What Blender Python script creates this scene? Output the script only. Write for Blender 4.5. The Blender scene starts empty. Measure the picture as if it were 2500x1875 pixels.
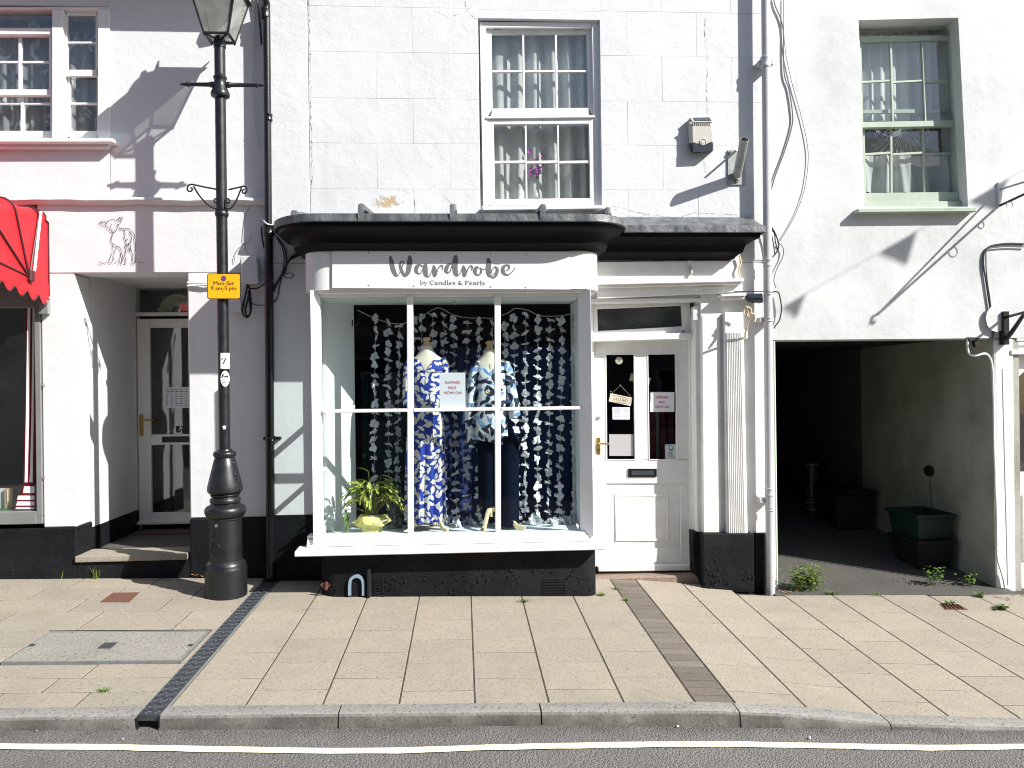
import bpy, bmesh, math, random
from mathutils import Vector, Matrix
random.seed(7)
SC = bpy.context.scene
COL = SC.collection

# ---------------------------------------------------------------- camera
FPX, CAM = 1900.0, Vector((0.0, -6.55, 1.64))
_yaw, _roll = math.radians(3.6), math.radians(0.7)
_F = Vector((math.sin(_yaw), math.cos(_yaw), 0))
_R0 = Vector((math.cos(_yaw), -math.sin(_yaw), 0))
_R = _R0 * math.cos(_roll) - Vector((0, 0, 1)) * math.sin(_roll)
_U = Vector((0, 0, 1)) * math.cos(_roll) + _R0 * math.sin(_roll)
cam = bpy.data.cameras.new('camera')
cam.sensor_width = 36.0
cam.lens = FPX / 2500.0 * 36.0
cam.clip_start, cam.clip_end = 0.05, 800.0
cam_o = bpy.data.objects.new('camera', cam)
COL.objects.link(cam_o)
_M = Matrix((_R, _U, -_F)).transposed().to_4x4()
_M.translation = CAM
cam_o.matrix_world = _M
SC.camera = cam_o

# ---------------------------------------------------------------- sun, sky, exposure
SUN = Vector((0.685, -0.43, 0.588)).normalized()          # towards the sun
W = bpy.data.worlds.new('World'); SC.world = W; W.use_nodes = True
nt = W.node_tree
sky = nt.nodes.new('ShaderNodeTexSky'); sky.sky_type = 'NISHITA'; sky.sun_disc = False
sky.sun_elevation = math.asin(SUN.z); sky.sun_rotation = math.atan2(SUN.x, SUN.y)
nt.links.new(sky.outputs[0], nt.nodes['Background'].inputs['Color'])
nt.nodes['Background'].inputs['Strength'].default_value = 0.08
sl = bpy.data.lights.new('sun', 'SUN'); sl.energy = 5.0; sl.angle = math.radians(0.53); sl.color = (1.0, 0.965, 0.915)
so = bpy.data.objects.new('sun', sl); COL.objects.link(so)
so.rotation_euler = (-SUN).to_track_quat('-Z', 'Y').to_euler(); so.location = (6, -8, 9)
SC.view_settings.view_transform = 'Standard'; SC.view_settings.look = 'None'
SC.view_settings.gamma = 1.0; SC.view_settings.exposure = 0.86
SC.view_settings.use_curve_mapping = False
SC.cycles.filter_width = 1.05
SC.cycles.max_bounces = 10; SC.cycles.transparent_max_bounces = 16

# ---------------------------------------------------------------- measuring: a pixel of the photograph on a plane Y = const
def P(px, py, Y):
    d = (px - 1250) / FPX * _R + (937.5 - py) / FPX * _U + _F
    return CAM + d * ((Y - CAM.y) / d.y)
VIEWS = {'a': (0, 0, 2.3707), 'b': (0, 450, 2.3707), 'c': (0, 1100, 2.14), 'd': (650, 0, 2.2118), 'e': (650, 450, 2.6024),
         'f': (700, 900, 2.765), 'g': (1400, 0, 2.37), 'h': (1900, 0, 1.952), 'i': (1400, 600, 3.318), 'j': (1400, 1000, 3.318),
         'k': (1850, 800, 2.3692), 'l': (500, 1400, 2.212), 'm': (1400, 1400, 2.011), 'n': (940, 610, 6.506), 'o': (2340, 380, 2.675),
         'p': (2380, 900, 2.765), 'q': (0, 740, 2.857), 'r': (460, 0, 4.609), 's': (960, 800, 3.191), 't': (490, 1080, 4.15),
         'u': (1460, 850, 5.183), 'v': (780, 1120, 8.296), 'w': (1180, 200, 5.183), 'x': (230, 510, 11.06), 'y': (1650, 260, 7.54),
         'z': (570, 480, 5.183), 'A': (330, 680, 2.593), 'B': (0, 460, 5.53), 'C': (660, 920, 2.964)}
def N(v, x, y):
    a = VIEWS[v]
    return (a[0] + x / a[2], a[1] + y / a[2])
def V(v, x, y, Y):
    return P(*N(v, x, y), Y)

# ground heights measured along the kerb and along the house fronts (the street falls to the right)
KT = [(-60, .9), (-5, .075), (-2.39, .007), (-1.78, -.008), (.13, -.063), (1.3, -.1), (1.7, -.132), (2.26, -.205), (3.1, -.262), (5, -.33), (60, -1.7)]
WT = [(-60, 1.2), (-5, .115), (-3.6, .087), (-2.4, .062), (-1.06, .023), (1.0, -.03), (1.6, -.062), (2.0, -.108), (2.5, -.152), (4.8, -.208), (60, -1.6)]
RT = [(-60, 1.5), (-2.3, -.052), (-1.5, -.084), (-.64, -.112), (.38, -.132), (1.42, -.188), (2.3, -.236), (3.0, -.270), (5, -.345), (60, -1.75)]
def lut(t, x):
    for (a, b), (c, d) in zip(t, t[1:]):
        if x <= c:
            return b + (d - b) * (x - a) / (c - a)
    return t[-1][1]
def gz(x, y):
    s = min(1.25, (y + 2.4) / 2.4)
    return lut(KT, x) * (1 - s) + lut(WT, x) * s
def G(px, py):
    """pixel on the pavement surface"""
    d = (px - 1250) / FPX * _R + (937.5 - py) / FPX * _U + _F
    lo, hi = 3.0, 12.0
    for _ in range(40):
        m = (lo + hi) / 2
        q = CAM + d * m
        if q.z > gz(q.x, q.y): lo = m
        else: hi = m
    return CAM + d * lo

# ---------------------------------------------------------------- mesh building
WO = {}
class MB:
    def __init__(s): s.v = []; s.f = []
    def add(s, vs, fs):
        n = len(s.v); s.v += [tuple(v) for v in vs]; s.f += [tuple(n + i for i in f) for f in fs]; return s
    def box(s, x0, x1, y0, y1, z0, z1):
        x0, x1 = sorted((x0, x1)); y0, y1 = sorted((y0, y1)); z0, z1 = sorted((z0, z1))
        return s.add([(x0, y0, z0), (x1, y0, z0), (x1, y1, z0), (x0, y1, z0), (x0, y0, z1), (x1, y0, z1), (x1, y1, z1), (x0, y1, z1)],
                     [(0, 3, 2, 1), (4, 5, 6, 7), (0, 1, 5, 4), (1, 2, 6, 5), (2, 3, 7, 6), (3, 0, 4, 7)])
    def ext(s, pts, vec):
        """polygon (list of Vectors) extruded by vec"""
        n = len(pts); vec = Vector(vec)
        a = [Vector(p) for p in pts]; b = [p + vec for p in a]
        nrm = Vector((0, 0, 0))
        for i in range(n): nrm += a[i].cross(a[(i + 1) % n])
        if nrm.dot(vec) > 0: a, b = list(reversed(a)), list(reversed(b))
        fs = [tuple(range(n)), tuple(range(2 * n - 1, n - 1, -1))]
        for i in range(n):
            j = (i + 1) % n
            fs.append((j, i, n + i, n + j))
        return s.add(a + b, fs)
    def px(s, v, x0, y0, x1, y1, Y, d):
        """rectangle seen in a view, on plane Y, d thick away from the street"""
        return s.poly(v, [(x0, y0), (x1, y0), (x1, y1), (x0, y1)], Y, d)
    def poly(s, v, pts, Y, d):
        q = [V(v, a, b, Y) if v else P(a, b, Y) for a, b in pts]
        return s.ext(q, (0, d, 0))
    def xz(s, pts, y0, y1):
        return s.ext([Vector((x, y0, z)) for x, z in pts], (0, y1 - y0, 0))
    def tube(s, pts, r, n=8, cap=True):
        pts = [Vector(p) for p in pts]; m = len(pts)
        rs = r if isinstance(r, (list, tuple)) else [r] * m
        vs = []; up = None
        for i in range(m):
            t = (pts[min(i + 1, m - 1)] - pts[max(i - 1, 0)])
            t = t.normalized() if t.length > 1e-9 else Vector((0, 0, 1))
            if up is None:
                up = Vector((0, 0, 1)) if abs(t.z) < .9 else Vector((1, 0, 0))
            a = up - t * up.dot(t)
            if a.length < 1e-6: a = t.orthogonal()
            a.normalize(); b = t.cross(a); up = a
            vs += [pts[i] + (a * math.cos(2 * math.pi * k / n) + b * math.sin(2 * math.pi * k / n)) * rs[i] for k in range(n)]
        fs = []
        for i in range(m - 1):
            for k in range(n):
                l = (k + 1) % n
                fs.append((i * n + k, i * n + l, (i + 1) * n + l, (i + 1) * n + k))
        if cap:
            fs.append(tuple(range(n - 1, -1, -1))); fs.append(tuple(range((m - 1) * n, m * n)))
        return s.add(vs, fs)
    def rings(s, rings, close=True, cap=True):
        """list of equal-length closed rings of points"""
        n = len(rings[0]); vs = [p for r in rings for p in r]; fs = []
        for i in range(len(rings) - 1):
            for k in range(n if close else n - 1):
                l = (k + 1) % n
                fs.append((i * n + k, i * n + l, (i + 1) * n + l, (i + 1) * n + k))
        if cap and close:
            fs.append(tuple(range(n - 1, -1, -1))); fs.append(tuple(range((len(rings) - 1) * n, len(rings) * n)))
        return s.add(vs, fs)
    def lathe(s, cx, cy, prof, n=24, cap=True):
        return s.rings([[Vector((cx + r * math.cos(2 * math.pi * k / n), cy + r * math.sin(2 * math.pi * k / n), z)) for k in range(n)] for r, z in prof], True, cap)
    def disc(s, c, r, d, n=20, axis='y'):
        c = Vector(c)
        return s.ext([c + Vector((r * math.cos(2 * math.pi * k / n), 0, r * math.sin(2 * math.pi * k / n))) for k in range(n)], (0, d, 0))
    def grid(s, fn, nu, nv):
        vs = [fn(i / nu, j / nv) for j in range(nv + 1) for i in range(nu + 1)]
        fs = [(j * (nu + 1) + i, j * (nu + 1) + i + 1, (j + 1) * (nu + 1) + i + 1, (j + 1) * (nu + 1) + i) for j in range(nv) for i in range(nu)]
        return s.add(vs, fs)

def emp(name, loc, label, cat, group=None):
    o = bpy.data.objects.new(name, None); COL.objects.link(o); o.location = loc
    o.empty_display_size = .1
    WO[o.name] = Vector(loc)
    o['label'] = label; o['category'] = cat
    if group: o['group'] = group
    return o
def make(mb, name, mat, parent=None, label=None, cat=None, group=None, kind=None, bevel=0.0, smooth=None, seg=1):
    vs = [Vector(v) for v in mb.v]
    lo = Vector((min(v.x for v in vs), min(v.y for v in vs), min(v.z for v in vs)))
    hi = Vector((max(v.x for v in vs), max(v.y for v in vs), max(v.z for v in vs)))
    org = Vector(((lo.x + hi.x) / 2, (lo.y + hi.y) / 2, lo.z))
    me = bpy.data.meshes.new(name)
    me.from_pydata([tuple(v - org) for v in vs], [], mb.f)
    bm = bmesh.new(); bm.from_mesh(me)
    if smooth is None:
        bmesh.ops.recalc_face_normals(bm, faces=bm.faces)
    if bevel:
        es = [e for e in bm.edges if len(e.link_faces) == 2 and e.calc_face_angle(0) > .6]
        bmesh.ops.bevel(bm, geom=es, offset=bevel, segments=seg, affect='EDGES', profile=.6, clamp_overlap=True)
    bm.to_mesh(me); bm.free()
    if smooth:
        me.polygons.foreach_set('use_smooth', [True] * len(me.polygons))
        me.set_sharp_from_angle(angle=math.radians(smooth))
    me.materials.append(mat)
    o = bpy.data.objects.new(name, me); COL.objects.link(o)
    WO[o.name] = org
    if parent is not None:
        o.parent = parent; o.location = org - WO[parent.name]
    else:
        o.location = org
    if label: o['label'] = label
    if cat: o['category'] = cat
    if group: o['group'] = group
    if kind: o['kind'] = kind
    return o
def mcopy(src, loc, rot=(0, 0, 0), parent=None, scale=None):
    o = src.copy(); COL.objects.link(o)
    WO[o.name] = Vector(loc)
    o.parent = parent
    o.location = Vector(loc) - (WO[parent.name] if parent else Vector((0, 0, 0)))
    o.rotation_euler = rot
    if scale: o.scale = scale
    return o

def smooth_pts(pts, k=6):
    """Catmull-Rom through tuples of any length"""
    out = []; n = len(pts)
    for i in range(n - 1):
        p0, p1, p2, p3 = pts[max(i - 1, 0)], pts[i], pts[i + 1], pts[min(i + 2, n - 1)]
        for j in range(k):
            t = j / k
            out.append(tuple(.5 * (2 * b + (c - a) * t + (2 * a - 5 * b + 4 * c - d) * t * t + (3 * b - a - 3 * c + d) * t ** 3) for a, b, c, d in zip(p0, p1, p2, p3)))
    out.append(tuple(pts[-1])); return out
def ribbon(mb, pts, to3, k=6, dz=0.0):
    """pen stroke: (x, y, width) points, to3 maps x, y to space"""
    q = smooth_pts(pts, k) if k else pts
    L = []; R = []
    for i, (x, y, w) in enumerate(q):
        a = q[max(i - 1, 0)]; b = q[min(i + 1, len(q) - 1)]
        tx, ty = b[0] - a[0], b[1] - a[1]; l = math.hypot(tx, ty) or 1
        nx, ny = -ty / l * w / 2, tx / l * w / 2
        dd = Vector((0, dz + i * 6e-6, 0)); L.append(to3(x + nx, y + ny) - dd); R.append(to3(x - nx, y - ny) - dd)
    n = len(q)
    mb.add(L + R, [(i, i + 1, n + i + 1, n + i) for i in range(n - 1)])
    for (x, y, w) in (q[0], q[-1]):
        c = [to3(x + w / 2 * math.cos(t * .7854), y + w / 2 * math.sin(t * .7854)) - Vector((0, dz + .00045, 0)) for t in range(8)]
        mb.add(c, [tuple(range(8))])
_txt = {}
def text(mb, s, to3, x, y, size, align='CENTER', bold=0.0, wide=1.0):
    """flat lettering; x, y the anchor on the baseline in to3 units (y down)"""
    key = (s, align)
    if key not in _txt:
        cu = bpy.data.curves.new('lettering', 'FONT'); cu.body = s; cu.align_x = align; cu.size = 1.0; cu.offset = 0
        cu.resolution_u = 3
        ob = bpy.data.objects.new('lettering', cu)
        me = ob.to_mesh()
        _txt[key] = ([tuple(v.co) for v in me.vertices], [tuple(p.vertices) for p in me.polygons])
        ob.to_mesh_clear(); bpy.data.objects.remove(ob); bpy.data.curves.remove(cu)
    vs, fs = _txt[key]
    for k in ((0,) if not bold else (-1, 0, 1)):          # heavier letters: the same letter laid three times, a hair apart
        mb.add([to3(x + (v[0] * wide + k * (bold + .012)) * size, y - v[1] * size) - Vector((0, .00016 * (k + 1), 0)) for v in vs], fs)
# ---------------------------------------------------------------- materials
class NB:
    def __init__(s, name):
        s.m = bpy.data.materials.new(name); s.m.use_nodes = True
        s.t = s.m.node_tree; s.n = s.t.nodes; s.b = s.n['Principled BSDF']; s.out = s.n['Material Output']
        s.geo = s.n.new('ShaderNodeNewGeometry')
    def pos(s, scale=(1, 1, 1), loc=(0, 0, 0), rot=(0, 0, 0)):
        mp = s.n.new('ShaderNodeMapping'); mp.inputs['Scale'].default_value = scale; mp.inputs['Location'].default_value = loc; mp.inputs['Rotation'].default_value = rot
        s.t.links.new(s.geo.outputs['Position'], mp.inputs['Vector']); return mp.outputs[0]
    def noise(s, scale, detail=4, rough=.6, vec=None, dist=0):
        n = s.n.new('ShaderNodeTexNoise'); n.inputs['Scale'].default_value = scale; n.inputs['Detail'].default_value = detail
        n.inputs['Roughness'].default_value = rough; n.inputs['Distortion'].default_value = dist
        s.t.links.new(vec if vec is not None else s.geo.outputs['Position'], n.inputs['Vector']); return n.outputs[0]
    def voro(s, scale, feat='F1', vec=None, out='Distance'):
        n = s.n.new('ShaderNodeTexVoronoi'); n.inputs['Scale'].default_value = scale; n.feature = feat
        s.t.links.new(vec if vec is not None else s.geo.outputs['Position'], n.inputs['Vector']); return n.outputs[out]
    def ramp(s, v, a, b, lo=0., hi=1.):
        n = s.n.new('ShaderNodeMapRange'); n.inputs['From Min'].default_value = a; n.inputs['From Max'].default_value = b
        n.inputs['To Min'].default_value = lo; n.inputs['To Max'].default_value = hi
        s.t.links.new(v, n.inputs['Value']); return n.outputs[0]
    def math(s, op, a, b=None):
        n = s.n.new('ShaderNodeMath'); n.operation = op
        for i, x in enumerate((a, b)):
            if x is None: continue
            if isinstance(x, (int, float)): n.inputs[i].default_value = x
            else: s.t.links.new(x, n.inputs[i])
        return n.outputs[0]
    def mix(s, fac, a, b):
        n = s.n.new('ShaderNodeMix'); n.data_type = 'RGBA'
        for i, x in ((0, fac), (6, a), (7, b)):
            if isinstance(x, (int, float)): n.inputs[i].default_value = x
            elif isinstance(x, tuple): n.inputs[i].default_value = (*x, 1)
            else: s.t.links.new(x, n.inputs[i])
        return n.outputs[2]
    def col(s, c):
        if isinstance(c, tuple): s.b.inputs['Base Color'].default_value = (*c, 1)
        else: s.t.links.new(c, s.b.inputs['Base Color'])
        return s
    def rough(s, v):
        if isinstance(v, (int, float)): s.b.inputs['Roughness'].default_value = v
        else: s.t.links.new(v, s.b.inputs['Roughness'])
        return s
    def bump(s, h, strength=.3, dist=.01):
        n = s.n.new('ShaderNodeBump'); n.inputs['Strength'].default_value = strength; n.inputs['Distance'].default_value = dist
        s.t.links.new(h, n.inputs['Height']); s.t.links.new(n.outputs[0], s.b.inputs['Normal']); return s
    def sep(s):
        n = s.n.new('ShaderNodeSeparateXYZ'); s.t.links.new(s.geo.outputs['Position'], n.inputs[0]); return n.outputs
    def rnd(s):
        n = s.n.new('ShaderNodeObjectInfo'); return n.outputs['Random']
def plain(name, c, r=.5, metal=0.0, bs=0, bstr=.2, vary=0.0, vs=6):
    b = NB(name)
    if vary:
        d = tuple(x * (1 - vary) for x in c)
        b.col(b.mix(b.ramp(b.noise(vs), .35, .7), c, d))
    else: b.col(c)
    b.rough(r); b.b.inputs['Metallic'].default_value = metal
    if bs: b.bump(b.noise(bs, 5), bstr)
    return b.m

def plaster(name, c, dirt, amt, bump=.35, patch=None):
    b = NB(name)
    f = b.ramp(b.noise(1.3, 6, .65), .42, .78, 0, amt)
    base = b.mix(f, c, dirt)
    stv = b.ramp(b.noise(5, 5, .7, b.pos((1, 1, .10))), .56, .78, 0, .28 * amt)      # rain streaks
    base = b.mix(stv, base, tuple(x * .8 for x in dirt))
    sp = b.ramp(b.noise(60, 2), .68, .76, 0, .35)
    base = b.mix(sp, base, tuple(x * .72 for x in c))
    if patch:                                             # bare patch where the paint has come off
        x, z, rx, rz = patch; o = b.sep()
        dx = b.math('DIVIDE', b.math('SUBTRACT', o[0], x), rx); dz = b.math('DIVIDE', b.math('SUBTRACT', o[2], z), rz)
        r = b.math('ADD', b.math('MULTIPLY', dx, dx), b.math('MULTIPLY', dz, dz))
        r = b.math('ADD', r, b.ramp(b.noise(24, 5, .7), .25, .75, -1.3, 1.3))
        e1 = b.ramp(r, .62, .5); e2 = b.ramp(r, .3, .2)
        base = b.mix(e1, base, (.42, .40, .37)); base = b.mix(e2, base, (.46, .33, .20))
    b.col(base).rough(.75)
    h = b.math('ADD', b.math('MULTIPLY', b.noise(7, 6, .6), 1.0), b.math('MULTIPLY', b.noise(45, 3), .22))
    h = b.math('MULTIPLY', h, b.ramp(b.noise(.9, 3), .3, .7, .35, 1.25))        # smoother where it was patched
    b.bump(h, bump, .02)
    return b.m
PATCH_C = V('d', 655, 1090, 0)
M = {}
M['left_render'] = plaster('left_render', (.635, .645, .655), (.54, .55, .565), .6, .26)
M['render'] = plaster('white_render', (.605, .617, .63), (.49, .50, .515), .75, .34, (PATCH_C.x, PATCH_C.z, .14, .06))
M['right_render'] = plaster('weathered_render', (.60, .612, .615), (.41, .445, .435), 1.0, .26)
M['green_render'] = plaster('pale_green_render', (.52, .62, .50), (.42, .50, .42), .6, .5)
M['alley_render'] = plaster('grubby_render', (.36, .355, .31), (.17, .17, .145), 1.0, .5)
M['alley_shade'] = plaster('shade_dark_wall', (.11, .107, .096), (.05, .05, .045), 1.0, .7)  # dark tone imitates the light falling off deep in the alley
M['alley_dark'] = plain('alley_shade_black', (.008, .008, .009), .9)  # near-black colour paints in the shade on left wall, ceiling and end
b = NB('white_gloss'); o_ = b.ramp(b.noise(5, 5), .45, .8, 0, .5)
b.col(b.mix(o_, (.74, .74, .74), (.64, .64, .63))).rough(.42).bump(b.noise(30, 4), .12, .006); M['white'] = b.m
b = NB('old_white_paint')
fl = b.ramp(b.noise(38, 6, .72, b.pos((1, 1, .45))), .66, .72)
b.col(b.mix(fl, b.mix(b.ramp(b.noise(4), .4, .75), (.73, .73, .72), (.62, .615, .60)), (.34, .32, .29))).rough(.5).bump(b.math('SUBTRACT', b.noise(22, 5), fl), .25, .006); M['oldwhite'] = b.m
M['upvc'] = plain('white_plastic', (.72, .70, .66), .35)
b = NB('black_plinth')
pe = b.ramp(b.noise(30, 6, .7), .66, .70); sp = b.ramp(b.noise(90, 2), .70, .74)
c = b.mix(b.ramp(b.noise(3, 4), .4, .7), (.006, .007, .009), (.013, .014, .016))
b.col(b.mix(sp, b.mix(pe, c, (.028, .027, .026)), (.09, .09, .09))).rough(b.ramp(b.noise(9), .3, .7, .5, .8)).bump(b.noise(16, 7, .72), .6, .012); b.b.inputs['Specular IOR Level'].default_value = .14; M['black'] = b.m
M['blackgloss'] = plain('black_gloss', (.006, .0065, .008), .32, bs=60, bstr=.12)
b = NB('black_moulding'); b.col((.0035, .0036, .0045)).rough(.55).bump(b.noise(12), .1); b.b.inputs['Specular IOR Level'].default_value = .15; M['moulding'] = b.m
b = NB('lamp_iron')
sc = b.ramp(b.noise(70, 5, .7), .69, .72); b.col(b.mix(sc, (.009, .010, .012), (.16, .16, .155))).rough(b.ramp(b.noise(12), .3, .7, .28, .5)).bump(b.noise(50, 4), .18, .004); M['iron'] = b.m
b = NB('lead')
st = b.noise(9, 6, .7, b.pos((1, 1, .3)))
b.col(b.mix(b.ramp(st, .35, .72), (.045, .052, .06), (.20, .21, .215))).rough(.5).bump(b.noise(14, 4), .5, .02); b.b.inputs['Metallic'].default_value = .25; M['lead'] = b.m

def stone(name, c1, c2, c3, spk=75, rndv=.12, bump=.5):
    b = NB(name)
    a = b.mix(b.ramp(b.noise(2.2, 5, .65), .35, .72), c1, c2)
    k = b.noise(spk, 3, .75)
    a = b.mix(b.ramp(k, .54, .66), a, c3)
    a = b.mix(b.ramp(b.noise(spk * 1.3, 3, .7), .58, .68, 0, .75), a, tuple(min(1, x * 1.4) for x in c1))
    a = b.mix(b.ramp(b.noise(9, 6, .7), .45, .75, 0, .3), a, tuple(x * .72 for x in c1))
    st = b.ramp(b.noise(1.1, 4, .6), .54, .78, 0, .35)
    a = b.mix(st, a, tuple(x * .55 for x in c1))
    gum = b.ramp(b.voro(5.5), .055, .045, 0, .55)          # trodden gum and drips
    a = b.mix(b.math('MULTIPLY', gum, b.ramp(b.noise(1.9, 2), .5, .55)), a, tuple(x * .35 for x in c1))
    a = b.mix(b.ramp(b.noise(3.1, 6, .75, None, 1.2), .60, .74, 0, .42), a, tuple(x * .5 for x in c1))
    n = b.n.new('ShaderNodeHueSaturation'); n.inputs['Saturation'].default_value = 1
    b.t.links.new(b.ramp(b.rnd(), 0, 1, 1 - rndv, 1 + rndv), n.inputs['Value']); b.t.links.new(a, n.inputs['Color'])
    b.col(n.outputs[0]).rough(.85).bump(b.math('ADD', k, b.noise(spk * .4, 3)), bump, .004)
    return b.m
M['slab'] = stone('concrete_slab', (.315, .276, .218), (.28, .25, .202), (.16, .134, .10), rndv=.05)
M['slab2'] = stone('grey_slab', (.30, .268, .216), (.265, .24, .198), (.155, .132, .10), rndv=.05)
M['brick'] = stone('grey_paver', (.155, .13, .105), (.13, .11, .09), (.08, .07, .058), rndv=.2)
def grimed(mat):
    nt_ = mat.node_tree; bs = nt_.nodes['Principled BSDF']; lk = bs.inputs['Base Color'].links[0].from_socket
    ge = nt_.nodes.new('ShaderNodeNewGeometry'); sp = nt_.nodes.new('ShaderNodeSeparateXYZ'); nt_.links.new(ge.outputs['True Normal'], sp.inputs[0])
    no = nt_.nodes.new('ShaderNodeTexNoise'); no.inputs['Scale'].default_value = 5; no.inputs['Detail'].default_value = 6; nt_.links.new(ge.outputs['Position'], no.inputs['Vector'])
    mr = nt_.nodes.new('ShaderNodeMapRange'); nt_.links.new(sp.outputs[1], mr.inputs[0]); mr.inputs[1].default_value = -.4; mr.inputs[2].default_value = -.9; mr.inputs[3].default_value = 0; mr.inputs[4].default_value = 1.45
    mm = nt_.nodes.new('ShaderNodeMath'); mm.operation = 'MULTIPLY'; nt_.links.new(mr.outputs[0], mm.inputs[0]); nt_.links.new(no.outputs[0], mm.inputs[1])
    mx = nt_.nodes.new('ShaderNodeMix'); mx.data_type = 'RGBA'; nt_.links.new(mm.outputs[0], mx.inputs[0]); nt_.links.new(lk, mx.inputs[6]); mx.inputs[7].default_value = (.05, .048, .042, 1)
    nt_.links.new(mx.outputs[2], bs.inputs['Base Color']); return mat      # road grime on the upright face
M['kerb'] = stone('granite_kerb', (.25, .24, .222), (.19, .184, .17), (.065, .064, .06), 48, .08, 1.0)
M['kerbface'] = grimed(stone('granite_kerbstone', (.27, .26, .24), (.21, .203, .19), (.07, .069, .065), 60, .08, 1.0))
M['cover'] = stone('aggregate_cover', (.29, .275, .24), (.24, .23, .205), (.10, .095, .085), 60, .05, .9)
M['joint'] = plain('joint_sand', (.065, .055, .043), .95, vary=.4, vs=20)
b = NB('asphalt')
k = b.voro(95); n1 = b.noise(130, 3, .7)
a = b.mix(b.ramp(b.noise(1.7, 5, .6), .35, .7), (.185, .175, .165), (.155, .148, .142))
a = b.mix(b.ramp(n1, .55, .72), a, (.34, .32, .30)); a = b.mix(b.ramp(k, .62, .40, 0, .0), a, (.03, .03, .03))
a = b.mix(b.ramp(b.noise(70, 3), .62, .72), a, (.06, .057, .056))
oy = b.sep()[1]; gut = b.math('MULTIPLY', b.ramp(oy, -2.68, -2.55), b.ramp(b.noise(6, 5, .7), .35, .65))
a = b.mix(b.math('MULTIPLY', gut, .7), a, (.075, .066, .052))                      # gutter dirt along the kerb
a = b.mix(b.ramp(b.noise(2.3, 5, .7), .6, .75, 0, .3), a, (.07, .068, .066))
b.col(a).rough(.9).bump(b.math('SUBTRACT', n1, k), 1.0, .012); M['asphalt'] = b.m
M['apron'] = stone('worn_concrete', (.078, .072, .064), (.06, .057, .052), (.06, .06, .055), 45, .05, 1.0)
b = NB('line_paint')
wr = b.math('MAXIMUM', b.ramp(b.noise(60, 5, .7), .57, .66, 0, .75), b.ramp(b.noise(7, 6, .75, b.pos((1, 3, 1))), .60, .68, 0, .8)); b.col(b.mix(wr, (.78, .72, .50), (.30, .27, .2))).rough(.7).bump(b.noise(90), .4, .004); M['line'] = b.m
b = NB('red_canvas'); b.col(b.mix(b.ramp(b.noise(4), .4, .7), (.60, .012, .022), (.50, .010, .018))).rough(.6).bump(b.noise(400, 2), .15, .002)
M['red'] = b.m
M['redpaint'] = plain('dark_red', (.20, .008, .018), .4)
M['maroon'] = plain('maroon_trim', (.055, .010, .012), .5)
M['greywood'] = plain('grey_painted_wood', (.20, .20, .20), .5, vary=.15)
M['sticker'] = plain('white_vinyl', (.70, .70, .71), .45)
M['paper'] = plain('white_paper', (.66, .67, .71), .6)
M['ink'] = plain('black_ink', (.012, .012, .014), .6)
M['greyink'] = plain('grey_lettering', (.14, .14, .145), .5)
M['lambink'] = plain('grey_line_paint', (.010, .010, .014), .6)
M['redink'] = plain('red_ink', (.42, .03, .06), .6)
M['blueink'] = plain('faded_blue_ink', (.10, .22, .36), .6)
M['yellow'] = plain('yellow_sign', (.80, .40, .008), .4)
M['violet'] = plain('blue_roundel', (.10, .07, .22), .5)
M['brass'] = plain('brass', (.52, .36, .12), .32, .9)
M['steel'] = plain('galvanised_steel', (.36, .38, .37), .45, .5, bs=20, bstr=.1, vary=.25, vs=14)
M['greypipe'] = plain('grey_painted_pipe', (.50, .50, .52), .30, 0, vary=.12, vs=5)
M['cable'] = plain('black_cable', (.012, .012, .013), .5)
M['greycable'] = plain('grey_cable', (.10, .10, .11), .6)
M['whitecable'] = plain('white_cable', (.70, .70, .70), .5)
M['plasticgrey'] = plain('pale_grey_plastic', (.55, .55, .57), .5)
M['beige'] = plain('aged_cream_plastic', (.50, .485, .43), .45, vary=.12)
M['navy'] = plain('dark_blue_plastic', (.010, .018, .030), .4)
M['checker'] = plain('checker_plate', (.085, .095, .11), .42, .6, bs=40, bstr=.15, vary=.3, vs=12)
M['checker_hi'] = plain('worn_tread', (.26, .28, .31), .4, .7)
M['rust'] = plain('rusty_cover', (.15, .065, .04), .8, bs=40, bstr=.4, vary=.3, vs=30)
M['sage'] = plain('sage_green_paint', (.39, .455, .375), .45, bs=25, bstr=.12, vary=.12)
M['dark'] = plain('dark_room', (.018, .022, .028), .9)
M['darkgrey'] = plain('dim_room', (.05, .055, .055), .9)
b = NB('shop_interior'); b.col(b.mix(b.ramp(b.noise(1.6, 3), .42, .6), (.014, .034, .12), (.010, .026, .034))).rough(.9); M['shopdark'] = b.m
M['beam'] = plain('brown_beam', (.03, .018, .012), .7)
M['display'] = plain('pale_display', (.72, .77, .80), .45)
M['displaywall'] = plain('pale_display_wall', (.76, .80, .80), .6)
M['wood'] = plain('pale_wood', (.55, .36, .18), .5)
M['wood2'] = plain('light_wood', (.66, .55, .34), .5)
M['calico'] = plain('calico', (.62, .57, .48), .9)
M['bluemetal'] = plain('pale_blue_paint', (.20, .28, .35), .45)
M['binGreen'] = plain('green_plastic', (.005, .024, .019), .5)
M['binBlack'] = plain('black_plastic', (.004, .004, .0045), .7)
M['leaf'] = plain('leaf_green', (.10, .20, .03), .5, vary=.4, vs=60)
M['weed'] = plain('weed_green', (.14, .22, .03), .6, vary=.5, vs=40)
M['dead'] = plain('dry_leaf', (.34, .17, .07), .8, vary=.4, vs=60)
M['petal'] = plain('purple_petal', (.42, .06, .40), .6, vary=.5, vs=80)
M['china'] = plain('white_china', (.66, .66, .60), .2)
M['roof'] = plain('roof_slate', (.07, .075, .085), .7)
M['opp'] = plaster('opposite_render', (.36, .32, .27), (.26, .23, .2), .8, .3)
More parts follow.
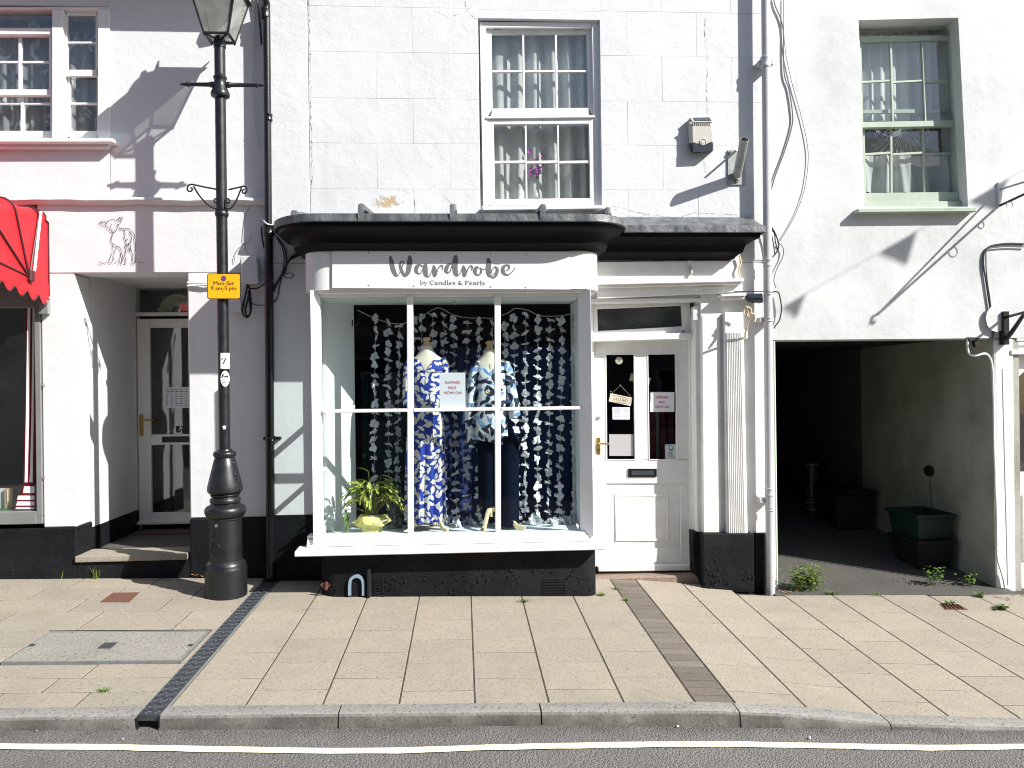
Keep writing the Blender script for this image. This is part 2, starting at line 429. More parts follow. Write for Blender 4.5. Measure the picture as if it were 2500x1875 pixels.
M['denim'] = plain('dark_denim', (.002, .006, .018), .95, bs=300, bstr=.2, vary=.5, vs=7)
M['denim'].node_tree.nodes['Principled BSDF'].inputs['Specular IOR Level'].default_value = .08

def glass(name, tint=(1, 1, 1), ior=1.55, dirt=0.0, dcol=(.6, .6, .6)):
    b = NB(name); n = b.n; t = b.t
    tr = n.new('ShaderNodeBsdfTransparent'); tr.inputs[0].default_value = (*tint, 1)
    gl = n.new('ShaderNodeBsdfGlossy'); gl.inputs['Roughness'].default_value = .02
    lw = n.new('ShaderNodeLayerWeight'); lw.inputs[0].default_value = .5
    f0 = ((ior - 1) / (ior + 1)) ** 2
    fr = b.math('ADD', b.math('MULTIPLY', b.math('POWER', lw.outputs['Facing'], 5), 1 - f0), f0)
    bp = n.new('ShaderNodeBump'); bp.inputs['Strength'].default_value = .06; bp.inputs['Distance'].default_value = .02
    t.links.new(b.noise(3.0, 1), bp.inputs['Height']); t.links.new(bp.outputs[0], gl.inputs['Normal'])
    mx = n.new('ShaderNodeMixShader'); t.links.new(fr, mx.inputs[0]); t.links.new(tr.outputs[0], mx.inputs[1]); t.links.new(gl.outputs[0], mx.inputs[2])
    last = mx
    if dirt:
        df = n.new('ShaderNodeBsdfDiffuse'); df.inputs[0].default_value = (*dcol, 1)
        m2 = n.new('ShaderNodeMixShader'); t.links.new(b.ramp(b.noise(4, 5), .3, .75, dirt * .5, dirt * 1.4), m2.inputs[0])
        t.links.new(mx.outputs[0], m2.inputs[1]); t.links.new(df.outputs[0], m2.inputs[2]); last = m2
    t.links.new(last.outputs[0], b.out.inputs['Surface'])
    return b.m
M['glass'] = glass('window_glass', (.95, .97, .97), 1.75, .010)
M['shopglass'] = glass('shop_glass', (.94, .97, .97), 1.26, .0, (.6, .7, .72))
M['lampglass'] = glass('dusty_glass', (.85, .85, .84), 1.5, .30, (.50, .50, .48))

def sheer(name, c, alpha, pat=True, vs=16):
    """net curtain: translucent cloth, partly see-through, woven leaf pattern"""
    b = NB(name); n = b.n; t = b.t
    tr = n.new('ShaderNodeBsdfTransparent')
    df = n.new('ShaderNodeBsdfDiffuse'); df.inputs[0].default_value = (*c, 1)
    tl = n.new('ShaderNodeBsdfTranslucent'); tl.inputs[0].default_value = (*c, 1)
    m1 = n.new('ShaderNodeMixShader'); m1.inputs[0].default_value = .3
    t.links.new(df.outputs[0], m1.inputs[1]); t.links.new(tl.outputs[0], m1.inputs[2])
    m2 = n.new('ShaderNodeMixShader')
    if pat:
        v = b.voro(vs, 'DISTANCE_TO_EDGE', b.pos((1, 1, .55)))
        nz = b.noise(vs * .5, 3, .6, b.pos((1, 1, .6)), 1.5)
        f = b.ramp(nz, .57, .61, 0, .9)
        t.links.new(b.ramp(f, 0, 1, alpha, min(1, alpha + .55)), m2.inputs[0])
    else: m2.inputs[0].default_value = alpha
    t.links.new(tr.outputs[0], m2.inputs[1]); t.links.new(m1.outputs[0], m2.inputs[2])
    t.links.new(m2.outputs[0], b.out.inputs['Surface']); return b.m
M['net'] = sheer('net_curtain', (.84, .85, .82), .80, True, 9)
M['lace'] = sheer('lace_curtain', (.70, .71, .72), .42, True, 16)
M['voile'] = sheer('white_voile', (.84, .85, .84), .88, False)
M['petalwhite'] = sheer('white_silk', (.80, .82, .85), .93, False)

def leafprint(name, ground, leafcols, scale, size, seedv=0.0, curls=True, extra=None):
    """cloth printed with leaf shapes: one leaf per Voronoi cell, each turned its own way"""
    b = NB(name); n = b.n; t = b.t
    o = b.sep(); cx = n.new('ShaderNodeCombineXYZ')
    t.links.new(o[0], cx.inputs[0]); t.links.new(o[2], cx.inputs[1]); cx.inputs[2].default_value = seedv
    vec = cx.outputs[0]; cur = ground
    for li, (lc, sc, sz) in enumerate(zip(leafcols, scale, size)):
        vo = n.new('ShaderNodeTexVoronoi'); vo.voronoi_dimensions = '2D'; vo.inputs['Scale'].default_value = sc
        mp = n.new('ShaderNodeMapping'); mp.inputs['Location'].default_value = (li * 3.17 + seedv, li * 1.31, 0); t.links.new(vec, mp.inputs[0])
        t.links.new(mp.outputs[0], vo.inputs['Vector'])
        sb = n.new('ShaderNodeVectorMath'); sb.operation = 'SUBTRACT'
        t.links.new(mp.outputs[0], sb.inputs[0]); t.links.new(vo.outputs['Position'], sb.inputs[1])
        sp = n.new('ShaderNodeSeparateXYZ'); t.links.new(vo.outputs['Color'], sp.inputs[0])
        rt = n.new('ShaderNodeVectorRotate'); rt.rotation_type = 'Z_AXIS'; t.links.new(sb.outputs[0], rt.inputs['Vector'])
        t.links.new(b.math('MULTIPLY', sp.outputs[0], 6.28), rt.inputs['Angle'])
        ax = n.new('ShaderNodeSeparateXYZ'); t.links.new(rt.outputs[0], ax.inputs[0])
        u = b.math('DIVIDE', ax.outputs[0], sz); w = b.math('DIVIDE', ax.outputs[1], sz * .42)
        w = b.math('SUBTRACT', w, b.math('MULTIPLY', b.math('MULTIPLY', u, u), .5))      # bowed
        r = b.math('ADD', b.math('MULTIPLY', u, u), b.math('ABSOLUTE', w))
        f = b.ramp(r, 1.0, .93)
        cur = b.mix(f, cur, lc)
    if curls:
        wv = n.new('ShaderNodeTexWave'); wv.wave_type = 'RINGS'; wv.inputs['Scale'].default_value = 4.5; wv.inputs['Distortion'].default_value = 6; wv.inputs['Detail'].default_value = 0
        wv.inputs['Detail Scale'].default_value = .6
        t.links.new(vec, wv.inputs[0]); cur = b.mix(b.ramp(wv.outputs[1], .975, .995), cur, leafcols[-1])
    b.col(cur).rough(.8); b.bump(b.noise(250, 2), .1, .002); return b.m
M['dress'] = leafprint('blue_leaf_print', (.006, .030, .27), [(.62, .59, .54), (.62, .59, .54), (.62, .59, .54)], (16, 13.5, 12.5), (.030, .034, .030), 0.4, False)
M['blouse'] = leafprint('floral_blouse', (.64, .70, .75), [(.14, .27, .52), (.26, .42, .64), (.68, .72, .74), (.014, .022, .045), (.014, .020, .04)], (9, 12, 11, 12, 10), (.05, .042, .05, .036, .044), 2.2, False)
# ================================================================ road, pavement, kerb
def sheet(name, x0, x1, nx, ys, zf, mat, kind='structure'):
    xs = [x0 + (x1 - x0) * i / nx for i in range(nx + 1)]
    mb = MB(); n = nx + 1
    mb.add([(x, y, zf(x, y)) for y in ys for x in xs],
           [(j * n + i, j * n + i + 1, (j + 1) * n + i + 1, (j + 1) * n + i) for j in range(len(ys) - 1) for i in range(nx)])
    return make(mb, name, mat, kind=kind)
KY = -2.52                                            # kerb face
def road_z(x, y): return lut(RT, x) + .02 * min(3.4, max(0, KY + .02 - y)) - .02 * max(0, KY - y - 4.2)
earth = sheet('ground', -60, 60, 24, [-120, -40, -12, 0, 40, 120], lambda x, y: -2.4 - .0 * x, M['asphalt'])
sheet('road', -24, 24, 96, [-9.3, -7, -5.5, -4.2, -3.4, -3.0, -2.7, KY + .04], road_z, M['asphalt'])
# single cream line, following the kerb
def ly(px, py): return G2(px, py)
def G2(px, py):
    d = (px - 1250) / FPX * _R + (937.5 - py) / FPX * _U + _F
    lo, hi = 2.5, 8.0
    for _ in range(40):
        m = (lo + hi) / 2; q = CAM + d * m
        if q.z > road_z(q.x, q.y): lo = m
        else: hi = m
    return CAM + d * lo
mb = MB(); up = [(0, 1818), (250, 1820), (500, 1824), (900, 1829), (1150, 1822), (1350, 1817), (1600, 1813), (1800, 1813), (2050, 1817), (2250, 1821), (2500, 1819)]
L = []
for k, (x, y) in enumerate(smooth_pts(up, 4)):
    a = G2(x, y - .5 + random.uniform(-.6, .6)); w = .062 + random.uniform(-.004, .004)
    L.append((a, a - Vector((0, w, 0))))
l0, l1 = L[0], L[-1]
L = [tuple(p + Vector((-6, .0, 0)) for p in l0)] + L + [tuple(p + Vector((6, 0, 0)) for p in l1)]
mb.add([Vector((p.x, p.y, road_z(p.x, p.y) + .005)) for pr_ in L for p in pr_], [(2 * i, 2 * i + 1, 2 * i + 3, 2 * i + 2) for i in range(len(L) - 1)])
make(mb, 'road_line', M['line'], kind='structure')

pave = sheet('pavement', -9, 9, 72, [KY + .06, -2.0, -1.5, -1.0, -.5, 0, .12], lambda x, y: gz(x, y) - .03, M['joint'])
JOINT = MB()
# kerb stones
kerb = sheet('kerb_bed', -9, 9, 72, [-2.50, -2.44, -2.40], lambda x, y: gz(x, -2.40) - .03, M['joint'])
kj = [P(x, 1745, -2.46).x for x in (830, 1319, 1797, 2160)]
drain_x0, drain_x1 = G(330, 1757).x, G(381, 1757).x
xs = [drain_x0 - .97 * i for i in range(6, -1, -1)] + [drain_x1] + kj + [kj[-1] + .95 * (i + 1) for i in range(4)]
def kerbstone(a, b):
    mb = MB(); rg = []
    for i in range(9):
        x = a + (b - a) * i / 8; z = gz(x, -2.40); zr = road_z(x, KY) - .06
        rg.append([Vector((x, y, zz)) for y, zz in ((-2.402, z - .1), (-2.402, z + .004), (-2.41, z + .006), (-2.492, z + .004), (-2.511, z + .0), (-2.522, z - .011), (-2.527, min(z - .02, zr + .06)), (-2.534, zr))])
    mb.rings(rg)
    return make(mb, 'kerb_stone', M['kerbface'], kerb, smooth=50)
for a, b in zip(xs, xs[1:]):
    a += .004; b -= .004
    if abs(a - drain_x0) > .01: kerbstone(a, b)

# paving slabs: every slab is a piece of its own, laid on the bed
def slab(x0, x1, y0, y1, mat, name='paving_slab', lift=0.0, gap=.0044):
    if x1 - x0 < .03 or y1 - y0 < .03: return
    JOINT.add([Vector((x, y, gz(x, y) + lift - .0026)) for x, y in ((x0, y0), (x1, y0), (x1, y1), (x0, y1))], [(0, 1, 2, 3)])
    x0 += gap; x1 -= gap; y0 += gap; y1 -= gap
    t = [random.uniform(-.0007, .0007) for _ in range(4)]
    tl = [Vector((x, y, gz(x, y) + lift + d)) for (x, y), d in zip(((x0, y0), (x1, y0), (x1, y1), (x0, y1)), t)]
    mb = MB(); bt = [p - Vector((0, 0, .03)) for p in tl]
    e = .002
    ins = [Vector((x0 + e, y0 + e, tl[0].z)), Vector((x1 - e, y0 + e, tl[1].z)), Vector((x1 - e, y1 - e, tl[2].z)), Vector((x0 + e, y1 - e, tl[3].z))]
    rim = [p - Vector((0, 0, .0025)) for p in tl]
    mb.add(ins + rim + bt, [(0, 1, 2, 3)] + [(4 + i, 4 + (i + 1) % 4, (i + 1) % 4, i) for i in range(4)] + [(8 + i, 8 + (i + 1) % 4, 4 + (i + 1) % 4, 4 + i) for i in range(4)])
    return make(mb, name, mat, pave)
PY0, PY1 = -2.398, .10
cols = [G(*p).x for p in ((597, 1725), (787, 1721), (974, 1719), (1159, 1718), (1340, 1717), (1523, 1715), (1698, 1716))]
bx1 = G(1795, 1716).x
rcols = [bx1] + [G(*p).x for p in ((1973, 1731), (2147, 1748), (2321, 1752), (2494, 1756))]
st = rcols[-1] - rcols[-2]
rcols += [rcols[-1] + st * k for k in range(1, 8)]
def run(x0, x1, off, pitch=.405, ytop=PY1, mat=None):
    y = PY0; e = PY0 + off
    while y < ytop - .02:
        slab(x0, x1, y, min(e, ytop), mat or M['slab']); y = e; e += pitch
odd = [.235, .40, .235, .40, .235, .40]
offs = []
for px, y in ((880, 1683), (1060, 1680), (1250, 1646), (1440, 1682), (1600, 1646)): pass
colL = [drain_x1 + .012] + cols
for i in range(len(colL) - 1):
    run(colL[i], colL[i + 1], (.36, .20, .355, .17, .34, .18, .35)[i % 7])
for i in range(len(rcols) - 1):
    a, b = rcols[i], rcols[i + 1]
    ytop = PY1 if b < 2.62 else -.17
    run(a, b, (.17, .35, .18, .36)[i % 4], ytop=ytop, mat=M['slab'])
# dark paver strip, one brick wide
y = PY0; pitch = .102
while y < .2:
    slab(cols[-1], bx1, y, y + pitch, M['brick'], 'paver_brick', -.001, .0055); y += pitch
# left of the drain: larger slabs in rows across
rows = [(PY0, G(300, 1100 + 1255 / 2.14).y), ]
ry = [PY0] + [G(400, 1100 + q / 2.14).y for q in (1258, 1184, 1113, 935, 838, 775, 715)] + [PY1]
mh = [G(*N('c', *q)) for q in ((10, 1108), (925, 1113), (1098, 951), (240, 950))]
mx0 = mh[0].x; mx1 = mh[1].x
for r, (a, b) in enumerate(zip(ry, ry[1:])):
    xe = drain_x0 - .012; x = xe; first = (.36, .62, .50, .2, .30, .55, .42, .25)[r % 8]
    if r == 3:
        slab(mx1 + .012, xe, a, b, M['slab2']); x = mx0 - .012; first = .6
        ym = (a + b) / 2
        x2 = x
        while x2 > -6:
            w = first; slab(x2 - w, x2, a, ym, M['slab2']); slab(x2 - w, x2, ym, b, M['slab2']); x2 -= w; first = .62
        continue
    while x > -6:
        slab(x - first, x, a, b, M['slab2'] if random.random() < .35 else M['slab']); x -= first; first = random.choice((.60, .62, .45, .62))
make(JOINT, 'joint_fill', M['joint'], pave, kind='stuff')
# concrete crossing in front of the alley and the alley floor
def alley_z(x, y): return gz(x, y) - .004 if y < 0 else gz(x, 0) - .004 + .085 * y
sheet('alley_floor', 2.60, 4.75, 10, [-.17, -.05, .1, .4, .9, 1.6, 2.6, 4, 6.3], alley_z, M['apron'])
# ---------------------------------------------------------------- covers in the pavement
q = MB(); fr = MB()
def onpave(x, y, h=0): return Vector((x, y, gz(x, y) + h))
y0, y1 = mh[0].y, mh[3].y
root = emp('manhole_cover', onpave((mx0 + mx1) / 2, (y0 + y1) / 2), 'large rectangular concrete filled cover in the pavement left of the drain channel', 'manhole cover')
def plate(mb, x0, x1, y0, y1, h0, h1, n=1):
    mb.add([onpave(x, y, h1) for x, y in ((x0, y0), (x1, y0), (x1, y1), (x0, y1))] + [onpave(x, y, h0) for x, y in ((x0, y0), (x1, y0), (x1, y1), (x0, y1))],
           [(0, 1, 2, 3), (4, 5, 1, 0), (5, 6, 2, 1), (6, 7, 3, 2), (7, 4, 0, 3)])
plate(q, mx0 + .012, mx1 - .012, y0 + .012, y1 - .012, -.02, .0035)
make(q, 'infill', M['cover'], root)
for a in ((mx0 - .004, mx1 + .004, y0 - .004, y0 + .007), (mx0 - .004, mx1 + .004, y1 - .007, y1 + .004), (mx0 - .004, mx0 + .007, y0 + .008, y1 - .008), (mx1 - .007, mx1 + .004, y0 + .008, y1 - .008)):
    m_ = MB(); plate(m_, *a, -.02, .006); make(m_, 'frame_edge', M['steel'], root)
c_ = G(*N('c', 562, 1022))
m_ = MB(); plate(m_, c_.x - .04, c_.x + .04, c_.y - .05, c_.y + .05, 0, .006); make(m_, 'lifting_plate', M['checker'], root)
for u in (N('c', 165, 1020), N('c', 1000, 1020)):
    c_ = G(*u); m_ = MB(); plate(m_, c_.x - .02, c_.x + .02, c_.y - .02, c_.y + .02, 0, .0055); make(m_, 'lifting_eye', M['checker'], root)
ru = [G(*N('c', *p)) for p in ((522, 793), (675, 793), (728, 743), (590, 745))]
m_ = MB(); m_.add([onpave(p.x, p.y, .004) for p in ru] + [onpave(p.x, p.y, -.01) for p in ru], [(0, 1, 2, 3), (4, 5, 1, 0), (5, 6, 2, 1), (6, 7, 3, 2), (7, 4, 0, 3)])
make(m_, 'stopcock_cover', M['rust'], None, 'small rusty brown cover in the slabs in front of the doorway step', 'utility cover')
ru = [G(*N('m', *p)) for p in ((1826, 178), (1940, 180), (1893, 153), (1800, 152))]
root = emp('drain_grate', ru[0], 'small sunken grate with a weed in the pavement by the alley', 'drain grate')
m_ = MB(); m_.add([onpave(p.x, p.y, .003) for p in ru] + [onpave(p.x, p.y, -.02) for p in ru], [(0, 1, 2, 3), (4, 5, 1, 0), (5, 6, 2, 1), (6, 7, 3, 2), (7, 4, 0, 3)])
make(m_, 'frame', M['rust'], root)
for i in range(5):
    t0 = (i + .6) / 5.6; a = ru[0].lerp(ru[1], t0); b = ru[3].lerp(ru[2], t0)
    m_ = MB(); m_.tube([onpave(a.x, a.y + .01, .006), onpave(b.x, b.y - .01, .006)], .006, 5); make(m_, 'bar', M['rust'], root)
# drain channel with checker plate lid
root = emp('drain_channel', onpave((drain_x0 + drain_x1) / 2, -1.3), 'checker plate drain channel crossing the pavement from the black downpipe to the kerb', 'drain channel')
ytop = -.06
lids = [KY + .0, -1.62, -.72, ytop]
for a, b in zip(lids, lids[1:]):
    m_ = MB(); n = 4
    for i in range(n):
        pass
    plate(m_, drain_x0, drain_x1, a + .002, b - .002, -.02, .009)
    make(m_, 'cover_plate', M['checker'], root)
for side in (drain_x0 - .006, drain_x1 + .006):
    m_ = MB(); plate(m_, side - .005, side + .005, KY + .02, ytop, -.02, .004); make(m_, 'channel_edge', M['steel'], root)
m_ = MB(); k = 0; y = KY + .03
while y < ytop - .04:
    for i, u in enumerate((.14, .38, .62, .86)):
        x = drain_x0 + (drain_x1 - drain_x0) * u; s = 1 if (i + k) % 2 else -1
        yy = y + (.0 if i % 2 else .02); dx, dy = .014 * s, .014
        nx, ny = -.006 * s, .006
        zz = lambda px_, py_, h: onpave(px_, py_, h)
        m_.add([zz(x - dx, yy - dy, .0095), zz(x + nx, yy - ny * s * s, .0135), zz(x + dx, yy + dy, .0095), zz(x - nx, yy + ny, .0135)], [(0, 1, 2, 3)])
    k += 1; y += .038
make(m_, 'tread', M['checker_hi'], root, kind='stuff')
m_ = MB(); xm = (drain_x0 + drain_x1) / 2; z0 = gz(xm, -2.4)
m_.box(drain_x0, drain_x1, KY - .004, KY + .12, z0 - .085, z0 - .079); m_.box(drain_x0 - .008, drain_x0, KY - .006, KY + .12, z0 - .085, z0 - .004); m_.box(drain_x1, drain_x1 + .008, KY - .006, KY + .12, z0 - .085, z0 - .004)
make(m_, 'outlet', M['iron'], root)
m_ = MB(); m_.box(drain_x0, drain_x1, KY + .03, KY + .04, z0 - .078, z0 - .012); make(m_, 'outlet_back', M['binBlack'], root)
# ================================================================ left house
YL = .08
lh = emp('left_house', (-3.0, YL, gz(-3.0, YL)), 'white rendered house on the left with a recessed doorway and sash windows above', 'house')
XC = P(655, 900, 0).x                                  # corner with the shop
WX0 = -6.6; TOP = 5.02
def Xl(px, py=900): return P(px, py, YL).x
def Zl(px, py): return P(px, py, YL).z
wx1 = V('a', 630, 400, YL).x; wz0 = V('a', 300, 830, YL).z; wz1 = V('a', 300, 35, YL).z
rx0, rx1 = V('b', 431, 1000, YL).x, V('b', 1087, 1000, YL).x
rz = V('b', 760, 512, YL).z
sx1 = V('b', 238, 1100, YL).x
sill_z = V('c', 100, 345, YL).z
plz_l, plz_r = V('c', 290, 404, YL).z, V('c', 1120, 354, YL).z
ledge = V('a', 800, 1165, YL).z
w = MB()
TH = .28
w.box(wx1, XC, YL, YL + TH, ledge, TOP)                                   # right of the window
w.box(WX0, wx1, YL, YL + TH, ledge, wz0)                                   # below it
w.box(WX0, wx1, YL, YL + TH, wz1, TOP); w.box(WX0, V('a', -330, 400, YL).x, YL, YL + TH, wz0, wz1)
make(w, 'upper_wall', M['left_render'], lh, bevel=.006)
w = MB(); w.box(sx1 - .02, XC, YL + .006, YL + TH, rz, ledge)
make(w, 'fascia_wall', M['left_render'], lh, bevel=.006)
w = MB(); w.box(sx1, rx0, YL + .004, YL + TH, plz_l, rz - .002)
make(w, 'door_pier', M['left_render'], lh, bevel=.012)
w = MB(); w.box(rx1, XC, YL + .004, YL + TH, plz_r, rz - .002)
make(w, 'corner_pier', M['left_render'], lh, bevel=.012)
g0 = gz(-4.5, YL) - .1
w = MB(); w.box(WX0, rx0, YL - .008, YL + TH, g0 - .1, plz_l - .002); make(w, 'plinth', M['black'], lh, bevel=.008)
w = MB(); w.box(rx1, XC, YL - .008, YL + TH, -.1, plz_r - .002); make(w, 'plinth', M['black'], lh, bevel=.008)
# moulded ledge between the floors
w = MB(); a = V('a', 60, 1150, YL).x
pf = [(YL + .02, ledge + .03), (YL - .045, ledge + .022), (YL - .055, ledge + .012), (YL - .055, ledge - .002), (YL - .03, ledge - .012), (YL - .02, ledge - .03), (YL + .02, ledge - .03)]
w.rings([[Vector((x, y, z + .003 * math.sin(x * 9) + .002 * math.sin(x * 23))) for y, z in pf] for x in [a + (XC - .02 - a) * i / 30 for i in range(31)]])
make(w, 'ledge', M['left_render'], lh, smooth=40)
# doorway recess
DY = 1.30
w = MB()
w.box(rx0 - .2, rx0, YL + TH, DY + .1, .25, rz + .2)
make(w, 'recess_wall', M['left_render'], lh)
w = MB(); w.box(rx0 - .19, rx0 + .006, YL + .02, DY, -.05, V('c', 690, 308, DY).z); make(w, 'recess_plinth', M['black'], lh, bevel=.004)
w = MB(); w.box(rx1, rx1 + .2, YL + TH, DY + .1, -.05, rz + .2); make(w, 'recess_wall', M['left_render'], lh)
w = MB(); w.box(rx0 - .2, rx1 + .2, YL + TH, DY + .2, rz + .03, rz + .2); make(w, 'recess_ceiling', M['left_render'], lh)
step_z = V('c', 700, 552, YL).z
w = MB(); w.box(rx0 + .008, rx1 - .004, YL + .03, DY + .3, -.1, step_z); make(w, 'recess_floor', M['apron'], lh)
w = MB(); w.box(rx0 - .004, rx1 - .02, YL - .03, YL + .27, step_z - .035, step_z + .016); make(w, 'door_step', M['slab2'], lh, bevel=.008, seg=2)
w = MB(); w.box(rx0, rx1, YL - .006, YL + .03, -.05, step_z - .037); make(w, 'step_riser', M['black'], lh)
# the door, number 15
dz0 = V('A', 20, 1555, DY).z; 
dr = MB(); X = lambda x, y=900: V('A', x, y, DY).x; Z = lambda x, y: V('A', x, y, DY).z
xl, xr = X(14), X(14) + .98
fz = Z(20, 5); 
fw = MB()
fw.box(xl - .07, xl, DY - .03, DY + .06, dz0, fz + .06); fw.box(xr, xr + .07, DY - .03, DY + .06, dz0, fz + .06)
fw.box(xl, xr, DY - .03, DY + .06, fz - .03, fz + .06); fw.box(xl, xr, DY - .035, DY + .06, Z(20, 238), Z(20, 216))
fw.box(xl, xr, DY - .05, DY + .06, dz0, dz0 + .03)
door = make(fw, 'front_door', M['upvc'], lh, bevel=.004)
st_ = .10; zt = Z(20, 248) - .012; zb = Z(20, 1553) + .006
g1, g2, g3, g4 = Z(90, 312), Z(90, 988), Z(90, 1055), Z(90, 1482)
m_ = MB(); m_.box(xl + .008, xl + st_ + .03, DY - .012, DY + .03, zb, zt); m_.box(xr - st_ - .03, xr - .008, DY - .012, DY + .03, zb, zt)
for a, b in ((g1, zt), (g3, g2), (zb, g4)): m_.box(xl + st_ + .03, xr - st_ - .03, DY - .012, DY + .03, a, b)
make(m_, 'leaf', M['upvc'], door, bevel=.006)
for a, b in ((g2, g1), (g4, g3)):
    m_ = MB(); m_.box(xl + st_ + .03, xr - st_ - .03, DY + .008, DY + .014, a, b); make(m_, 'pane', M['glass'], door)
m_ = MB(); m_.box(xl, xr, DY + .01, DY + .016, Z(20, 216), fz - .03); make(m_, 'fanlight_pane', M['glass'], door)
m_ = MB(); hx = X(44); m_.box(hx - .018, hx + .018, DY - .02, DY - .012, Z(44, 998), Z(44, 860)); m_.tube([(hx, DY - .02, Z(44, 890)), (hx, DY - .06, Z(44, 890)), (hx + .13, DY - .06, Z(44, 897))], .009, 8)
make(m_, 'handle', M['brass'], door)
m_ = MB(); m_.box(X(172), X(172) + .30, DY - .016, DY - .011, Z(180, 1038), Z(180, 1000)); make(m_, 'letterbox', M['ink'], door)
for ch, px in (('1', 262), ('5', 281)):
    m_ = MB(); m_.box(X(px) - .022, X(px) + .022, DY - .004, DY + .007, Z(270, 977), Z(270, 940)); pl = make(m_, 'number_plate', M['sticker'], door)
    m_ = MB(); text(m_, ch, lambda u, v, px=px: Vector((u, DY - .0055, -v)), X(px), -(Z(270, 977) + .008), .085, bold=.02); make(m_, 'numeral', M['ink'], door)
m_ = MB(); m_.box(X(183), X(183) + .26, DY + .001, DY + .004, Z(200, 820), Z(200, 688)); nt_ = make(m_, 'notice', M['paper'], door)
m_ = MB()
for i in range(8):
    y = Z(200, 700 + i * 15)
    for j in range(5):
        x = X(190) + .01 + j * .045; m_.box(x, x + random.uniform(.015, .036), DY - .0002, DY + .0006, y - .006, y)
make(m_, 'handwriting', M['ink'], door, kind='stuff')
# rainbow hanging in the fanlight
cx, cz = X(265), Z(265, 212)
for i, c in enumerate(('yellowish', 'b', 'c')):
    pass
m_ = MB()
for i in range(5):
    r0, r1 = .055 + i * .024, .075 + i * .024
    pts = [Vector((cx + math.cos(math.pi * k / 16) * (r0 + r1) / 2, DY + .035, cz + .01 + math.sin(math.pi * k / 16) * (r0 + r1) / 2)) for k in range(17)]
    m_.tube(pts, .0115, 6)
m_.lathe(cx - .15, DY + .035, [(.0, cz), (.035, cz + .01), (.04, cz + .03), (.02, cz + .05), (0, cz + .055)], 10)
make(m_, 'rainbow_ornament', plain('cream_wool', (.34, .33, .22), .9), None, 'cream knitted rainbow hanging in the fanlight over door 15', 'ornament')
# dark hall behind
m_ = MB(); m_.box(xl - .3, xr + .3, 3.2, 3.25, 0, 2.7); m_.box(xl - .3, xl - .25, DY + .1, 3.2, 0, 2.7); m_.box(xr + .25, xr + .3, DY + .1, 3.2, 0, 2.7)
m_.box(xl - .3, xr + .3, DY + .1, 3.2, step_z - .05, step_z); m_.box(xl - .3, xr + .3, DY + .1, 3.2, 2.7, 2.75); m_.box(xl - .3, xr + .3, DY + .04, DY + .1, fz + .06, 2.75); m_.box(xl-.3, xl-.07, DY + .04, DY + .1, 0, 2.75); m_.box(xr+.07, xr+.3, DY + .04, DY + .1, 0, 2.75)
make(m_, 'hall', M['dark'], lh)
m_ = MB(); m_.box(xl + .1, xr - .05, DY - .28, DY - .06, step_z + .001, step_z + .014); make(m_, 'doormat', plain('brown_mat', (.10, .045, .03), .95, bs=200, bstr=.6), None, 'thin brown mat on the recess floor against door 15', 'doormat', bevel=.003)

# ---- sash window over the awning
win = MB(); Y = YL - .012
def wr(mb, x0, y0, x1, y1, Yf, d): mb.px('a', x0, y0, x1, y1, Yf, d)
lx = -330
wr(win, 565, 52, 634, 800, Y, .10); wr(win, 300, 52, 362, 800, Y, .10); wr(win, lx, 40, 634, 50, Y, .10)
wr(win, lx, 50, 634, 60, Y + .02, .08)
wr(win, lx, 160, 300, 200, Y + .02, .06)
wf = make(win, 'sash_window', M['white'], lh, bevel=.004)
m_ = MB(); m_.ext([V('a', *p, YL - .10) for p in ((lx, 800), (655, 800), (655, 823), (lx, 823))], (0, .2, 0)); make(m_, 'sill', M['white'], wf, bevel=.006)
m_ = MB(); m_.ext([V('a', *p, YL - .05) for p in ((lx, 826), (640, 826), (620, 856), (lx, 856))], (0, .1, 0)); make(m_, 'sill_moulding', M['left_render'], wf, bevel=.008)
sash = MB()
for x0, y0, x1, y1 in ((363, 60, 388, 440), (552, 60, 565, 440), (363, 60, 565, 88), (363, 403, 565, 442)): wr(sash, x0, y0, x1, y1, YL + .03, .03)
wr(sash, 388, 240, 552, 252, YL + .034, .02)
make(sash, 'sash_frame', M['white'], wf, bevel=.003)
sash = MB()
for x0, y0, x1, y1 in ((363, 446, 404, 790), (560, 446, 566, 790), (404, 757, 560, 797)): wr(sash, x0, y0, x1, y1, YL + .064, .03)
wr(sash, 404, 593, 560, 606, YL + .068, .02)
make(sash, 'sash_frame', M['white'], wf, bevel=.003)
for q_ in ((388, 88, 552, 240), (388, 252, 552, 403)):
    m_ = MB(); wr(m_, *q_, YL + .046, .004); make(m_, 'pane', M['glass'], wf)
for q_ in ((404, 446, 560, 593), (404, 606, 560, 757)):
    m_ = MB(); wr(m_, *q_, YL + .08, .004); make(m_, 'pane', M['glass'], wf)
sash = MB()
for x in (-300, -110, 105): wr(sash, x - 6 if x < 105 else 105, 200, x + 12 if x < 105 else 122, 545, YL + .05, .03)
wr(sash, lx, 517, 300, 552, YL + .03, .05); wr(sash, 282, 200, 300, 520, YL + .03, .05); wr(sash, lx, 352, 282, 365, YL + .054, .024)
make(sash, 'sash_frame', M['white'], wf, bevel=.003)
sash = MB()
for x in (-300, -105, 118): wr(sash, x, 552, x + 18, 757, YL + .066, .03)
wr(sash, lx, 593, 292, 606, YL + .07, .02); wr(sash, lx, 757, 300, 797, YL + .06, .04); wr(sash, 290, 552, 300, 757, YL + .06, .04)
make(sash, 'sash_frame', M['white'], wf, bevel=.003)
for c0, c1 in ((-290, -110), (-100, 105), (122, 282)):
    for r0, r1 in ((200, 352), (365, 517)):
        m_ = MB(); wr(m_, c0, r0, c1, r1, YL + .064, .004); make(m_, 'pane', M['glass'], wf)
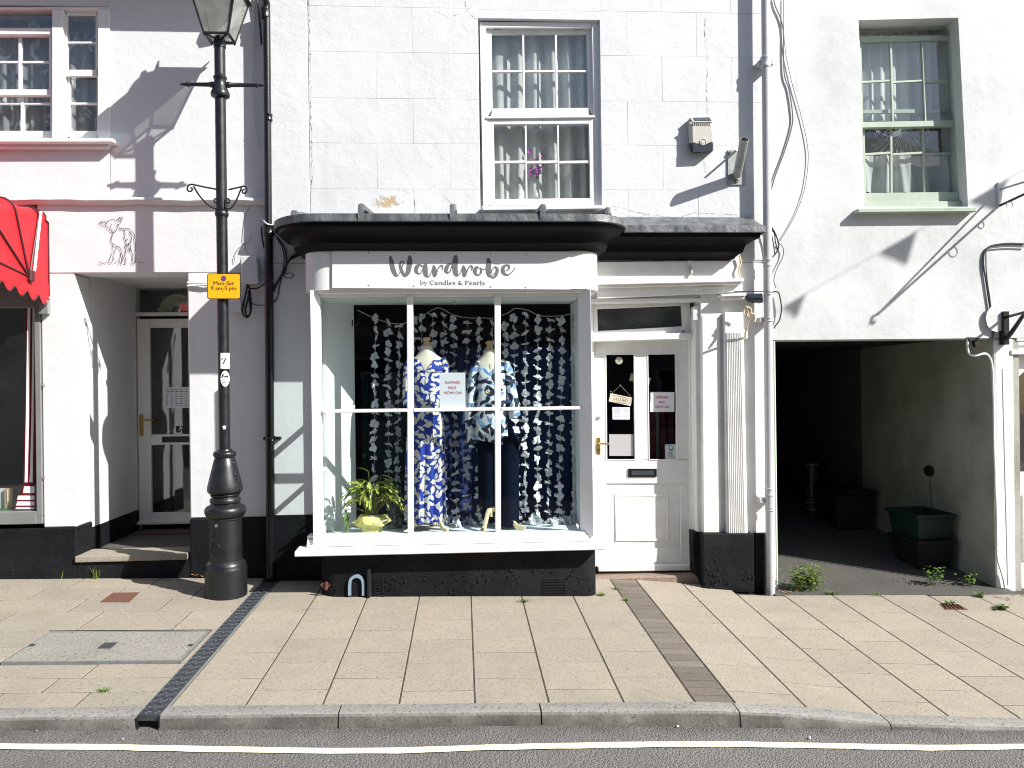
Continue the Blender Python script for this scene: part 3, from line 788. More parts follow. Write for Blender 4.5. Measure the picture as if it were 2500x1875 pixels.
for c0, c1 in ((-284, -105), (-87, 118), (136, 290)):
    for r0, r1 in ((552, 593), (606, 757)):
        m_ = MB(); wr(m_, c0, r0, c1, r1, YL + .084, .004); make(m_, 'pane', M['glass'], wf)
m_ = MB(); wr(m_, lx, 62, 300, 160, YL + .05, .004); make(m_, 'pane', M['glass'], wf)
def curtain(x0, x1, z0, z1, Y, mat, name, parent, amp=.03, wl=.13, n=120):
    ph = random.uniform(0, 6)
    mb = MB().grid(lambda u, v: Vector((x0 + (x1 - x0) * u, Y + amp * math.sin(6.283 * (x1 - x0) * u / wl + ph + .6 * math.sin(u * 17)) * (.6 + .4 * (1 - v)) + .3 * amp * math.sin(u * 57 + v * 2), z0 + (z1 - z0) * v)), n, 6)
    return make(mb, name, mat, parent, smooth=60)
a0, a1 = V('a', lx, 400, YL + .2).x, V('a', 600, 400, YL + .2).x
curtain(a0, a1, wz0, wz1, YL + .15, M['lace'], 'lace_curtain', wf, .02, .11)
def room(x0, x1, y0, y1, z0, z1, mat, parent, name='room'):
    m_ = MB(); t = .03
    m_.box(x0, x1, y1, y1 + t, z0, z1); m_.box(x0 - t, x0, y0, y1, z0, z1); m_.box(x1, x1 + t, y0, y1, z0, z1); m_.box(x0, x1, y0, y1, z0 - t, z0); m_.box(x0, x1, y0, y1, z1, z1 + t)
    return make(m_, name, mat, parent)
room(WX0, XC - .1, YL + TH + .01, 2.6, 3.0, TOP, M['darkgrey'], lh)
# eaves with a gutter, above the picture
m_ = MB(); m_.box(WX0, XC + .02, YL - .22, YL + .3, TOP, TOP + .05); make(m_, 'soffit', M['white'], lh)
m_ = MB(); m_.add([(WX0, YL - .24, TOP + .05), (XC + .02, YL - .24, TOP + .05), (XC + .02, 3.2, 7.2), (WX0, 3.2, 7.2), (WX0, YL - .24, TOP + .10), (XC + .02, YL - .24, TOP + .10), (XC + .02, 3.2, 7.25), (WX0, 3.2, 7.25)], [(0, 3, 2, 1), (4, 5, 6, 7), (0, 1, 5, 4), (1, 2, 6, 5), (2, 3, 7, 6), (3, 0, 4, 7)]); make(m_, 'roof', M['roof'], lh)
m_ = MB(); rg = []
for x in (WX0, XC + .06): rg.append([Vector((x, YL - .27 + .06 * math.cos(math.pi + math.pi * k / 8), TOP + .05 + .06 * math.sin(math.pi + math.pi * k / 8))) for k in range(9)] + [Vector((x, YL - .27 + .055 * math.cos(math.pi * k / 8), TOP + .046 - .05 * math.sin(math.pi * k / 8))) for k in range(9)])
m_.rings(rg); make(m_, 'gutter', M['blackgloss'], lh)
m_ = MB(); m_.box(WX0, WX0 + .2, YL + TH, 3.2, -.2, TOP + .05); m_.box(XC - .25, XC, YL + TH, 3.2, 2.75, TOP); make(m_, 'side_wall', M['left_render'], lh)

# ---- shop window under the awning
m_ = MB(); sz1 = rz + .12
sY = YL + .03
xw = V('q', 282, 900, YL).x; xg = V('q', 247, 900, YL - .004).x
m_.box(xg, sx1 - .001, YL - .004, YL + .12, sill_z, sz1); m_.box(WX0, xg, YL - .004, YL + .12, V('q', 100, 1545, YL).z, V('q', 100, 1455, YL).z)
m_.box(WX0, sx1 - .001, YL + .03, YL + .12, V('q', 100, 30, YL).z, ledge - .03)
m_.box(xg, sx1 - .001, YL - .003, YL + .12, V('q', 100, 1545, YL).z, sill_z)
sf = make(m_, 'shop_window', M['greywood'], lh, bevel=.005)
m_ = MB(); m_.box(WX0, xg, YL + .05, YL + .056, V('q', 100, 1455, YL).z, V('q', 100, 30, YL).z); make(m_, 'pane', M['glass'], sf)
def qx(x, y): return V('q', x, y, YL + .046)
for pts in ([(192, 10), (212, 10), (205, 700), (190, 1250), (172, 1250), (180, 800)], [(228, 10), (243, 10), (236, 700), (227, 1250), (207, 1250), (219, 800)]):
    m_ = MB(); m_.ext([qx(*p) for p in pts], (0, .003, 0)); make(m_, 'stripe', M['sticker'], sf)
m_ = MB(); m_.ext([qx(*p) for p in ((182, 0), (252, 0), (238, 1275), (160, 1275), (172, 800))], (0, .0035, 0)); make(m_, 'stripe_ground', M['redpaint'], sf).location.y += .004
for j, (a, b, l, r) in enumerate(((1278, 1325, 160, 240), (1343, 1372, 118, 240), (1384, 1412, 112, 240), (1425, 1437, 106, 240))):
    m_ = MB(); m_.ext([qx(l + 8, a), qx(r, a), qx(r, b), qx(l, b)], (0, .003, 0)); make(m_, 'stripe', M['sticker'], sf)
m_ = MB(); m_.ext([qx(*p) for p in ((152, 1274), (243, 1274), (243, 1440), (98, 1440), (108, 1380), (140, 1340))], (0, .0035, 0)); make(m_, 'stripe_ground', M['redpaint'], sf).location.y += .004
room(WX0, xg + .02, YL + .13, 2.2, sill_z - .2, rz, M['darkgrey'], lh, 'shop_room')
# small goods standing on green felt inside
gY = YL + .16; gzz = V('q', 60, 1432, gY).z
m_ = MB(); m_.box(WX0 + .1, xg - .05, YL + .08, YL + .6, gzz - .02, gzz); make(m_, 'felt', plain('green_felt', (.02, .16, .03), .95), sf)
m_ = MB(); a = V('q', 30, 1400, gY).x; b = V('q', 85, 1400, gY).x; m_.box(a, b, gY, gY + .02, gzz, V('q', 60, 1292, gY).z); pc = make(m_, 'postcard_rack', M['wood'], None, 'small wooden card rack on green felt in the far left shop window', 'card rack', bevel=.002)
m_ = MB(); m_.box(a + .03, b - .04, gY - .006, gY - .001, gzz + .05, V('q', 60, 1300, gY).z); make(m_, 'card', M['paper'], pc)
a = V('q', -20, 1400, gY).x; b = V('q', 24, 1400, gY).x
m_ = MB(); m_.box(a, b, gY + .03, gY + .05, gzz, V('q', 10, 1295, gY).z); make(m_, 'display_card', M['paper'], None, 'plain white card standing in the bottom corner of the far left shop window', 'card')
for yy in (573, 1215):
    c = V('q', 308, yy, YL); m_ = MB(); m_.tube([(c.x + .009 * math.cos(t * .7), YL - .008, c.z + .014 * math.sin(t * .7)) for t in range(10)], .0025, 5); m_.tube([(c.x, YL + .01, c.z), (c.x, YL - .008, c.z)], .003, 5)
    make(m_, 'wall_eye', M['steel'], lh)

# ---- lamb painted in thin line on the fascia
ls = [[(365, 350), (400, 310), (470, 290), (540, 292), (600, 315)], [(350, 345), (240, 322), (165, 355), (138, 390), (170, 425), (250, 455), (330, 470)], [(320, 395), (230, 360), (180, 375)],
      [(600, 310), (660, 250), (720, 218), (765, 222), (770, 250), (735, 320), (690, 400), (640, 430)], [(655, 350), (670, 280), (685, 260)], [(705, 320), (715, 260)],
      [(365, 350), (335, 400), (350, 480), (380, 540), (420, 590), (460, 605), (500, 632), (550, 625), (600, 580), (620, 500), (625, 410)], [(455, 430), (445, 520), (470, 555), (495, 545)], [(470, 590), (520, 600), (560, 575)],
      [(565, 390), (600, 385)], [(345, 435), (355, 445)], [(455, 420), (490, 430)],
      [(640, 430), (690, 520), (710, 580)], [(490, 640), (510, 690), (470, 770), (455, 840), (470, 900), (540, 965), (600, 1015), (650, 1010), (700, 1070), (730, 1130), (735, 1200), (770, 1290), (765, 1380), (740, 1440)],
      [(690, 525), (780, 535), (815, 590), (835, 690), (825, 780), (855, 870), (860, 960), (835, 1060), (850, 1150), (830, 1290), (855, 1370), (855, 1470)], [(810, 545), (900, 525), (990, 580), (1070, 670), (1095, 760), (1110, 920), (1115, 1100), (1105, 1200), (1120, 1300), (1115, 1440)],
      [(945, 630), (985, 670), (1005, 780), (1000, 860), (950, 930), (870, 960)], [(910, 815), (860, 870)], [(920, 960), (915, 1050), (960, 1135), (985, 1060), (970, 940)], [(985, 1060), (1015, 1180), (1045, 1280), (1030, 1420)],
      [(500, 960), (490, 1100), (480, 1220), (430, 1340), (400, 1440)], [(625, 1030), (570, 1120), (540, 1220), (525, 1360), (480, 1430)], [(725, 1200), (700, 1330), (680, 1450)],
      [(395, 1445), (430, 1465), (475, 1455)], [(740, 1445), (760, 1490), (845, 1500)], [(1025, 1440), (1035, 1485), (1080, 1480), (1112, 1440), (1040, 1435)], [(665, 1465), (720, 1465)],
      [(120, 1440), (180, 1470), (210, 1450), (240, 1480), (340, 1440)], [(540, 1450), (600, 1430), (640, 1440)], [(1190, 1440), (1350, 1440)]]
m_ = MB()
for i, s_ in enumerate(ls):
    ribbon(m_, [(x, y, 17 if 12 < i < 20 else 12) for x, y in s_], lambda x, y: V('x', x, y, YL - .0005), 5, i * .00012)
make(m_, 'lamb_drawing', M['lambink'], lh)

# ================================================================ red awning
aw = emp('awning', (-3.6, YL, 2.3), 'red canvas hooped awning with scalloped edge over the far left shop window', 'awning')
Xe = V('B', 662, 900, YL).x - .004
ratio = Xe / ((N('B', 385, 1180)[0] - 1250))
def yfor(px, py):
    """depth at which the end panel X = Xe is seen at this pixel column"""
    d = (px - 1250) / FPX * _R + (937.5 - py) / FPX * _U + _F
    t = (Xe - CAM.x) / d.x
    return CAM + d * t
pv = yfor(*N('B', 385, 1190))
def endp(x, y): return yfor(*N('B', x, y))
tops = [endp(660, 330), endp(535, 265), endp(175, 130)]
prj = tops[0].y - pv.y
# hoop tips round the pivot: (forward distance, height)
tips = [(YL, endp(655, 300).z), (endp(530, 250).y, endp(530, 250).z), (endp(165, 120).y, endp(165, 120).z), (pv.y - .62, pv.z + .46), (pv.y - .78, pv.z + .10)]
bot = [endp(655, 1450), endp(625, 1300)]
LEN = 2.6
mb = MB()
def hoop(y, z, k=10):
    c = Vector((Xe, pv.y, pv.z)); t = Vector((Xe, y, z)); r = .10
    pts = [c.lerp(t, i / 5) for i in range(5)]
    dirv = (t - c).normalized()
    for i in range(5):
        a = math.pi / 2 * i / 4
        pts.append(t - dirv * r + dirv * r * math.sin(a) + Vector((-r * (1 - math.cos(a)), 0, 0)))
    pts.append(Vector((Xe - LEN, pts[-1].y, pts[-1].z)))
    return pts
HP = [hoop(*t) for t in tips]
back = [Vector((Xe, YL - .004, bot[0].z + (tips[0][1] - .1 - bot[0].z) * i / 4)) for i in range(5)] + HP[0][5:]
HP[0] = back
fine = []
for i in range(len(HP) - 1):
    for j in range(4):
        t = j / 4
        sag = -.018 * math.sin(math.pi * t)
        row = []
        for k_, (a, b) in enumerate(zip(HP[i], HP[i + 1])):
            p = a.lerp(b, t); c = Vector((p.x, pv.y, pv.z)); dv = (p - c)
            if k_ >= 5 and dv.length > .05: p = p + dv.normalized() * sag * 1.3
            if 1 <= k_ < 6: p = p + Vector((-sag * -.8 * (k_ / 5), 0, 0))
            row.append(p)
        fine.append(row)
fine.append(HP[-1])
mb.rings(fine, close=False, cap=False)
make(mb, 'canvas', M['red'], aw, smooth=60)
for h in HP[1:]:
    m_ = MB(); m_.tube([p + Vector((.006, 0, 0)) for p in h], .009, 6); make(m_, 'hoop', M['maroon'], aw, smooth=60)
m_ = MB(); m_.tube([p + Vector((.004, 0, 0)) for p in HP[0]], .006, 6); make(m_, 'edge_trim', M['maroon'], aw, smooth=60)
# valance with scallops, end panel then along the front
v0 = bot[0]; m_ = MB(); tr = MB(); 
yb, zb_ = YL - .01, endp(640, 1285).z
fwd = HP[-1][4]
path = [Vector((Xe + .003, yb + (fwd.y - yb) * i / 40, zb_ + (fwd.z - zb_) * i / 40)) for i in range(41)] + [Vector((Xe - LEN * i / 60, HP[-1][-1].y, HP[-1][-1].z)) for i in range(1, 61)]
dsum = 0; lowr = []
for i, p in enumerate(path):
    if i: dsum += (p - path[i - 1]).length
    lowr.append(p - Vector((0, 0, .125 + .065 * abs(math.sin(dsum * math.pi / .165)))))
n = len(path)
m_.add(path + lowr, [(i, i + 1, n + i + 1, n + i) for i in range(n - 1)])
make(m_, 'valance', M['red'], aw)
m_ = MB(); m_.tube([p + Vector((.003, -.001, 0)) for p in lowr], .007, 5); make(m_, 'valance_trim', M['maroon'], aw)
m_ = MB(); m_.box(Xe - .02, Xe + .035, pv.y - .03, pv.y + .03, pv.z - .04, pv.z + .05); make(m_, 'pivot_bracket', M['maroon'], aw, bevel=.006)
m_ = MB(); m_.tube([endp(518, 310) + Vector((.02, 0, 0)), endp(430, 1120) + Vector((.02, 0, 0))], .011, 6); make(m_, 'pull_cord', M['sticker'], aw)
c = V('B', 600, 1600, YL); m_ = MB(); m_.box(c.x - .02, c.x + .05, YL - .05, YL - .004, c.z - .06, c.z + .05); make(m_, 'wall_bracket', M['steel'], aw)
# ================================================================ the shop building
shop = emp('shop_building', (.4, 0, gz(.4, 0)), 'white two storey shop building with a glazed bay window and black canopy', 'shop')
XR = P(1886, 700, 0).x
CT = 6.1
BK = .004                                              # wall face behind the ashlar blocks
u0, u1 = V('d', 1150, 600, 0).x, V('d', 1806, 600, 0).x           # upper window opening
uz0, uz1 = V('d', 1480, 1125, 0).z, V('d', 1480, 105, 0).z
low = 2.66
dX0, dX1 = V('i', 150, 900, 0).x, V('i', 1036, 900, 0).x
bXl, bXr = P(762, 1000, -.42).x, P(1447, 1000, -.42).x
w = MB()
w.box(XC, u0, BK, .30, low, CT); w.box(u1, XR, BK, .30, low, CT); w.box(u0, u1, BK, .30, uz1, CT); w.box(u0, u1, BK, .30, low, uz0)
make(w, 'upper_wall', M['render'], shop, bevel=.008)
w = MB(); w.box(XC, bXl + .04, BK, .30, V('C', 100, 1000, 0).z, low - .002)
make(w, 'lower_wall', M['left_render'], shop)
w = MB(); w.box(XC, bXl + .06, BK - .006, .30, -.1, V('C', 100, 1000, 0).z - .002); make(w, 'plinth', M['black'], shop, bevel=.006)
w = MB(); w.box(dX1, XR, BK, .30, -.3, low - .002); make(w, 'lower_wall', M['oldwhite'], shop, bevel=.004)
w = MB(); w.box(dX0 - .15, dX1, .02, .30, V('i', 500, 430, 0).z, low - .002); make(w, 'lintel', M['oldwhite'], shop)

# ---- incised render: each block of the wall is a piece, with fine joints between
qL = V('d', 232, 600, 0).x
def block(x0, x1, z0, z1, parts=None):
    g = .0004
    if x1 - x0 < .03 or z1 - z0 < .03: return
    m_ = MB(); m_.box(x0 + g, x1 - g, 0 + random.uniform(-.0008, .0008), BK + .02, z0 + g, z1 - g)
    make(m_, 'ashlar_block', M['render'], shop, bevel=.0012)
zr = [V('d', 500, y, 0).z for y in (35, 280, 530, 773, 1020)]
zr = [zr[0] + .40 * 3, zr[0] + .40 * 2, zr[0] + .40] + zr + [low + .02]
v1 = [V('d', x, 400, 0).x for x in (395, 790)]; bw = v1[1] - v1[0]
xr2 = V('g', 765, 500, 0).x
for r, (zt, zb) in enumerate(zip(zr, zr[1:])):
    ref = v1[0] if r % 2 == 1 else v1[0] + bw * .5
    ref2 = xr2 - .36 if r % 2 else xr2 - .08
    x = ref - 4 * bw
    mid = (zt + zb) / 2
    segs = [(qL, XR)] if zb > uz1 + .1 else [(qL, u0 - .002), (u1 + .002, XR)]
    lint = uz1 + .075
    if zb <= uz1 + .1 < zt + .05 and zt > lint + .02:
        block(u0 - .06, u1 + .004, uz1 + .002, lint)
        block(u0 - .06, u0 + .5, lint, zt); block(u0 + .5, u1 + .004, lint, zt)
        segs = [(qL, u0 - .06), (u1 + .004, XR)]
    for a, b in segs:
        xx = x
        while xx < b:
            l, rr = max(xx, a), min(xx + bw, b)
            block(l, rr, zb, zt); xx += bw
# plain strip at the corner left of the blocks
m_ = MB(); m_.box(XC, qL - .006, -.001, BK + .01, low + .02, CT); make(m_, 'corner_render', M['render'], shop, bevel=.008)
# cracks and lifted paint along the old joints
def crack(view, pts, Y=-.0022, wd=1.3, jit=1.0, seed=1, mat='crackline'):
    rr = random.Random(seed); m_ = MB(); q = []
    for (a, b) in zip(pts, pts[1:]):
        n = max(2, int(math.hypot(b[0] - a[0], b[1] - a[1]) / 9))
        for i in range(n):
            t = i / n; q.append((a[0] + (b[0] - a[0]) * t + rr.uniform(-3, 3) * jit, a[1] + (b[1] - a[1]) * t + rr.uniform(-3, 3) * jit, wd * rr.choice((.15, .35, .5, .9, .05, .05))))
    q.append((*pts[-1], .3)); ribbon(m_, q, lambda x, y: V(view, x, y, Y), 0)
    return m_
M['crackline'] = plain('crack_grey', (.22, .21, .20), .9)  # even dark grey for the crack lines
cr = [('d', [(230, 0), (238, 300), (243, 700), (250, 960), (240, 1095)], 4.2), ('d', [(1075, 0), (1085, 60), (1130, 100), (1150, 112)], 3), ('d', [(900, 60), (980, 85), (1080, 70)], 1.6),
      ('g', [(765, 100), (760, 200), (775, 330), (770, 480), (775, 660)], 4.0), ('g', [(755, 915), (765, 1010)], 3.5),
      ('g', [(200, 1180), (320, 1215), (420, 1240), (520, 1250), (600, 1262), (700, 1228), (850, 1240), (1000, 1245), (1095, 1242)], 3.0), ('g', [(210, 1200), (330, 1250), (480, 1262)], 1.8),
      ('d', [(800, 1060), (810, 1140)], 3), ('d', [(960, 1050), (1005, 1110), (1010, 1140)], 2), ('d', [(870, 1030), (930, 985)], 2), ('d', [(60, 1140), (150, 1090)], 1.5), ('d', [(715, 1020), (770, 1040), (840, 1020)], 1.6)]
for i, (vw, pt, wd) in enumerate(cr):
    make(crack(vw, pt, -.0024, wd, 1.3, i), 'hairline_crack', M['crackline'], shop)

# ---- upper sash window
YW = .035
win = MB()
def d_(mb, x0, y0, x1, y1, Y, t): mb.px('d', x0, y0, x1, y1, Y, t)
win.poly('d', [(1152, 118), (1186, 118), (1200, 1110), (1172, 1110)], YW, .08)
win.poly('d', [(1757, 118), (1800, 118), (1822, 1110), (1782, 1110)], YW, .08)
win.poly('d', [(1186, 118), (1757, 118), (1757, 150), (1186, 150)], YW, .08)
usw = make(win, 'sash_window', M['white'], shop, bevel=.003)
m_ = MB(); m_.ext([V('d', *p, -.07) for p in ((1162, 1112), (1822, 1108), (1822, 1128), (1168, 1136))], (0, .26, 0)); make(m_, 'sill', M['oldwhite'], usw, bevel=.005)
m_ = MB()
def dp(pts, Y, t): m_.poly('d', pts, Y, t)
dp([(1187, 152), (1216, 152), (1222, 590), (1192, 626)], YW + .03, .04); dp([(1730, 152), (1757, 152), (1768, 626), (1740, 590)], YW + .03, .04)
dp([(1216, 152), (1730, 152), (1730, 183), (1216, 183)], YW + .03, .04); dp([(1222, 586), (1740, 582), (1748, 620), (1214, 626)], YW + .028, .045)
for xa, xb in ((1381, 1389), (1558, 1565)): dp([(xa, 183), (xa + 11, 183), (xb + 8, 585), (xb - 2, 585)], YW + .036, .03)
for a, b in ((1217, 1381), (1393, 1557), (1570, 1731)): dp([(a, 379), (b, 378), (b, 389), (a, 390)], YW + .037, .028)
make(m_, 'upper_sash', M['oldwhite'], usw, bevel=.002)
m_ = MB(); dp([(1188, 628), (1772, 622), (1773, 634), (1188, 640)], YW - .012, .09); make(m_, 'meeting_rail', M['white'], usw, bevel=.003)
m_ = MB()
dp([(1190, 642), (1228, 642), (1236, 1075), (1202, 1108)], YW + .006, .05); dp([(1742, 636), (1772, 636), (1786, 1106), (1750, 1072)], YW + .006, .05)
dp([(1228, 642), (1742, 636), (1742, 668), (1228, 672)], YW + .006, .05); dp([(1236, 1075), (1750, 1070), (1784, 1106), (1204, 1110)], YW + .004, .055)
for xa, xb in ((1396, 1404), (1570, 1578)): dp([(xa, 671), (xa + 9, 671), (xb + 6, 1072), (xb - 3, 1072)], YW + .014, .035)
for a, b in ((1230, 1398), (1408, 1573), (1582, 1746)): dp([(a, 869), (b, 866), (b, 879), (a, 882)], YW + .015, .033)
make(m_, 'lower_sash', M['oldwhite'], usw, bevel=.002)
for c0, c1 in ((1217, 1382), (1392, 1560), (1569, 1735)):
    for r0, r1 in ((183, 379), (389, 588)):
        m_ = MB(); d_(m_, c0, r0, c1, r1, YW + .05, .004); make(m_, 'pane', M['glass'], usw)
for c0, c1 in ((1229, 1402), (1406, 1577), (1580, 1750)):
    for r0, r1 in ((670, 868), (880, 1075)):
        m_ = MB(); d_(m_, c0, r0, c1, r1, YW + .03, .004); make(m_, 'pane', M['glass'], usw)
m_ = MB(); dp([(1225, 150), (1275, 150), (1275, 156), (1225, 156)], YW + .02, .01); dp([(1660, 150), (1710, 150), (1710, 156), (1660, 156)], YW + .02, .01); make(m_, 'catch', M['steel'], usw)
curtain(u0 - .05, u1 + .05, uz0 - .03, uz1 + .05, YW + .15, M['net'], 'net_curtain', usw, .04, .15, 160)
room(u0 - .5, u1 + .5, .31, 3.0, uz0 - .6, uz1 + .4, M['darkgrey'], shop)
m_ = MB(); m_.box(u0, u1, YW + .085, .36, uz0 - .03, V('d', 1450, 1078, YW + .1).z - .002); make(m_, 'inner_sill', M['white'], usw)
# vase of purple flowers on the inner sill
vY = YW + .15; vb = V('w', 665, 1476, vY); vs_ = V('d', 1450, 1078, YW + .1).z
root = emp('flower_vase', vb, 'white bottle vase of purple orchids on the upper window sill', 'vase')
s_ = (V('w', 665, 1250, vY).z - vb.z) / .145
m_ = MB(); m_.lathe(vb.x, vY, [(.036, vb.z), (.040, vb.z + .006), (.036, vb.z + .03), (.022, vb.z + .09), (.014, vb.z + .13), (.016, vb.z + .145)], 20); make(m_, 'vase', M['china'], root, smooth=50)
m_ = MB(); m_.lathe(vb.x, vY - .001, [(.016, vb.z + .146), (.024, vb.z + .185), (.0, vb.z + .187)], 14); make(m_, 'neck_wrap', M['navy'], root, smooth=50)
rr = random.Random(4)
def bloom(mb, c, r, rr):
    n = 5; a0 = rr.uniform(0, 6)
    for k in range(n):
        a = a0 + k * 6.283 / n; d = Vector((math.cos(a), -.45 + rr.uniform(-.2, .2), math.sin(a))); s = Vector((-math.sin(a), 0, math.cos(a)))
        mb.add([c, c + d * r * .6 + s * r * .38, c + d * r + Vector((0, -.004, 0)), c + d * r * .6 - s * r * .38], [(0, 1, 2, 3)])
for (x, y) in ((585, 885), (680, 850), (665, 925), (735, 935), (615, 960), (640, 1060), (690, 1100), (610, 1110), (735, 1045), (655, 1140), (700, 1145), (630, 1180), (665, 1005), (600, 1165)):
    c = V('w', x, y, vY + rr.uniform(-.03, .03)); m_ = MB(); bloom(m_, c, rr.uniform(.026, .036), rr); m_.tube([c, Vector((vb.x, vY, vb.z + .18))], .002, 4)
    make(m_, 'bloom', M['petal'], root)

# ================================================================ bay window
YG = -.40
bz0 = -.12
base_z = V('f', 1100, 1250, -.46).z
bay = None
m_ = MB()
# plinth of the bay, rounded at the right end
def rrect(x0, x1, yf, yb, r, n=6, rl=None):
    """plan outline from the back left round the front to the back right"""
    rl = r if rl is None else rl
    pts = [(x0, yb), (x0, yf + rl)]
    pts += [(x0 + rl - rl * math.cos(math.pi / 2 * i / n), yf + rl - rl * math.sin(math.pi / 2 * i / n)) for i in range(1, n + 1)]
    pts += [(x1 - r + r * math.sin(math.pi / 2 * i / n), yf + r - r * math.cos(math.pi / 2 * i / n)) for i in range(0, n + 1)]
    pts += [(x1, yb)]
    return pts
sl0 = V('f', 1100, 1170, YG - .02).z                      # top of the sill slope
pX0, pX1 = V('f', 215, 1450, -.46).x, V('f', 2098, 1400, -.46).x
pl = rrect(pX0, pX1, -.46, .02, .10, 6, .14)
m_.rings([[Vector((x, y, z)) for x, y in pl] for z in (-.20, .05, sl0 - .05)])
bayp = make(m_, 'bay_plinth', M['black'], shop, smooth=50)
# air bricks, the loop and the stub pipe
def airbrick(x0, y0, x1, y1, n, name='air_brick'):
    a, b = V('f', x0, y0, -.46), V('f', x1, y1, -.46)
    m_ = MB()
    t = .012
    m_.box(a.x, b.x, -.464, -.455, a.z - t, a.z); m_.box(a.x, b.x, -.464, -.455, b.z, b.z + t); m_.box(a.x, a.x + t, -.464, -.455, b.z + t, a.z - t); m_.box(b.x - t, b.x, -.464, -.455, b.z + t, a.z - t)
    o = make(m_, name, M['black'], shop, bevel=.003)
    h = (a.z - b.z - 2 * t) / n
    for i in range(n):
        m_ = MB(); m_.box(a.x + t, b.x - t, -.4655, -.4602, b.z + t + h * (i + .22), b.z + t + h * (i + .80)); make(m_, 'louvre', M['black'], o, bevel=.003)
airbrick(1722, 1418, 1884, 1530, 5); airbrick(585, 1420, 655, 1535, 5)
c = [V('f', x, y, -.478) for x, y in ((424, 1532), (424, 1460), (432, 1425), (450, 1408), (472, 1402), (494, 1408), (510, 1425), (517, 1460), (517, 1532))]
m_ = MB(); c = [Vector(p) for p in smooth_pts([tuple(p) for p in c], 3)]
for i in range(len(c) - 1):
    pass
rg = []
for i, p in enumerate(c):
    t = (c[min(i + 1, len(c) - 1)] - c[max(i - 1, 0)]).normalized(); nrm = Vector((-t.z, 0, t.x))
    rg.append([p + nrm * .011 + Vector((0, -.004, 0)), p - nrm * .011 + Vector((0, -.004, 0)), p - nrm * .011 + Vector((0, .02, 0)), p + nrm * .011 + Vector((0, .02, 0))])
m_.rings(rg); make(m_, 'boot_scraper', M['bluemetal'], None, 'small pale blue metal hoop at the foot of the bay plinth', 'boot scraper', smooth=40)
m_ = MB(); a = V('f', 554, 1352, -.49); b = V('f', 554, 1540, -.49)
m_.lathe(a.x, -.488, [(.017, b.z), (.017, a.z - .05), (.019, a.z - .05), (.019, a.z - .035), (.016, a.z - .035), (.016, a.z - .004), (.010, a.z)], 12)
make(m_, 'waste_pipe', M['iron'], None, 'short black stub pipe beside the pale blue hoop', 'pipe', smooth=40)

# frame, in the shop's bay
zg0 = V('f', 1100, 1126, YG).z; zg1 = V('e', 1100, 716, YG).z
def bpx(mb, v, pts, Y=-.42, t=.06): mb.poly(v, pts, Y, t)
m_ = MB()
bpx(m_, 'f', [(140, 1126), (2066, 1102), (2084, 1118), (135, 1150)], -.45, .10)
bayf = make(m_, 'bay_window', M['white'], shop, bevel=.005)
m_ = MB()
zsb = V('f', 1100, 1158, -.46).z
def slope(xl, xr, zl, zr_, yl, dz):
    pass
A = [V('f', 138, 1152, -.46), V('f', 2082, 1120, -.46)]; B = [V('f', 132, 1205, -.472), V('f', 2085, 1165, -.472)]
C0 = [V('f', 50, 1236, -.585), V('f', 2152, 1188, -.585)]; D0 = [V('f', 48, 1272, -.585), V('f', 2155, 1224, -.585)]
def yb(p, y): return Vector((p.x, y, p.z))
for a, b in zip((A, ), (B, )):
    m_.ext([a[0], a[1], b[1], b[0]], (0, .1, 0))
make(m_, 'sill_riser', M['white'], bayf, bevel=.004)
m_ = MB(); rg = []
bl = Vector((B[0].x - .0, -.46, B[0].z - .002)); br = Vector((B[1].x, -.46, B[1].z - .002))
for (p, q_, r_) in ((C0[0], D0[0], bl), (C0[1], D0[1], br)):
    rg.append([Vector((p.x, -.40, r_.z - .0)), Vector((p.x, p.y, p.z)), Vector((p.x, q_.y, q_.z)), Vector((p.x, -.40, q_.z - .0))])
m_.rings(rg); make(m_, 'sill', M['white'], bayf, bevel=.006)
# side return of sill on the left
# corner posts with a splayed inner face
def post(xo, xi, z0, z1, side):
    m_ = MB(); yf = -.49
    pl = [(xo, yf), (xi, YG - .012), (xi, YG + .04), (xo + (.045 if side < 0 else -.045), YG + .06), (xo, YG + .02)]
    if side > 0: pl = list(reversed(pl))
    m_.rings([[Vector((x, y, z)) for x, y in pl] for z in (z0, z1)])
    return make(m_, 'corner_post', M['white'], bayf, bevel=.003)
zt_ = V('e', 1100, 690, -.44).z
pxl = (V('f', 172, 600, -.49).x, V('f', 240, 600, YG).x); pxr = (V('f', 2066, 600, -.49).x, V('f', 1977, 600, YG).x)
post(pxl[0], pxl[1], zg0 - .02, zt_ + .02, -1); post(pxr[0], pxr[1], zg0 - .02, zt_ + .02, 1)
m_ = MB(); m_.box(pxl[1], pxr[1], YG - .02, YG + .04, zg1, zt_ + .05); make(m_, 'head_rail', M['white'], bayf, bevel=.003)
m_ = MB(); bpx(m_, 'f', [(810, -492), (852, -492), (856, 1126), (816, 1130)], -.43, .06)
make(m_, 'mullion', M['white'], bayf, bevel=.004)
m_ = MB(); bpx(m_, 'f', [(1402, -490), (1444, -490), (1446, 1112), (1408, 1114)], -.43, .06); make(m_, 'mullion', M['white'], bayf, bevel=.004)
for a, b, ya, yb2 in ((240, 814, 285, 278), (854, 1405, 277, 270), (1446, 2000, 269, 262)):
    m_ = MB(); bpx(m_, 'f', [(a, ya - 8), (b, yb2 - 8), (b, yb2 + 14), (a, ya + 16)], -.435, .05); make(m_, 'transom', M['white'], bayf, bevel=.004)
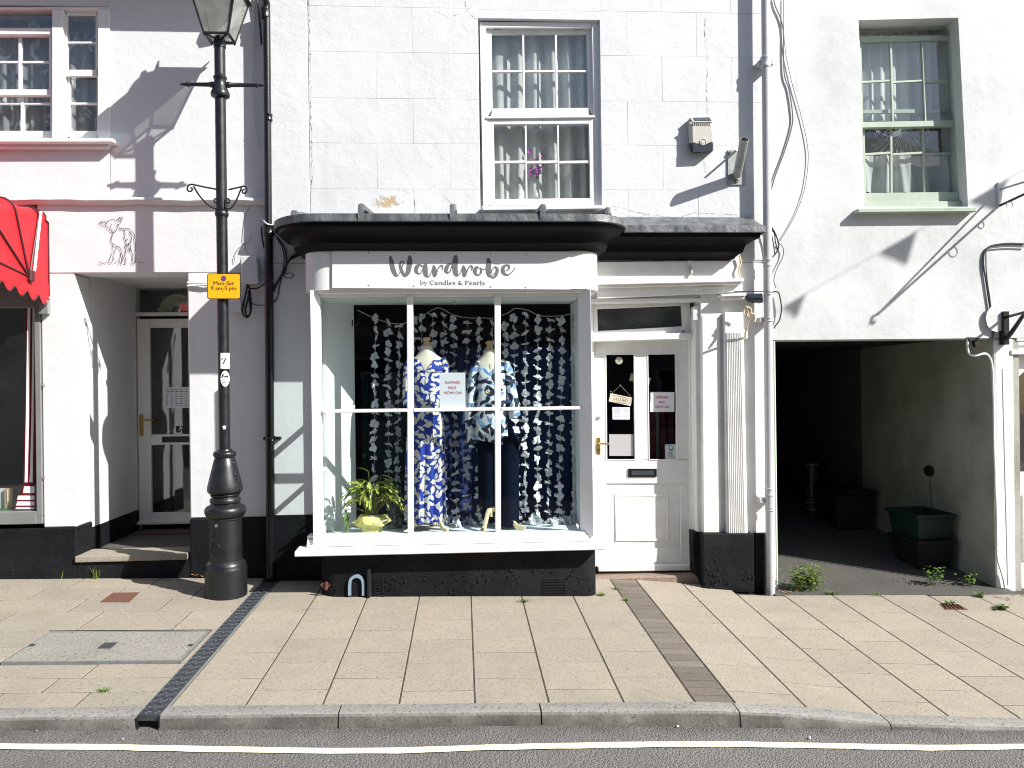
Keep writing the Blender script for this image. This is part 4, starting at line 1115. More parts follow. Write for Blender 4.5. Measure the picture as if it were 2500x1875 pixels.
for a, b in ((238, 816), (850, 1408), (1444, 1980)):
    for y0, y1 in ((-300, 280), (286, 1128)):
        za, zb2 = (zg1, V('f', a, 280, YG).z) if y0 < 0 else (V('f', a, 286, YG).z, V('f', a, 1120, YG).z)
        m_ = MB(); m_.box(V('f', a, 500, YG).x, V('f', b, 500, YG).x, YG, YG + .005, zb2, za); make(m_, 'pane', M['shopglass'], bayf)
# glazed left return, with a rail half way up
m_ = MB(); xx = pxl[0] + .02
m_.box(xx - .02, xx + .025, -.10, BK - .002, base_z, zt_); m_.box(xx - .02, xx + .025, YG + .06, -.10, base_z, zg0 + .10); m_.box(xx - .02, xx + .025, YG + .06, -.10, zt_ - .06, zt_)
m_.box(xx - .015, xx + .02, YG + .06, -.10, V('f', 300, 300, YG).z, V('f', 300, 270, YG).z)
m_.box(xx - .01, xx + .02, YG + .06, -.10, zg0 + .50, zg0 + .53)
make(m_, 'side_frame', M['white'], bayf)
m_ = MB(); m_.box(xx - .002, xx + .002, YG + .06, -.10, zg0 + .1, zt_ - .06); make(m_, 'side_pane', M['shopglass'], bayf)
m_ = MB(); xx2 = pxr[0] - .02
m_.box(xx2 - .025, xx2 + .02, -.14, BK - .002, base_z, zt_); m_.box(xx2 - .025, xx2 + .02, YG + .06, -.14, base_z, zg0 + .10); m_.box(xx2 - .025, xx2 + .02, YG + .06, -.14, zt_ - .06, zt_)
make(m_, 'side_frame', M['white'], bayf)
m_ = MB(); m_.box(xx2 - .002, xx2 + .002, YG + .06, -.14, zg0 + .1, zt_ - .06); make(m_, 'side_pane', M['shopglass'], bayf)

# fascia with rounded ends
FY = -.50
fz0, fz1 = V('e', 1100, 668, FY).z, V('e', 1100, 400, FY).z
fX0, fX1 = V('e', 240, 560, FY + .12).x, V('e', 2112, 560, FY + .12).x
m_ = MB(); pl = rrect(fX0, fX1, FY, .0, .20, 10)
m_.rings([[Vector((x, y, z)) for x, y in pl] for z in (fz0, fz1 + .02)]); fas = make(m_, 'fascia', M['white'], shop, smooth=40)
m_ = MB(); pl = rrect(fX0 + .03, fX1 - .03, FY + .03, .0, .18, 10)
m_.rings([[Vector((x, y, z)) for x, y in pl] for z in (fz0 - .022, fz0 - .001)]); make(m_, 'fascia_bead', M['white'], fas, smooth=40)
# canopy: lead covered top over black moulding, swept round the bay and on over the door
CY = -.725
zlt, zlb = V('d', 1000, 1153, CY).z, V('d', 1000, 1196, CY).z
cX0, cX1 = V('d', 42, 1190, -.30).x, V('d', 1880, 1200, -.45).x + .10
c2y = -.30
c2x1 = V('g', 1113, 1330, c2y).x
def outline(d):
    """plan of the canopy edge, inset by d"""
    x0, x1, yf = cX0 + d, cX1 - d, CY + d
    n = 12; r = .42
    rl = max(.2, r - d * .6); rrr = max(.16, .36 - d * .6)
    p = [(x0, BK - .003)]
    p += [(x0 + rl * 1.0 - rl * math.cos(math.pi / 2 * i / n), yf + rl * 1.15 - rl * 1.15 * math.sin(math.pi / 2 * i / n)) for i in range(0, n + 1)]
    y2 = c2y + d
    for i in range(0, n + 1):
        a = math.pi / 2 * i / n
        px_ = x1 - rrr + rrr * math.sin(a); py_ = yf + rrr - rrr * math.cos(a)
        if py_ > y2: py_ = y2
        p.append((px_, py_))
    p.append((x1 + .015, y2)); p.append((c2x1 - d, y2)); p.append((c2x1 - d, BK - .003))
    return p
prof_lead = [(.02, zlt + .005), (.0, zlt), (-.004, zlb + .006), (.006, zlb)]
rg = [[Vector((x, BK - .003 if y > -.02 else y, z)) for x, y in outline(d)] for d, z in prof_lead]
top = [Vector((x, -.004 if True else y, zlt + .16)) for x, y in outline(.012)]
rg = [[Vector((q_.x, -.002, zlt + .13)) for q_ in rg[0]]] + rg
m_ = MB(); m_.rings(rg, close=False, cap=False)
can = make(m_, 'canopy', M['lead'], shop, smooth=35)
ft = fz1
prof = [(.006, zlb + .001), (.03, zlb - .004), (.034, zlb - .03), (.05, zlb - .042), (.085, zlb - .05), (.12, zlb - .072), (.135, zlb - .11), (.14, zlb - .135), (.165, zlb - .15), (.19, zlb - .17), (.195, ft - .03), (.24, ft - .03)]
m_ = MB(); m_.rings([[Vector((x, y, z)) for x, y in outline(d)] for d, z in prof], close=False, cap=False)
make(m_, 'cornice', M['moulding'], can, smooth=40)
m_ = MB(); m_.rings([[Vector((x, y, z)) for x, y in outline(.2)] for z in (ft - .028, ft - .02)], close=False, cap=False)
for px_, py_ in ((150, 1150), (520, 1145), (1010, 1150), (1492, 1160), (1845, 1170)):
    t = V('d', px_, py_, CY + .06)
    yf = CY - .006
    if px_ < 200: yf = CY + .22; t = V('d', px_, py_, yf)
    if px_ > 1800: yf = CY + .10; t = V('d', px_, py_, yf)
    m_ = MB(); w_ = .026; rg = []
    for y, z in ((yf, zlb + .034), (yf - .006, zlt + .02), (yf + .008, zlt + .062), (yf + .07, zlt + .066), (0.0, zlt + .15)):
        rg.append([Vector((t.x - w_, y, z - .03)), Vector((t.x - w_, y, z)), Vector((t.x - w_ * .5, y, z + .012)), Vector((t.x + w_ * .5, y, z + .012)), Vector((t.x + w_, y, z)), Vector((t.x + w_, y, z - .03))])
    m_.rings(rg); make(m_, 'lead_roll', M['lead'], can, smooth=30)

# ---- sign board on the fascia
SY = FY - .016
q_ = [V('e', *p, SY) for p in ((418, 421), (1932, 427), (1932, 669), (418, 659))]
m_ = MB(); m_.ext(q_, (0, .012, 0)); sign = make(m_, 'shop_sign', M['sticker'], None, 'long white fascia sign lettered Wardrobe by Candles & Pearls', 'sign', bevel=.0015)
to = lambda x, y: V('n', x, y, SY - .0012)
Ws = [[(85, 115, 44), (100, 180, 68), (122, 290, 76), (150, 365, 70), (178, 408, 45), (205, 405, 20), (240, 350, 12), (275, 262, 18), (296, 205, 22), (276, 182, 18), (242, 205, 24), (240, 262, 42), (268, 335, 50), (300, 398, 45), (332, 402, 50), (365, 350, 72), (386, 250, 80), (394, 155, 76), (392, 112, 52)],
      [(592, 262, 22), (552, 240, 32), (512, 262, 60), (492, 320, 60), (508, 362, 42), (550, 380, 18), (578, 355, 14), (602, 298, 14), (622, 245, 26)],
      [(650, 232, 40), (640, 290, 76), (642, 360, 76), (658, 408, 56), (690, 425, 22), (720, 390, 14), (750, 320, 12), (772, 254, 20)],
      [(775, 258, 34), (785, 310, 66), (788, 370, 70), (790, 412, 44), (815, 395, 18), (835, 325, 15), (865, 268, 18), (895, 248, 26), (915, 268, 24), (911, 312, 16)],
      [(1072, 222, 24), (1022, 226, 36), (986, 270, 60), (970, 328, 56), (990, 362, 32), (1028, 348, 18), (1050, 300, 14), (1062, 255, 16)],
      [(1125, 112, 58), (1117, 180, 84), (1112, 280, 80), (1125, 365, 74), (1145, 403, 40), (1180, 388, 18), (1210, 340, 12), (1240, 258, 18)],
      [(1248, 262, 34), (1258, 318, 66), (1262, 375, 66), (1264, 412, 44), (1286, 392, 18), (1310, 325, 15), (1340, 272, 20), (1370, 257, 28), (1388, 278, 24), (1381, 318, 16)],
      [(1482, 282, 24), (1450, 278, 40), (1430, 325, 60), (1440, 376, 40), (1484, 400, 18), (1520, 370, 28), (1530, 312, 28), (1508, 284, 14), (1552, 310, 10), (1602, 300, 10)],
      [(1640, 150, 50), (1650, 205, 72), (1645, 280, 80), (1645, 355, 70), (1660, 408, 42), (1690, 420, 24), (1715, 440, 24), (1760, 410, 40), (1786, 330, 44), (1775, 288, 32), (1740, 270, 15), (1702, 320, 12), (1690, 370, 12)],
      [(1755, 362, 14), (1712, 395, 14), (1696, 416, 20)],
      [(1926, 330, 12), (1970, 302, 20), (1972, 256, 25), (1930, 242, 25), (1882, 275, 50), (1876, 338, 55), (1906, 384, 34), (1960, 394, 18), (2020, 350, 14), (2070, 285, 11)]]
m_ = MB()
for i, s_ in enumerate(Ws): ribbon(m_, s_, to, 6, i * .0002)
make(m_, 'lettering', M['greyink'], sign)
# by Candles & Pearls: bold serif letters drawn as strokes (x-height 1, width tuned per letter)
GL = {'b': (1.05, [[(.22, -1.55, .24), (.22, 0, .24)], [(.05, -1.5, .10), (.3, -1.5, .10)], [(.25, -.75, .1), (.55, -1, .12), (.85, -.75, .24), (.88, -.35, .26), (.6, -.03, .14), (.25, -.1, .1)]]),
      'y': (1.0, [[(.15, -1, .26), (.52, 0, .22)], [(.88, -1, .12), (.5, .05, .12), (.3, .45, .14), (.1, .42, .16)], [(0, -.97, .09), (.36, -.97, .09)], [(.72, -.97, .09), (1.02, -.97, .09)]]),
      'C': (1.35, [[(1.15, -1.1, .14), (.9, -1.42, .14), (.5, -1.4, .2), (.2, -.95, .3), (.22, -.5, .3), (.55, -.06, .2), (.95, -.08, .14), (1.2, -.4, .12)], [(1.18, -1.5, .12), (1.18, -1.0, .12)]]),
      'a': (1.05, [[(.15, -.75, .2), (.35, -1, .14), (.65, -.9, .2), (.7, -.5, .24), (.72, -.1, .22), (.95, -.02, .12)], [(.65, -.58, .12), (.3, -.5, .16), (.14, -.22, .24), (.38, -.02, .16), (.66, -.2, .1)]]),
      'n': (1.15, [[(.25, -1, .24), (.25, 0, .24)], [(.04, -.97, .09), (.3, -.97, .09)], [(.27, -.75, .1), (.6, -1, .16), (.86, -.7, .24), (.86, 0, .24)], [(.05, -.04, .09), (.46, -.04, .09)], [(.66, -.04, .09), (1.08, -.04, .09)]]),
      'd': (1.1, [[(.8, -1.55, .24), (.8, 0, .24)], [(.6, -1.5, .1), (.85, -1.5, .1)], [(.78, -.75, .1), (.5, -1, .12), (.18, -.7, .24), (.18, -.3, .26), (.45, -.03, .14), (.78, -.15, .1)], [(.75, -.04, .09), (1.05, -.04, .09)]]),
      'l': (.58, [[(.28, -1.55, .24), (.28, 0, .24)], [(.06, -1.5, .1), (.3, -1.5, .1)], [(.05, -.04, .09), (.52, -.04, .09)]]),
      'e': (1.0, [[(.2, -.55, .12), (.78, -.58, .12), (.7, -.92, .16), (.45, -1, .14), (.18, -.65, .24), (.2, -.3, .26), (.5, -.03, .16), (.85, -.2, .1)]]),
      's': (.85, [[(.7, -.8, .14), (.5, -1, .13), (.2, -.85, .2), (.35, -.58, .22), (.68, -.35, .22), (.55, -.03, .16), (.25, -.03, .13), (.12, -.25, .14)]]),
      '&': (1.45, [[(1.3, -.75, .12), (1.0, -.3, .14), (.6, -.02, .18), (.25, -.15, .24), (.3, -.55, .2), (.75, -.95, .14), (.75, -1.3, .16), (.5, -1.42, .14), (.38, -1.15, .18), (.75, -.5, .24), (1.25, -.03, .24)]]),
      'P': (1.2, [[(.3, -1.45, .26), (.3, 0, .26)], [(.06, -1.42, .09), (.5, -1.42, .09)], [(.06, -.04, .09), (.58, -.04, .09)], [(.4, -1.42, .1), (.85, -1.38, .14), (1.0, -1.05, .26), (.8, -.72, .14), (.4, -.68, .1)]]),
      'r': (.85, [[(.25, -1, .24), (.25, 0, .24)], [(.04, -.97, .09), (.3, -.97, .09)], [(.05, -.04, .09), (.5, -.04, .09)], [(.27, -.7, .1), (.5, -.97, .14), (.72, -.9, .24)]]), ' ': (.5, [])}
tot = sum(GL[c][0] for c in 'by Candles & Pearls'); x0, x1 = 556, 1594; sx = (x1 - x0) / tot
m_ = MB(); x = x0; k = 0
for ch in 'by Candles & Pearls':
    for s_ in GL[ch][1]:
        ribbon(m_, [(x + a * sx, 550 + .0 + b * 42 + (x - x0) * .004, wv * 46) for a, b, wv in s_], to, 5, k * .00005); k += 1
    x += GL[ch][0] * sx
make(m_, 'lettering', M['greyink'], sign)
for px_, py_ in ((455, 62), (1678, 70), (452, 578), (1672, 590), (-260, 50), (-265, 565), (2240, 80), (2230, 600)):
    p = to(px_, py_); m_ = MB(); m_.disc(p, .006, .0015, 8); make(m_, 'screw', M['steel'] if py_ < 100 else M['greyink'], sign)

# ================================================================ display inside the bay
fz = zg0 - .005
jb = P(866, 1000, .12).x
m_ = MB(); m_.box(pxl[1] - .01, pxr[1] + .01, YG + .012, .13, fz - .03, fz); make(m_, 'display_floor', M['display'], shop)
m_ = MB(); m_.box(pxl[1] - .01, pxr[1] + .01, YG + .045, .16, zt_ - .03, zt_ + .02); make(m_, 'display_ceiling', M['displaywall'], shop)
for xa, xb in ((pxl[0] + .05, jb), (pxr[0] - .05, pxr[0] - .075)):
    m_ = MB(); m_.rings([[Vector((x, y, z)) for x, y in ((xa, -.09), (xb, .14), (xa, .30), (xa - (.02 if xa < 0 else -.02), -.09))] for z in (fz, zt_ - .03)]); make(m_, 'splayed_jamb', M['displaywall'], shop)
m_ = MB(); m_.box(jb + .0, pxr[0] - .06, .131, .15, base_z - .3, fz - .04); make(m_, 'display_back', M['shopdark'], shop)
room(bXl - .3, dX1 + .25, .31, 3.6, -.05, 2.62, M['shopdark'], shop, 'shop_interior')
m_ = MB(); za = V('e', 1000, 960, .9).z; m_.box(jb - .1, 1.2, .9, 1.0, za, V('e', 1000, 900, .9).z); make(m_, 'ceiling_beam', M['beam'], shop)
a = V('e', 590, 1290, .9); b_ = V('e', 690, 1180, .9)
m_ = MB(); m_.box(a.x, b_.x + .1, .9, 1.2, .0, V('e', 600, 1290, .9).z); make(m_, 'counter', plain('dark_counter', (.03, .03, .035), .5), shop)
m_ = MB(); m_.add([(a.x + .02, .92, a.z + .002), (b_.x, .92, a.z + .002), (b_.x, 1.08, a.z + .002), (a.x + .02, 1.08, a.z + .002), (a.x, .96, b_.z - .02), (b_.x - .06, .96, b_.z), (b_.x - .06, 1.08, b_.z), (a.x, 1.08, b_.z - .02)], [(0, 1, 5, 4), (1, 2, 6, 5), (2, 3, 7, 6), (3, 0, 4, 7), (4, 5, 6, 7), (0, 3, 2, 1)])
make(m_, 'card_terminal', plain('grey_box', (.30, .32, .33), .5), None, 'pale grey box on the dark counter behind the left pane', 'box', bevel=.006)
# cloth hung behind the strings: dark teal at the left, deep blue to the right
M['bluecloth'] = plain('deep_blue_cloth', (.007, .020, .095), .95, vary=.4, vs=6); M['tealcloth'] = plain('dark_teal_cloth', (.016, .036, .042), .95, vary=.6, vs=30)
for x0_, x1_, y_, k_, lab, nm in ((jb + .02, -.28, .46, 'tealcloth', 'dark teal cloth hanging at the back of the display on the left', 'tealcloth'), (-.30, pxr[0] + .10, .40, 'bluecloth', 'deep blue cloth hanging at the back of the display behind the mannequins', 'bluecloth')):
    m_ = MB().grid(lambda u, v: Vector((x0_ + (x1_ - x0_) * u, y_ + .018 * math.sin(u * 40 * (x1_ - x0_)) + .008 * math.sin(u * 97), fz - .25 + v * (1.55 if k_ == 'tealcloth' else 1.78))), 60, 3)
    make(m_, 'backdrop_cloth', M[k_], None, lab, 'cloth', smooth=60)
# coat hook on the jamb and a cup hook in the ceiling
h0 = V('e', 560, 885, .10); m_ = MB()
m_.tube([V('e', x, y, .06) for x, y in ((548, 860), (546, 900), (565, 905), (585, 880), (592, 830), (585, 822))], .006, 6); make(m_, 'hook', M['iron'], shop)
m_ = MB(); m_.tube([V('e', x, y, -.2) for x, y in ((1200, 700), (1200, 742), (1204, 755), (1196, 768), (1188, 760))], .003, 5); make(m_, 'cup_hook', M['steel'], shop)
# ================================================================ shop entrance
DL = .20                                               # face of the door leaf
def ip(mb, pts, Y, t): mb.poly('i', pts, Y, t); return mb
def jp(mb, pts, Y, t): mb.poly('j', pts, Y, t); return mb
# boards over the door
m_ = MB(); ip(m_, [(195, 130), (1345, 118), (1345, 272), (195, 275)], -.065, .065); make(m_, 'frieze_board', M['oldwhite'], shop, bevel=.003)
m_ = MB(); ip(m_, [(195, 280), (1385, 262), (1378, 292), (195, 318)], -.12, .12); ip(m_, [(195, 319), (1372, 294), (1362, 310), (195, 345)], -.09, .09); make(m_, 'moulded_ledge', M['oldwhite'], shop, bevel=.005)
m_ = MB(); ip(m_, [(195, 350), (1370, 312), (1370, 372), (195, 428)], -.045, .045); make(m_, 'frieze_board', M['oldwhite'], shop, bevel=.003)
m_ = MB(); ip(m_, [(928, 118), (955, 118), (955, 268), (928, 268)], -.075, .012); make(m_, 'cover_strip', M['oldwhite'], shop, bevel=.002)
m_ = MB(); c = V('i', 955, 205, -.09); m_.lathe(c.x, -.085, [(.0, c.z - .03), (.012, c.z - .022), (.014, c.z), (.009, c.z + .022), (.006, c.z + .05)], 10); make(m_, 'lamp_fitting', M['beige'], shop, smooth=50)
# frame
m_ = MB()
ip(m_, [(150, 428), (1036, 424), (1036, 448), (150, 462)], .0, .14)
jp(m_, [(938, -760), (962, -760), (968, 1262), (950, 1262)], DL - .03, .08)
jp(m_, [(962, -820), (985, -820), (1003, 992), (968, 992)], DL - .07, .10)
jp(m_, [(985, -840), (1036, -840), (1044, 996), (1003, 996)], .03, .12)
ent = make(m_, 'entrance', M['oldwhite'], shop, bevel=.003)
m_ = MB(); jp(m_, [(968, 990), (1046, 990), (1056, 1440), (975, 1310)], .028, .12); make(m_, 'jamb_plinth', M['black'], ent)
m_ = MB(); xa = V('i', 150, 900, DL - .03).x; m_.box(xa - .16, xa + .015, DL - .04, DL + .06, V('j', 200, 1262, DL).z, V('i', 150, 440, DL).z); make(m_, 'hinge_jamb', M['oldwhite'], ent)
# fanlight
m_ = MB()
ip(m_, [(160, 466), (930, 432), (944, 714), (168, 716)], DL - .005, .05)
fr_ = [(193, 512), (878, 484), (886, 652), (200, 690)]
m_ = MB()
ip(m_, [(158, 462), (945, 428), (878, 484), (193, 512)], DL - .03, .06); ip(m_, [(945, 428), (950, 716), (886, 652), (878, 484)], DL - .03, .06)
ip(m_, [(158, 462), (193, 512), (200, 690), (165, 716)], DL - .03, .06); ip(m_, [(200, 690), (886, 652), (950, 706), (165, 716)], DL - .03, .06)
make(m_, 'fanlight_frame', M['oldwhite'], ent, bevel=.003)
m_ = MB(); ip(m_, [(188, 505), (884, 478), (892, 660), (195, 698)], DL + .004, .005); make(m_, 'fanlight_pane', glass('grey_pane', (.35, .40, .40), 1.5, .10, (.5, .56, .56)), ent)
m_ = MB(); c = V('i', 892, 692, DL - .034); m_.disc(c, .009, .006, 12); make(m_, 'knob', M['ink'], ent)
m_ = MB(); ip(m_, [(150, 718), (912, 706), (1000, 712), (1000, 752), (915, 756), (160, 778)], DL - .11, .14); make(m_, 'door_head', M['oldwhite'], ent, bevel=.006)
m_ = MB(); ip(m_, [(966, 518), (1006, 518), (1006, 604), (966, 604)], .018, .014); make(m_, 'bell_push', M['plasticgrey'], ent, bevel=.004)
# the leaf
def dq(v, pts, Y=DL, t=.04, name='leaf', mat='oldwhite', bev=.003, par=None):
    m_ = MB(); m_.poly(v, pts, Y, t); return make(m_, name, M[mat], par, bevel=bev)
m_ = MB()
Ls = [('i', (120, 800), (262, 800)), ]
m_.poly('i', [(110, 768), (948, 752), (948, 875), (110, 882)], DL, .045)                      # top rail
m_.poly('i', [(110, 882), (264, 880), (272, 1732), (110, 1732)], DL, .045)                    # lock stile
m_.poly('i', [(492, 876), (604, 875), (618, 1732), (500, 1732)], DL, .045)                    # muntin
m_.poly('i', [(830, 872), (950, 870), (952, 1732), (838, 1732)], DL, .045)                    # hinge stile
m_.poly('j', [(110, 404), (955, 408), (957, 600), (110, 600)], DL, .045)                      # lock rail
m_.poly('j', [(110, 600), (266, 600), (270, 1264), (110, 1264)], DL, .045)
m_.poly('j', [(862, 600), (957, 600), (962, 1264), (868, 1264)], DL, .045)
m_.poly('j', [(270, 1122), (866, 1122), (868, 1264), (270, 1264)], DL + .002, .045)
m_.poly('j', [(262, 592), (862, 592), (862, 1124), (266, 1124)], DL + .014, .03)
leaf = make(m_, 'door', M['oldwhite'], shop, bevel=.004)
def ring(v, o, i, Y, t, name, mat, par):
    m_ = MB()
    for k in range(4):
        l = (k + 1) % 4; m_.poly(v, [o[k], o[l], i[l], i[k]], Y, t)
    return make(m_, name, M[mat], par, bevel=.002)
ring('j', [(338, 684), (768, 684), (776, 1066), (342, 1066)], [(362, 706), (748, 706), (752, 1044), (364, 1044)], DL + .004, .02, 'panel_moulding', 'oldwhite', leaf)
m_ = MB(); m_.poly('j', [(362, 706), (748, 706), (752, 1044), (364, 1044)], DL + .009, .02); make(m_, 'raised_panel', M['oldwhite'], leaf, bevel=.004)
ring('i', [(258, 876), (498, 874), (506, 1738), (266, 1738)], [(267, 884), (490, 882), (497, 1730), (274, 1730)], DL - .006, .01, 'glazing_bead', 'oldwhite', leaf)
ring('i', [(598, 874), (838, 870), (846, 1738), (610, 1738)], [(606, 882), (829, 879), (837, 1730), (618, 1730)], DL - .006, .01, 'glazing_bead', 'oldwhite', leaf)
for q_ in ([(262, 878), (495, 876), (502, 1736), (268, 1736)], [(602, 876), (833, 872), (841, 1736), (612, 1736)]):
    m_ = MB(); m_.poly('i', q_, DL + .018, .005); make(m_, 'pane', M['shopglass'], leaf)
m_ = MB(); m_.poly('j', [(443, 478), (676, 480), (676, 547), (443, 548)], DL - .012, .012); lb = make(m_, 'letterbox', M['blackgloss'], leaf, bevel=.004)
m_ = MB(); m_.poly('j', [(472, 496), (650, 497), (650, 532), (472, 532)], DL - .016, .004); make(m_, 'letterbox_flap', M['checker'], lb, bevel=.003)
m_ = MB(); m_.poly('j', [(186, 228), (218, 228), (220, 365), (187, 365)], DL - .008, .008); hp = make(m_, 'handle', M['brass'], leaf, bevel=.002)
a = V('j', 203, 272, DL); m_ = MB(); m_.tube([(a.x, DL - .005, a.z), (a.x, DL - .05, a.z), (a.x + .02, DL - .055, a.z), (a.x + .085, DL - .055, a.z - .003)], [.010, .010, .009, .008], 8); make(m_, 'lever', M['brass'], hp, smooth=50)
m_ = MB(); a = V('j', 203, 322, DL - .0085); m_.disc(a, .005, .001, 8); make(m_, 'keyhole', M['ink'], hp)
a = V('i', 198, 1395, DL); m_ = MB(); m_.disc(a + Vector((0, -.012, 0)), .017, .012, 16); m_.disc(a + Vector((0, -.02, 0)), .009, .01, 12); make(m_, 'night_latch', M['steel'], leaf, bevel=.002)
m_ = MB(); m_.poly('j', [(198, 1266), (962, 1258), (970, 1306), (200, 1316)], DL - .05, .06); make(m_, 'weather_board', M['oldwhite'], leaf, bevel=.008)
m_ = MB(); m_.poly('j', [(200, 1322), (985, 1312), (985, 1350), (200, 1350)], DL - .03, .25); make(m_, 'threshold', plain('worn_timber', (.10, .085, .07), .8, bs=30, bstr=.3, vary=.4, vs=10), shop)
m_ = MB(); x0, x1 = V('j', 195, 1380, .03).x, V('j', 1045, 1400, .03).x; m_.box(x0 - .1, x1, .045, .36, -.2, V('j', 600, 1352, .05).z); make(m_, 'door_stone', stone('worn_stone', (.26, .19, .15), (.20, .15, .12), (.12, .09, .07), 60, .02, 1.0), shop, bevel=.012)

# wall panel, pilaster and black base right of the door
m_ = MB(); jp(m_, [(1040, -760), (1186, -760), (1200, 1004), (1052, 1000)], -.02, .06); make(m_, 'wall_panel', M['oldwhite'], shop, bevel=.006)
m_ = MB(); m_.poly('j', [(1224, -790), (1376, -790), (1412, 1008), (1246, 1008)], -.058, .09); pil = make(m_, 'pilaster', M['oldwhite'], shop, bevel=.004)
for k in range(9):
    t0 = .06 + k * .1; a0 = 1232 + (1370 - 1232) * t0; b0 = 1250 + (1406 - 1250) * t0
    m_ = MB(); m_.poly('j', [(a0, -625), (a0 + 7.5, -625), (b0 + 8.5, 1004), (b0, 1004)], -.066, .012); make(m_, 'reed', M['oldwhite'], pil, bevel=.003)
m_ = MB(); m_.poly('i', [(1195, 392), (1405, 380), (1398, 408), (1205, 412)], -.098, .12); m_.poly('i', [(1212, 412), (1392, 408), (1384, 432), (1220, 438)], -.08, .1); make(m_, 'capital', M['oldwhite'], pil, bevel=.005)
m_ = MB(); m_.poly('i', [(990, 334), (1220, 322), (1220, 384), (1000, 392)], -.052, .05); make(m_, 'patch_plate', M['oldwhite'], shop, bevel=.004)
m_ = MB(); m_.poly('j', [(1046, 1004), (1440, 1004), (1466, 1010), (1468, 1480), (1052, 1450)], -.08, .10); make(m_, 'pier_base', M['black'], shop, bevel=.012, seg=2)
m_ = MB(); m_.poly('j', [(1466, 1004), (1570, 1000), (1580, 1520), (1470, 1500)], -.03, .05); make(m_, 'pier_base', M['black'], shop, bevel=.006)
# flaking paint on the plinths: curled chips standing off the surface
rr = random.Random(11)
def chips(view, spots, Y, mat, parent, n, s, name='paint_flakes'):
    m_ = MB()
    for _ in range(n):
        cx, cy, rx, ry = rr.choice(spots)
        c = V(view, cx + rr.gauss(0, rx), cy + rr.gauss(0, ry), Y - .003); k = rr.randint(4, 6); a0 = rr.uniform(0, 6)
        m_.add([c + Vector((s * rr.uniform(.4, 1.3) * math.cos(a0 + 6.283 * i / k), -rr.uniform(0, .010), s * rr.uniform(.4, 1.3) * math.sin(a0 + 6.283 * i / k))) for i in range(k)], [tuple(range(k))])
    return make(m_, name, M[mat], parent, kind='stuff', smooth=None)
chips('f', [(1950, 1430, 60, 50), (1700, 1350, 60, 30), (800, 1430, 60, 40), (1150, 1430, 120, 50), (300, 1470, 40, 30), (1480, 1360, 80, 40), (680, 1500, 30, 30)], -.46, 'black', shop, 90, .011)
chips('j', [(1130, 1320, 20, 50), (1220, 1400, 50, 15), (1420, 1350, 25, 15), (1140, 1420, 20, 20)], -.08, 'black', shop, 40, .011)
m_ = MB(); c = V('f', 262, 1468, -.4635)
pts = [c + Vector((.03 * math.cos(a) * (1 + .4 * math.sin(3 * a)), 0, .03 * math.sin(a) * (1 + .3 * math.cos(5 * a)))) for a in [k * .4488 for k in range(14)]]
m_.ext(pts, (0, .004, 0)); make(m_, 'bare_brick_patch', plain('bare_brick', (.16, .05, .035), .9, bs=40, bstr=.5), shop)

# ---- things on the door glass and in the window
def sheet_on(v, q_, Y, name, mat, label, cat, t=.001):
    m_ = MB(); m_.poly(v, q_, Y, t); return make(m_, name, M[mat] if isinstance(mat, str) else mat, None, label, cat)
GZ = DL + .0155
def lines(o, v, items, Y, mat, wide=1.0, bold=.02):
    m_ = MB()
    for s, x, y, sz in items: text(m_, s, lambda a, b: V(v, a, b, Y), x, y, sz, bold=bold, wide=wide)
    return make(m_, 'lettering', M[mat], o)
sgn = sheet_on('u', [(658, 555), (966, 556), (966, 806), (660, 806)], GZ, 'sale_notice', 'paper', 'landscape white notice reading SUMMER SALE NOW ON in the right door pane', 'notice')
lines(sgn, 'u', (('SUMMER', 812, 637, 42), ('SALE', 806, 696, 42), ('NOW ON', 814, 756, 42)), GZ - .0008, 'redink', .95, .006)
cl = [(160, 570), (436, 628), (412, 732), (136, 672)]
sgn = sheet_on('u', cl, GZ - .006, 'closed_sign', plain('cream_board', (.58, .52, .42), .6), 'cream CLOSED board hanging askew on a cord in the left door pane', 'sign', .005)
_c = math.cos(.207); _s = math.sin(.207)
rot = lambda a, b: V('u', 286 + a * _c - b * _s, 651 + a * _s + b * _c, GZ - .0068)
m_ = MB(); text(m_, 'CLOSED', lambda a, b: rot(a, b), 0, 18, 56, bold=.0, wide=.92)
make(m_, 'lettering', M['ink'], sgn)
m_ = MB()
for sgn_ in (1, -1): ribbon(m_, [(x, sgn_ * y, 3.2) for x, y in ((-125, 5), (-118, 28), (-90, 36), (-40, 36), (0, 42), (40, 36), (90, 36), (118, 28), (125, 5))], rot, 3, .0001)
for k in range(9):
    for s2 in (-38, 38):
        ribbon(m_, [(-52 + k * 13, s2 - 3, 5), (-46 + k * 13, s2 + 4, 5)], rot, 0, .0002 + k * .00003)
make(m_, 'border', plain('brown_ink', (.10, .035, .02), .6), sgn)
m_ = MB(); m_.tube([V('u', 168, 580, GZ - .007), V('u', 284, 470, GZ - .007), V('u', 420, 618, GZ - .007)], .0011, 5); make(m_, 'cord', M['steel'], sgn)
m_ = MB(); m_.disc(V('u', 284, 470, GZ - .012), .006, .01, 10); m_.disc(V('u', 163, 550, GZ - .012), .005, .01, 10); make(m_, 'sucker_hook', M['steel'], sgn)
sgn = sheet_on('u', [(182, 747), (402, 748), (402, 903), (184, 902)], GZ, 'opening_hours_card', 'paper', 'small white card handwritten with opening hours under the CLOSED board', 'card')
m_ = MB()
def lt(s, x, y, sz, al='LEFT'): text(m_, s, lambda a, b: V('u', a, b, GZ - .0008), x, y, sz, al, 0.0, 1.0)
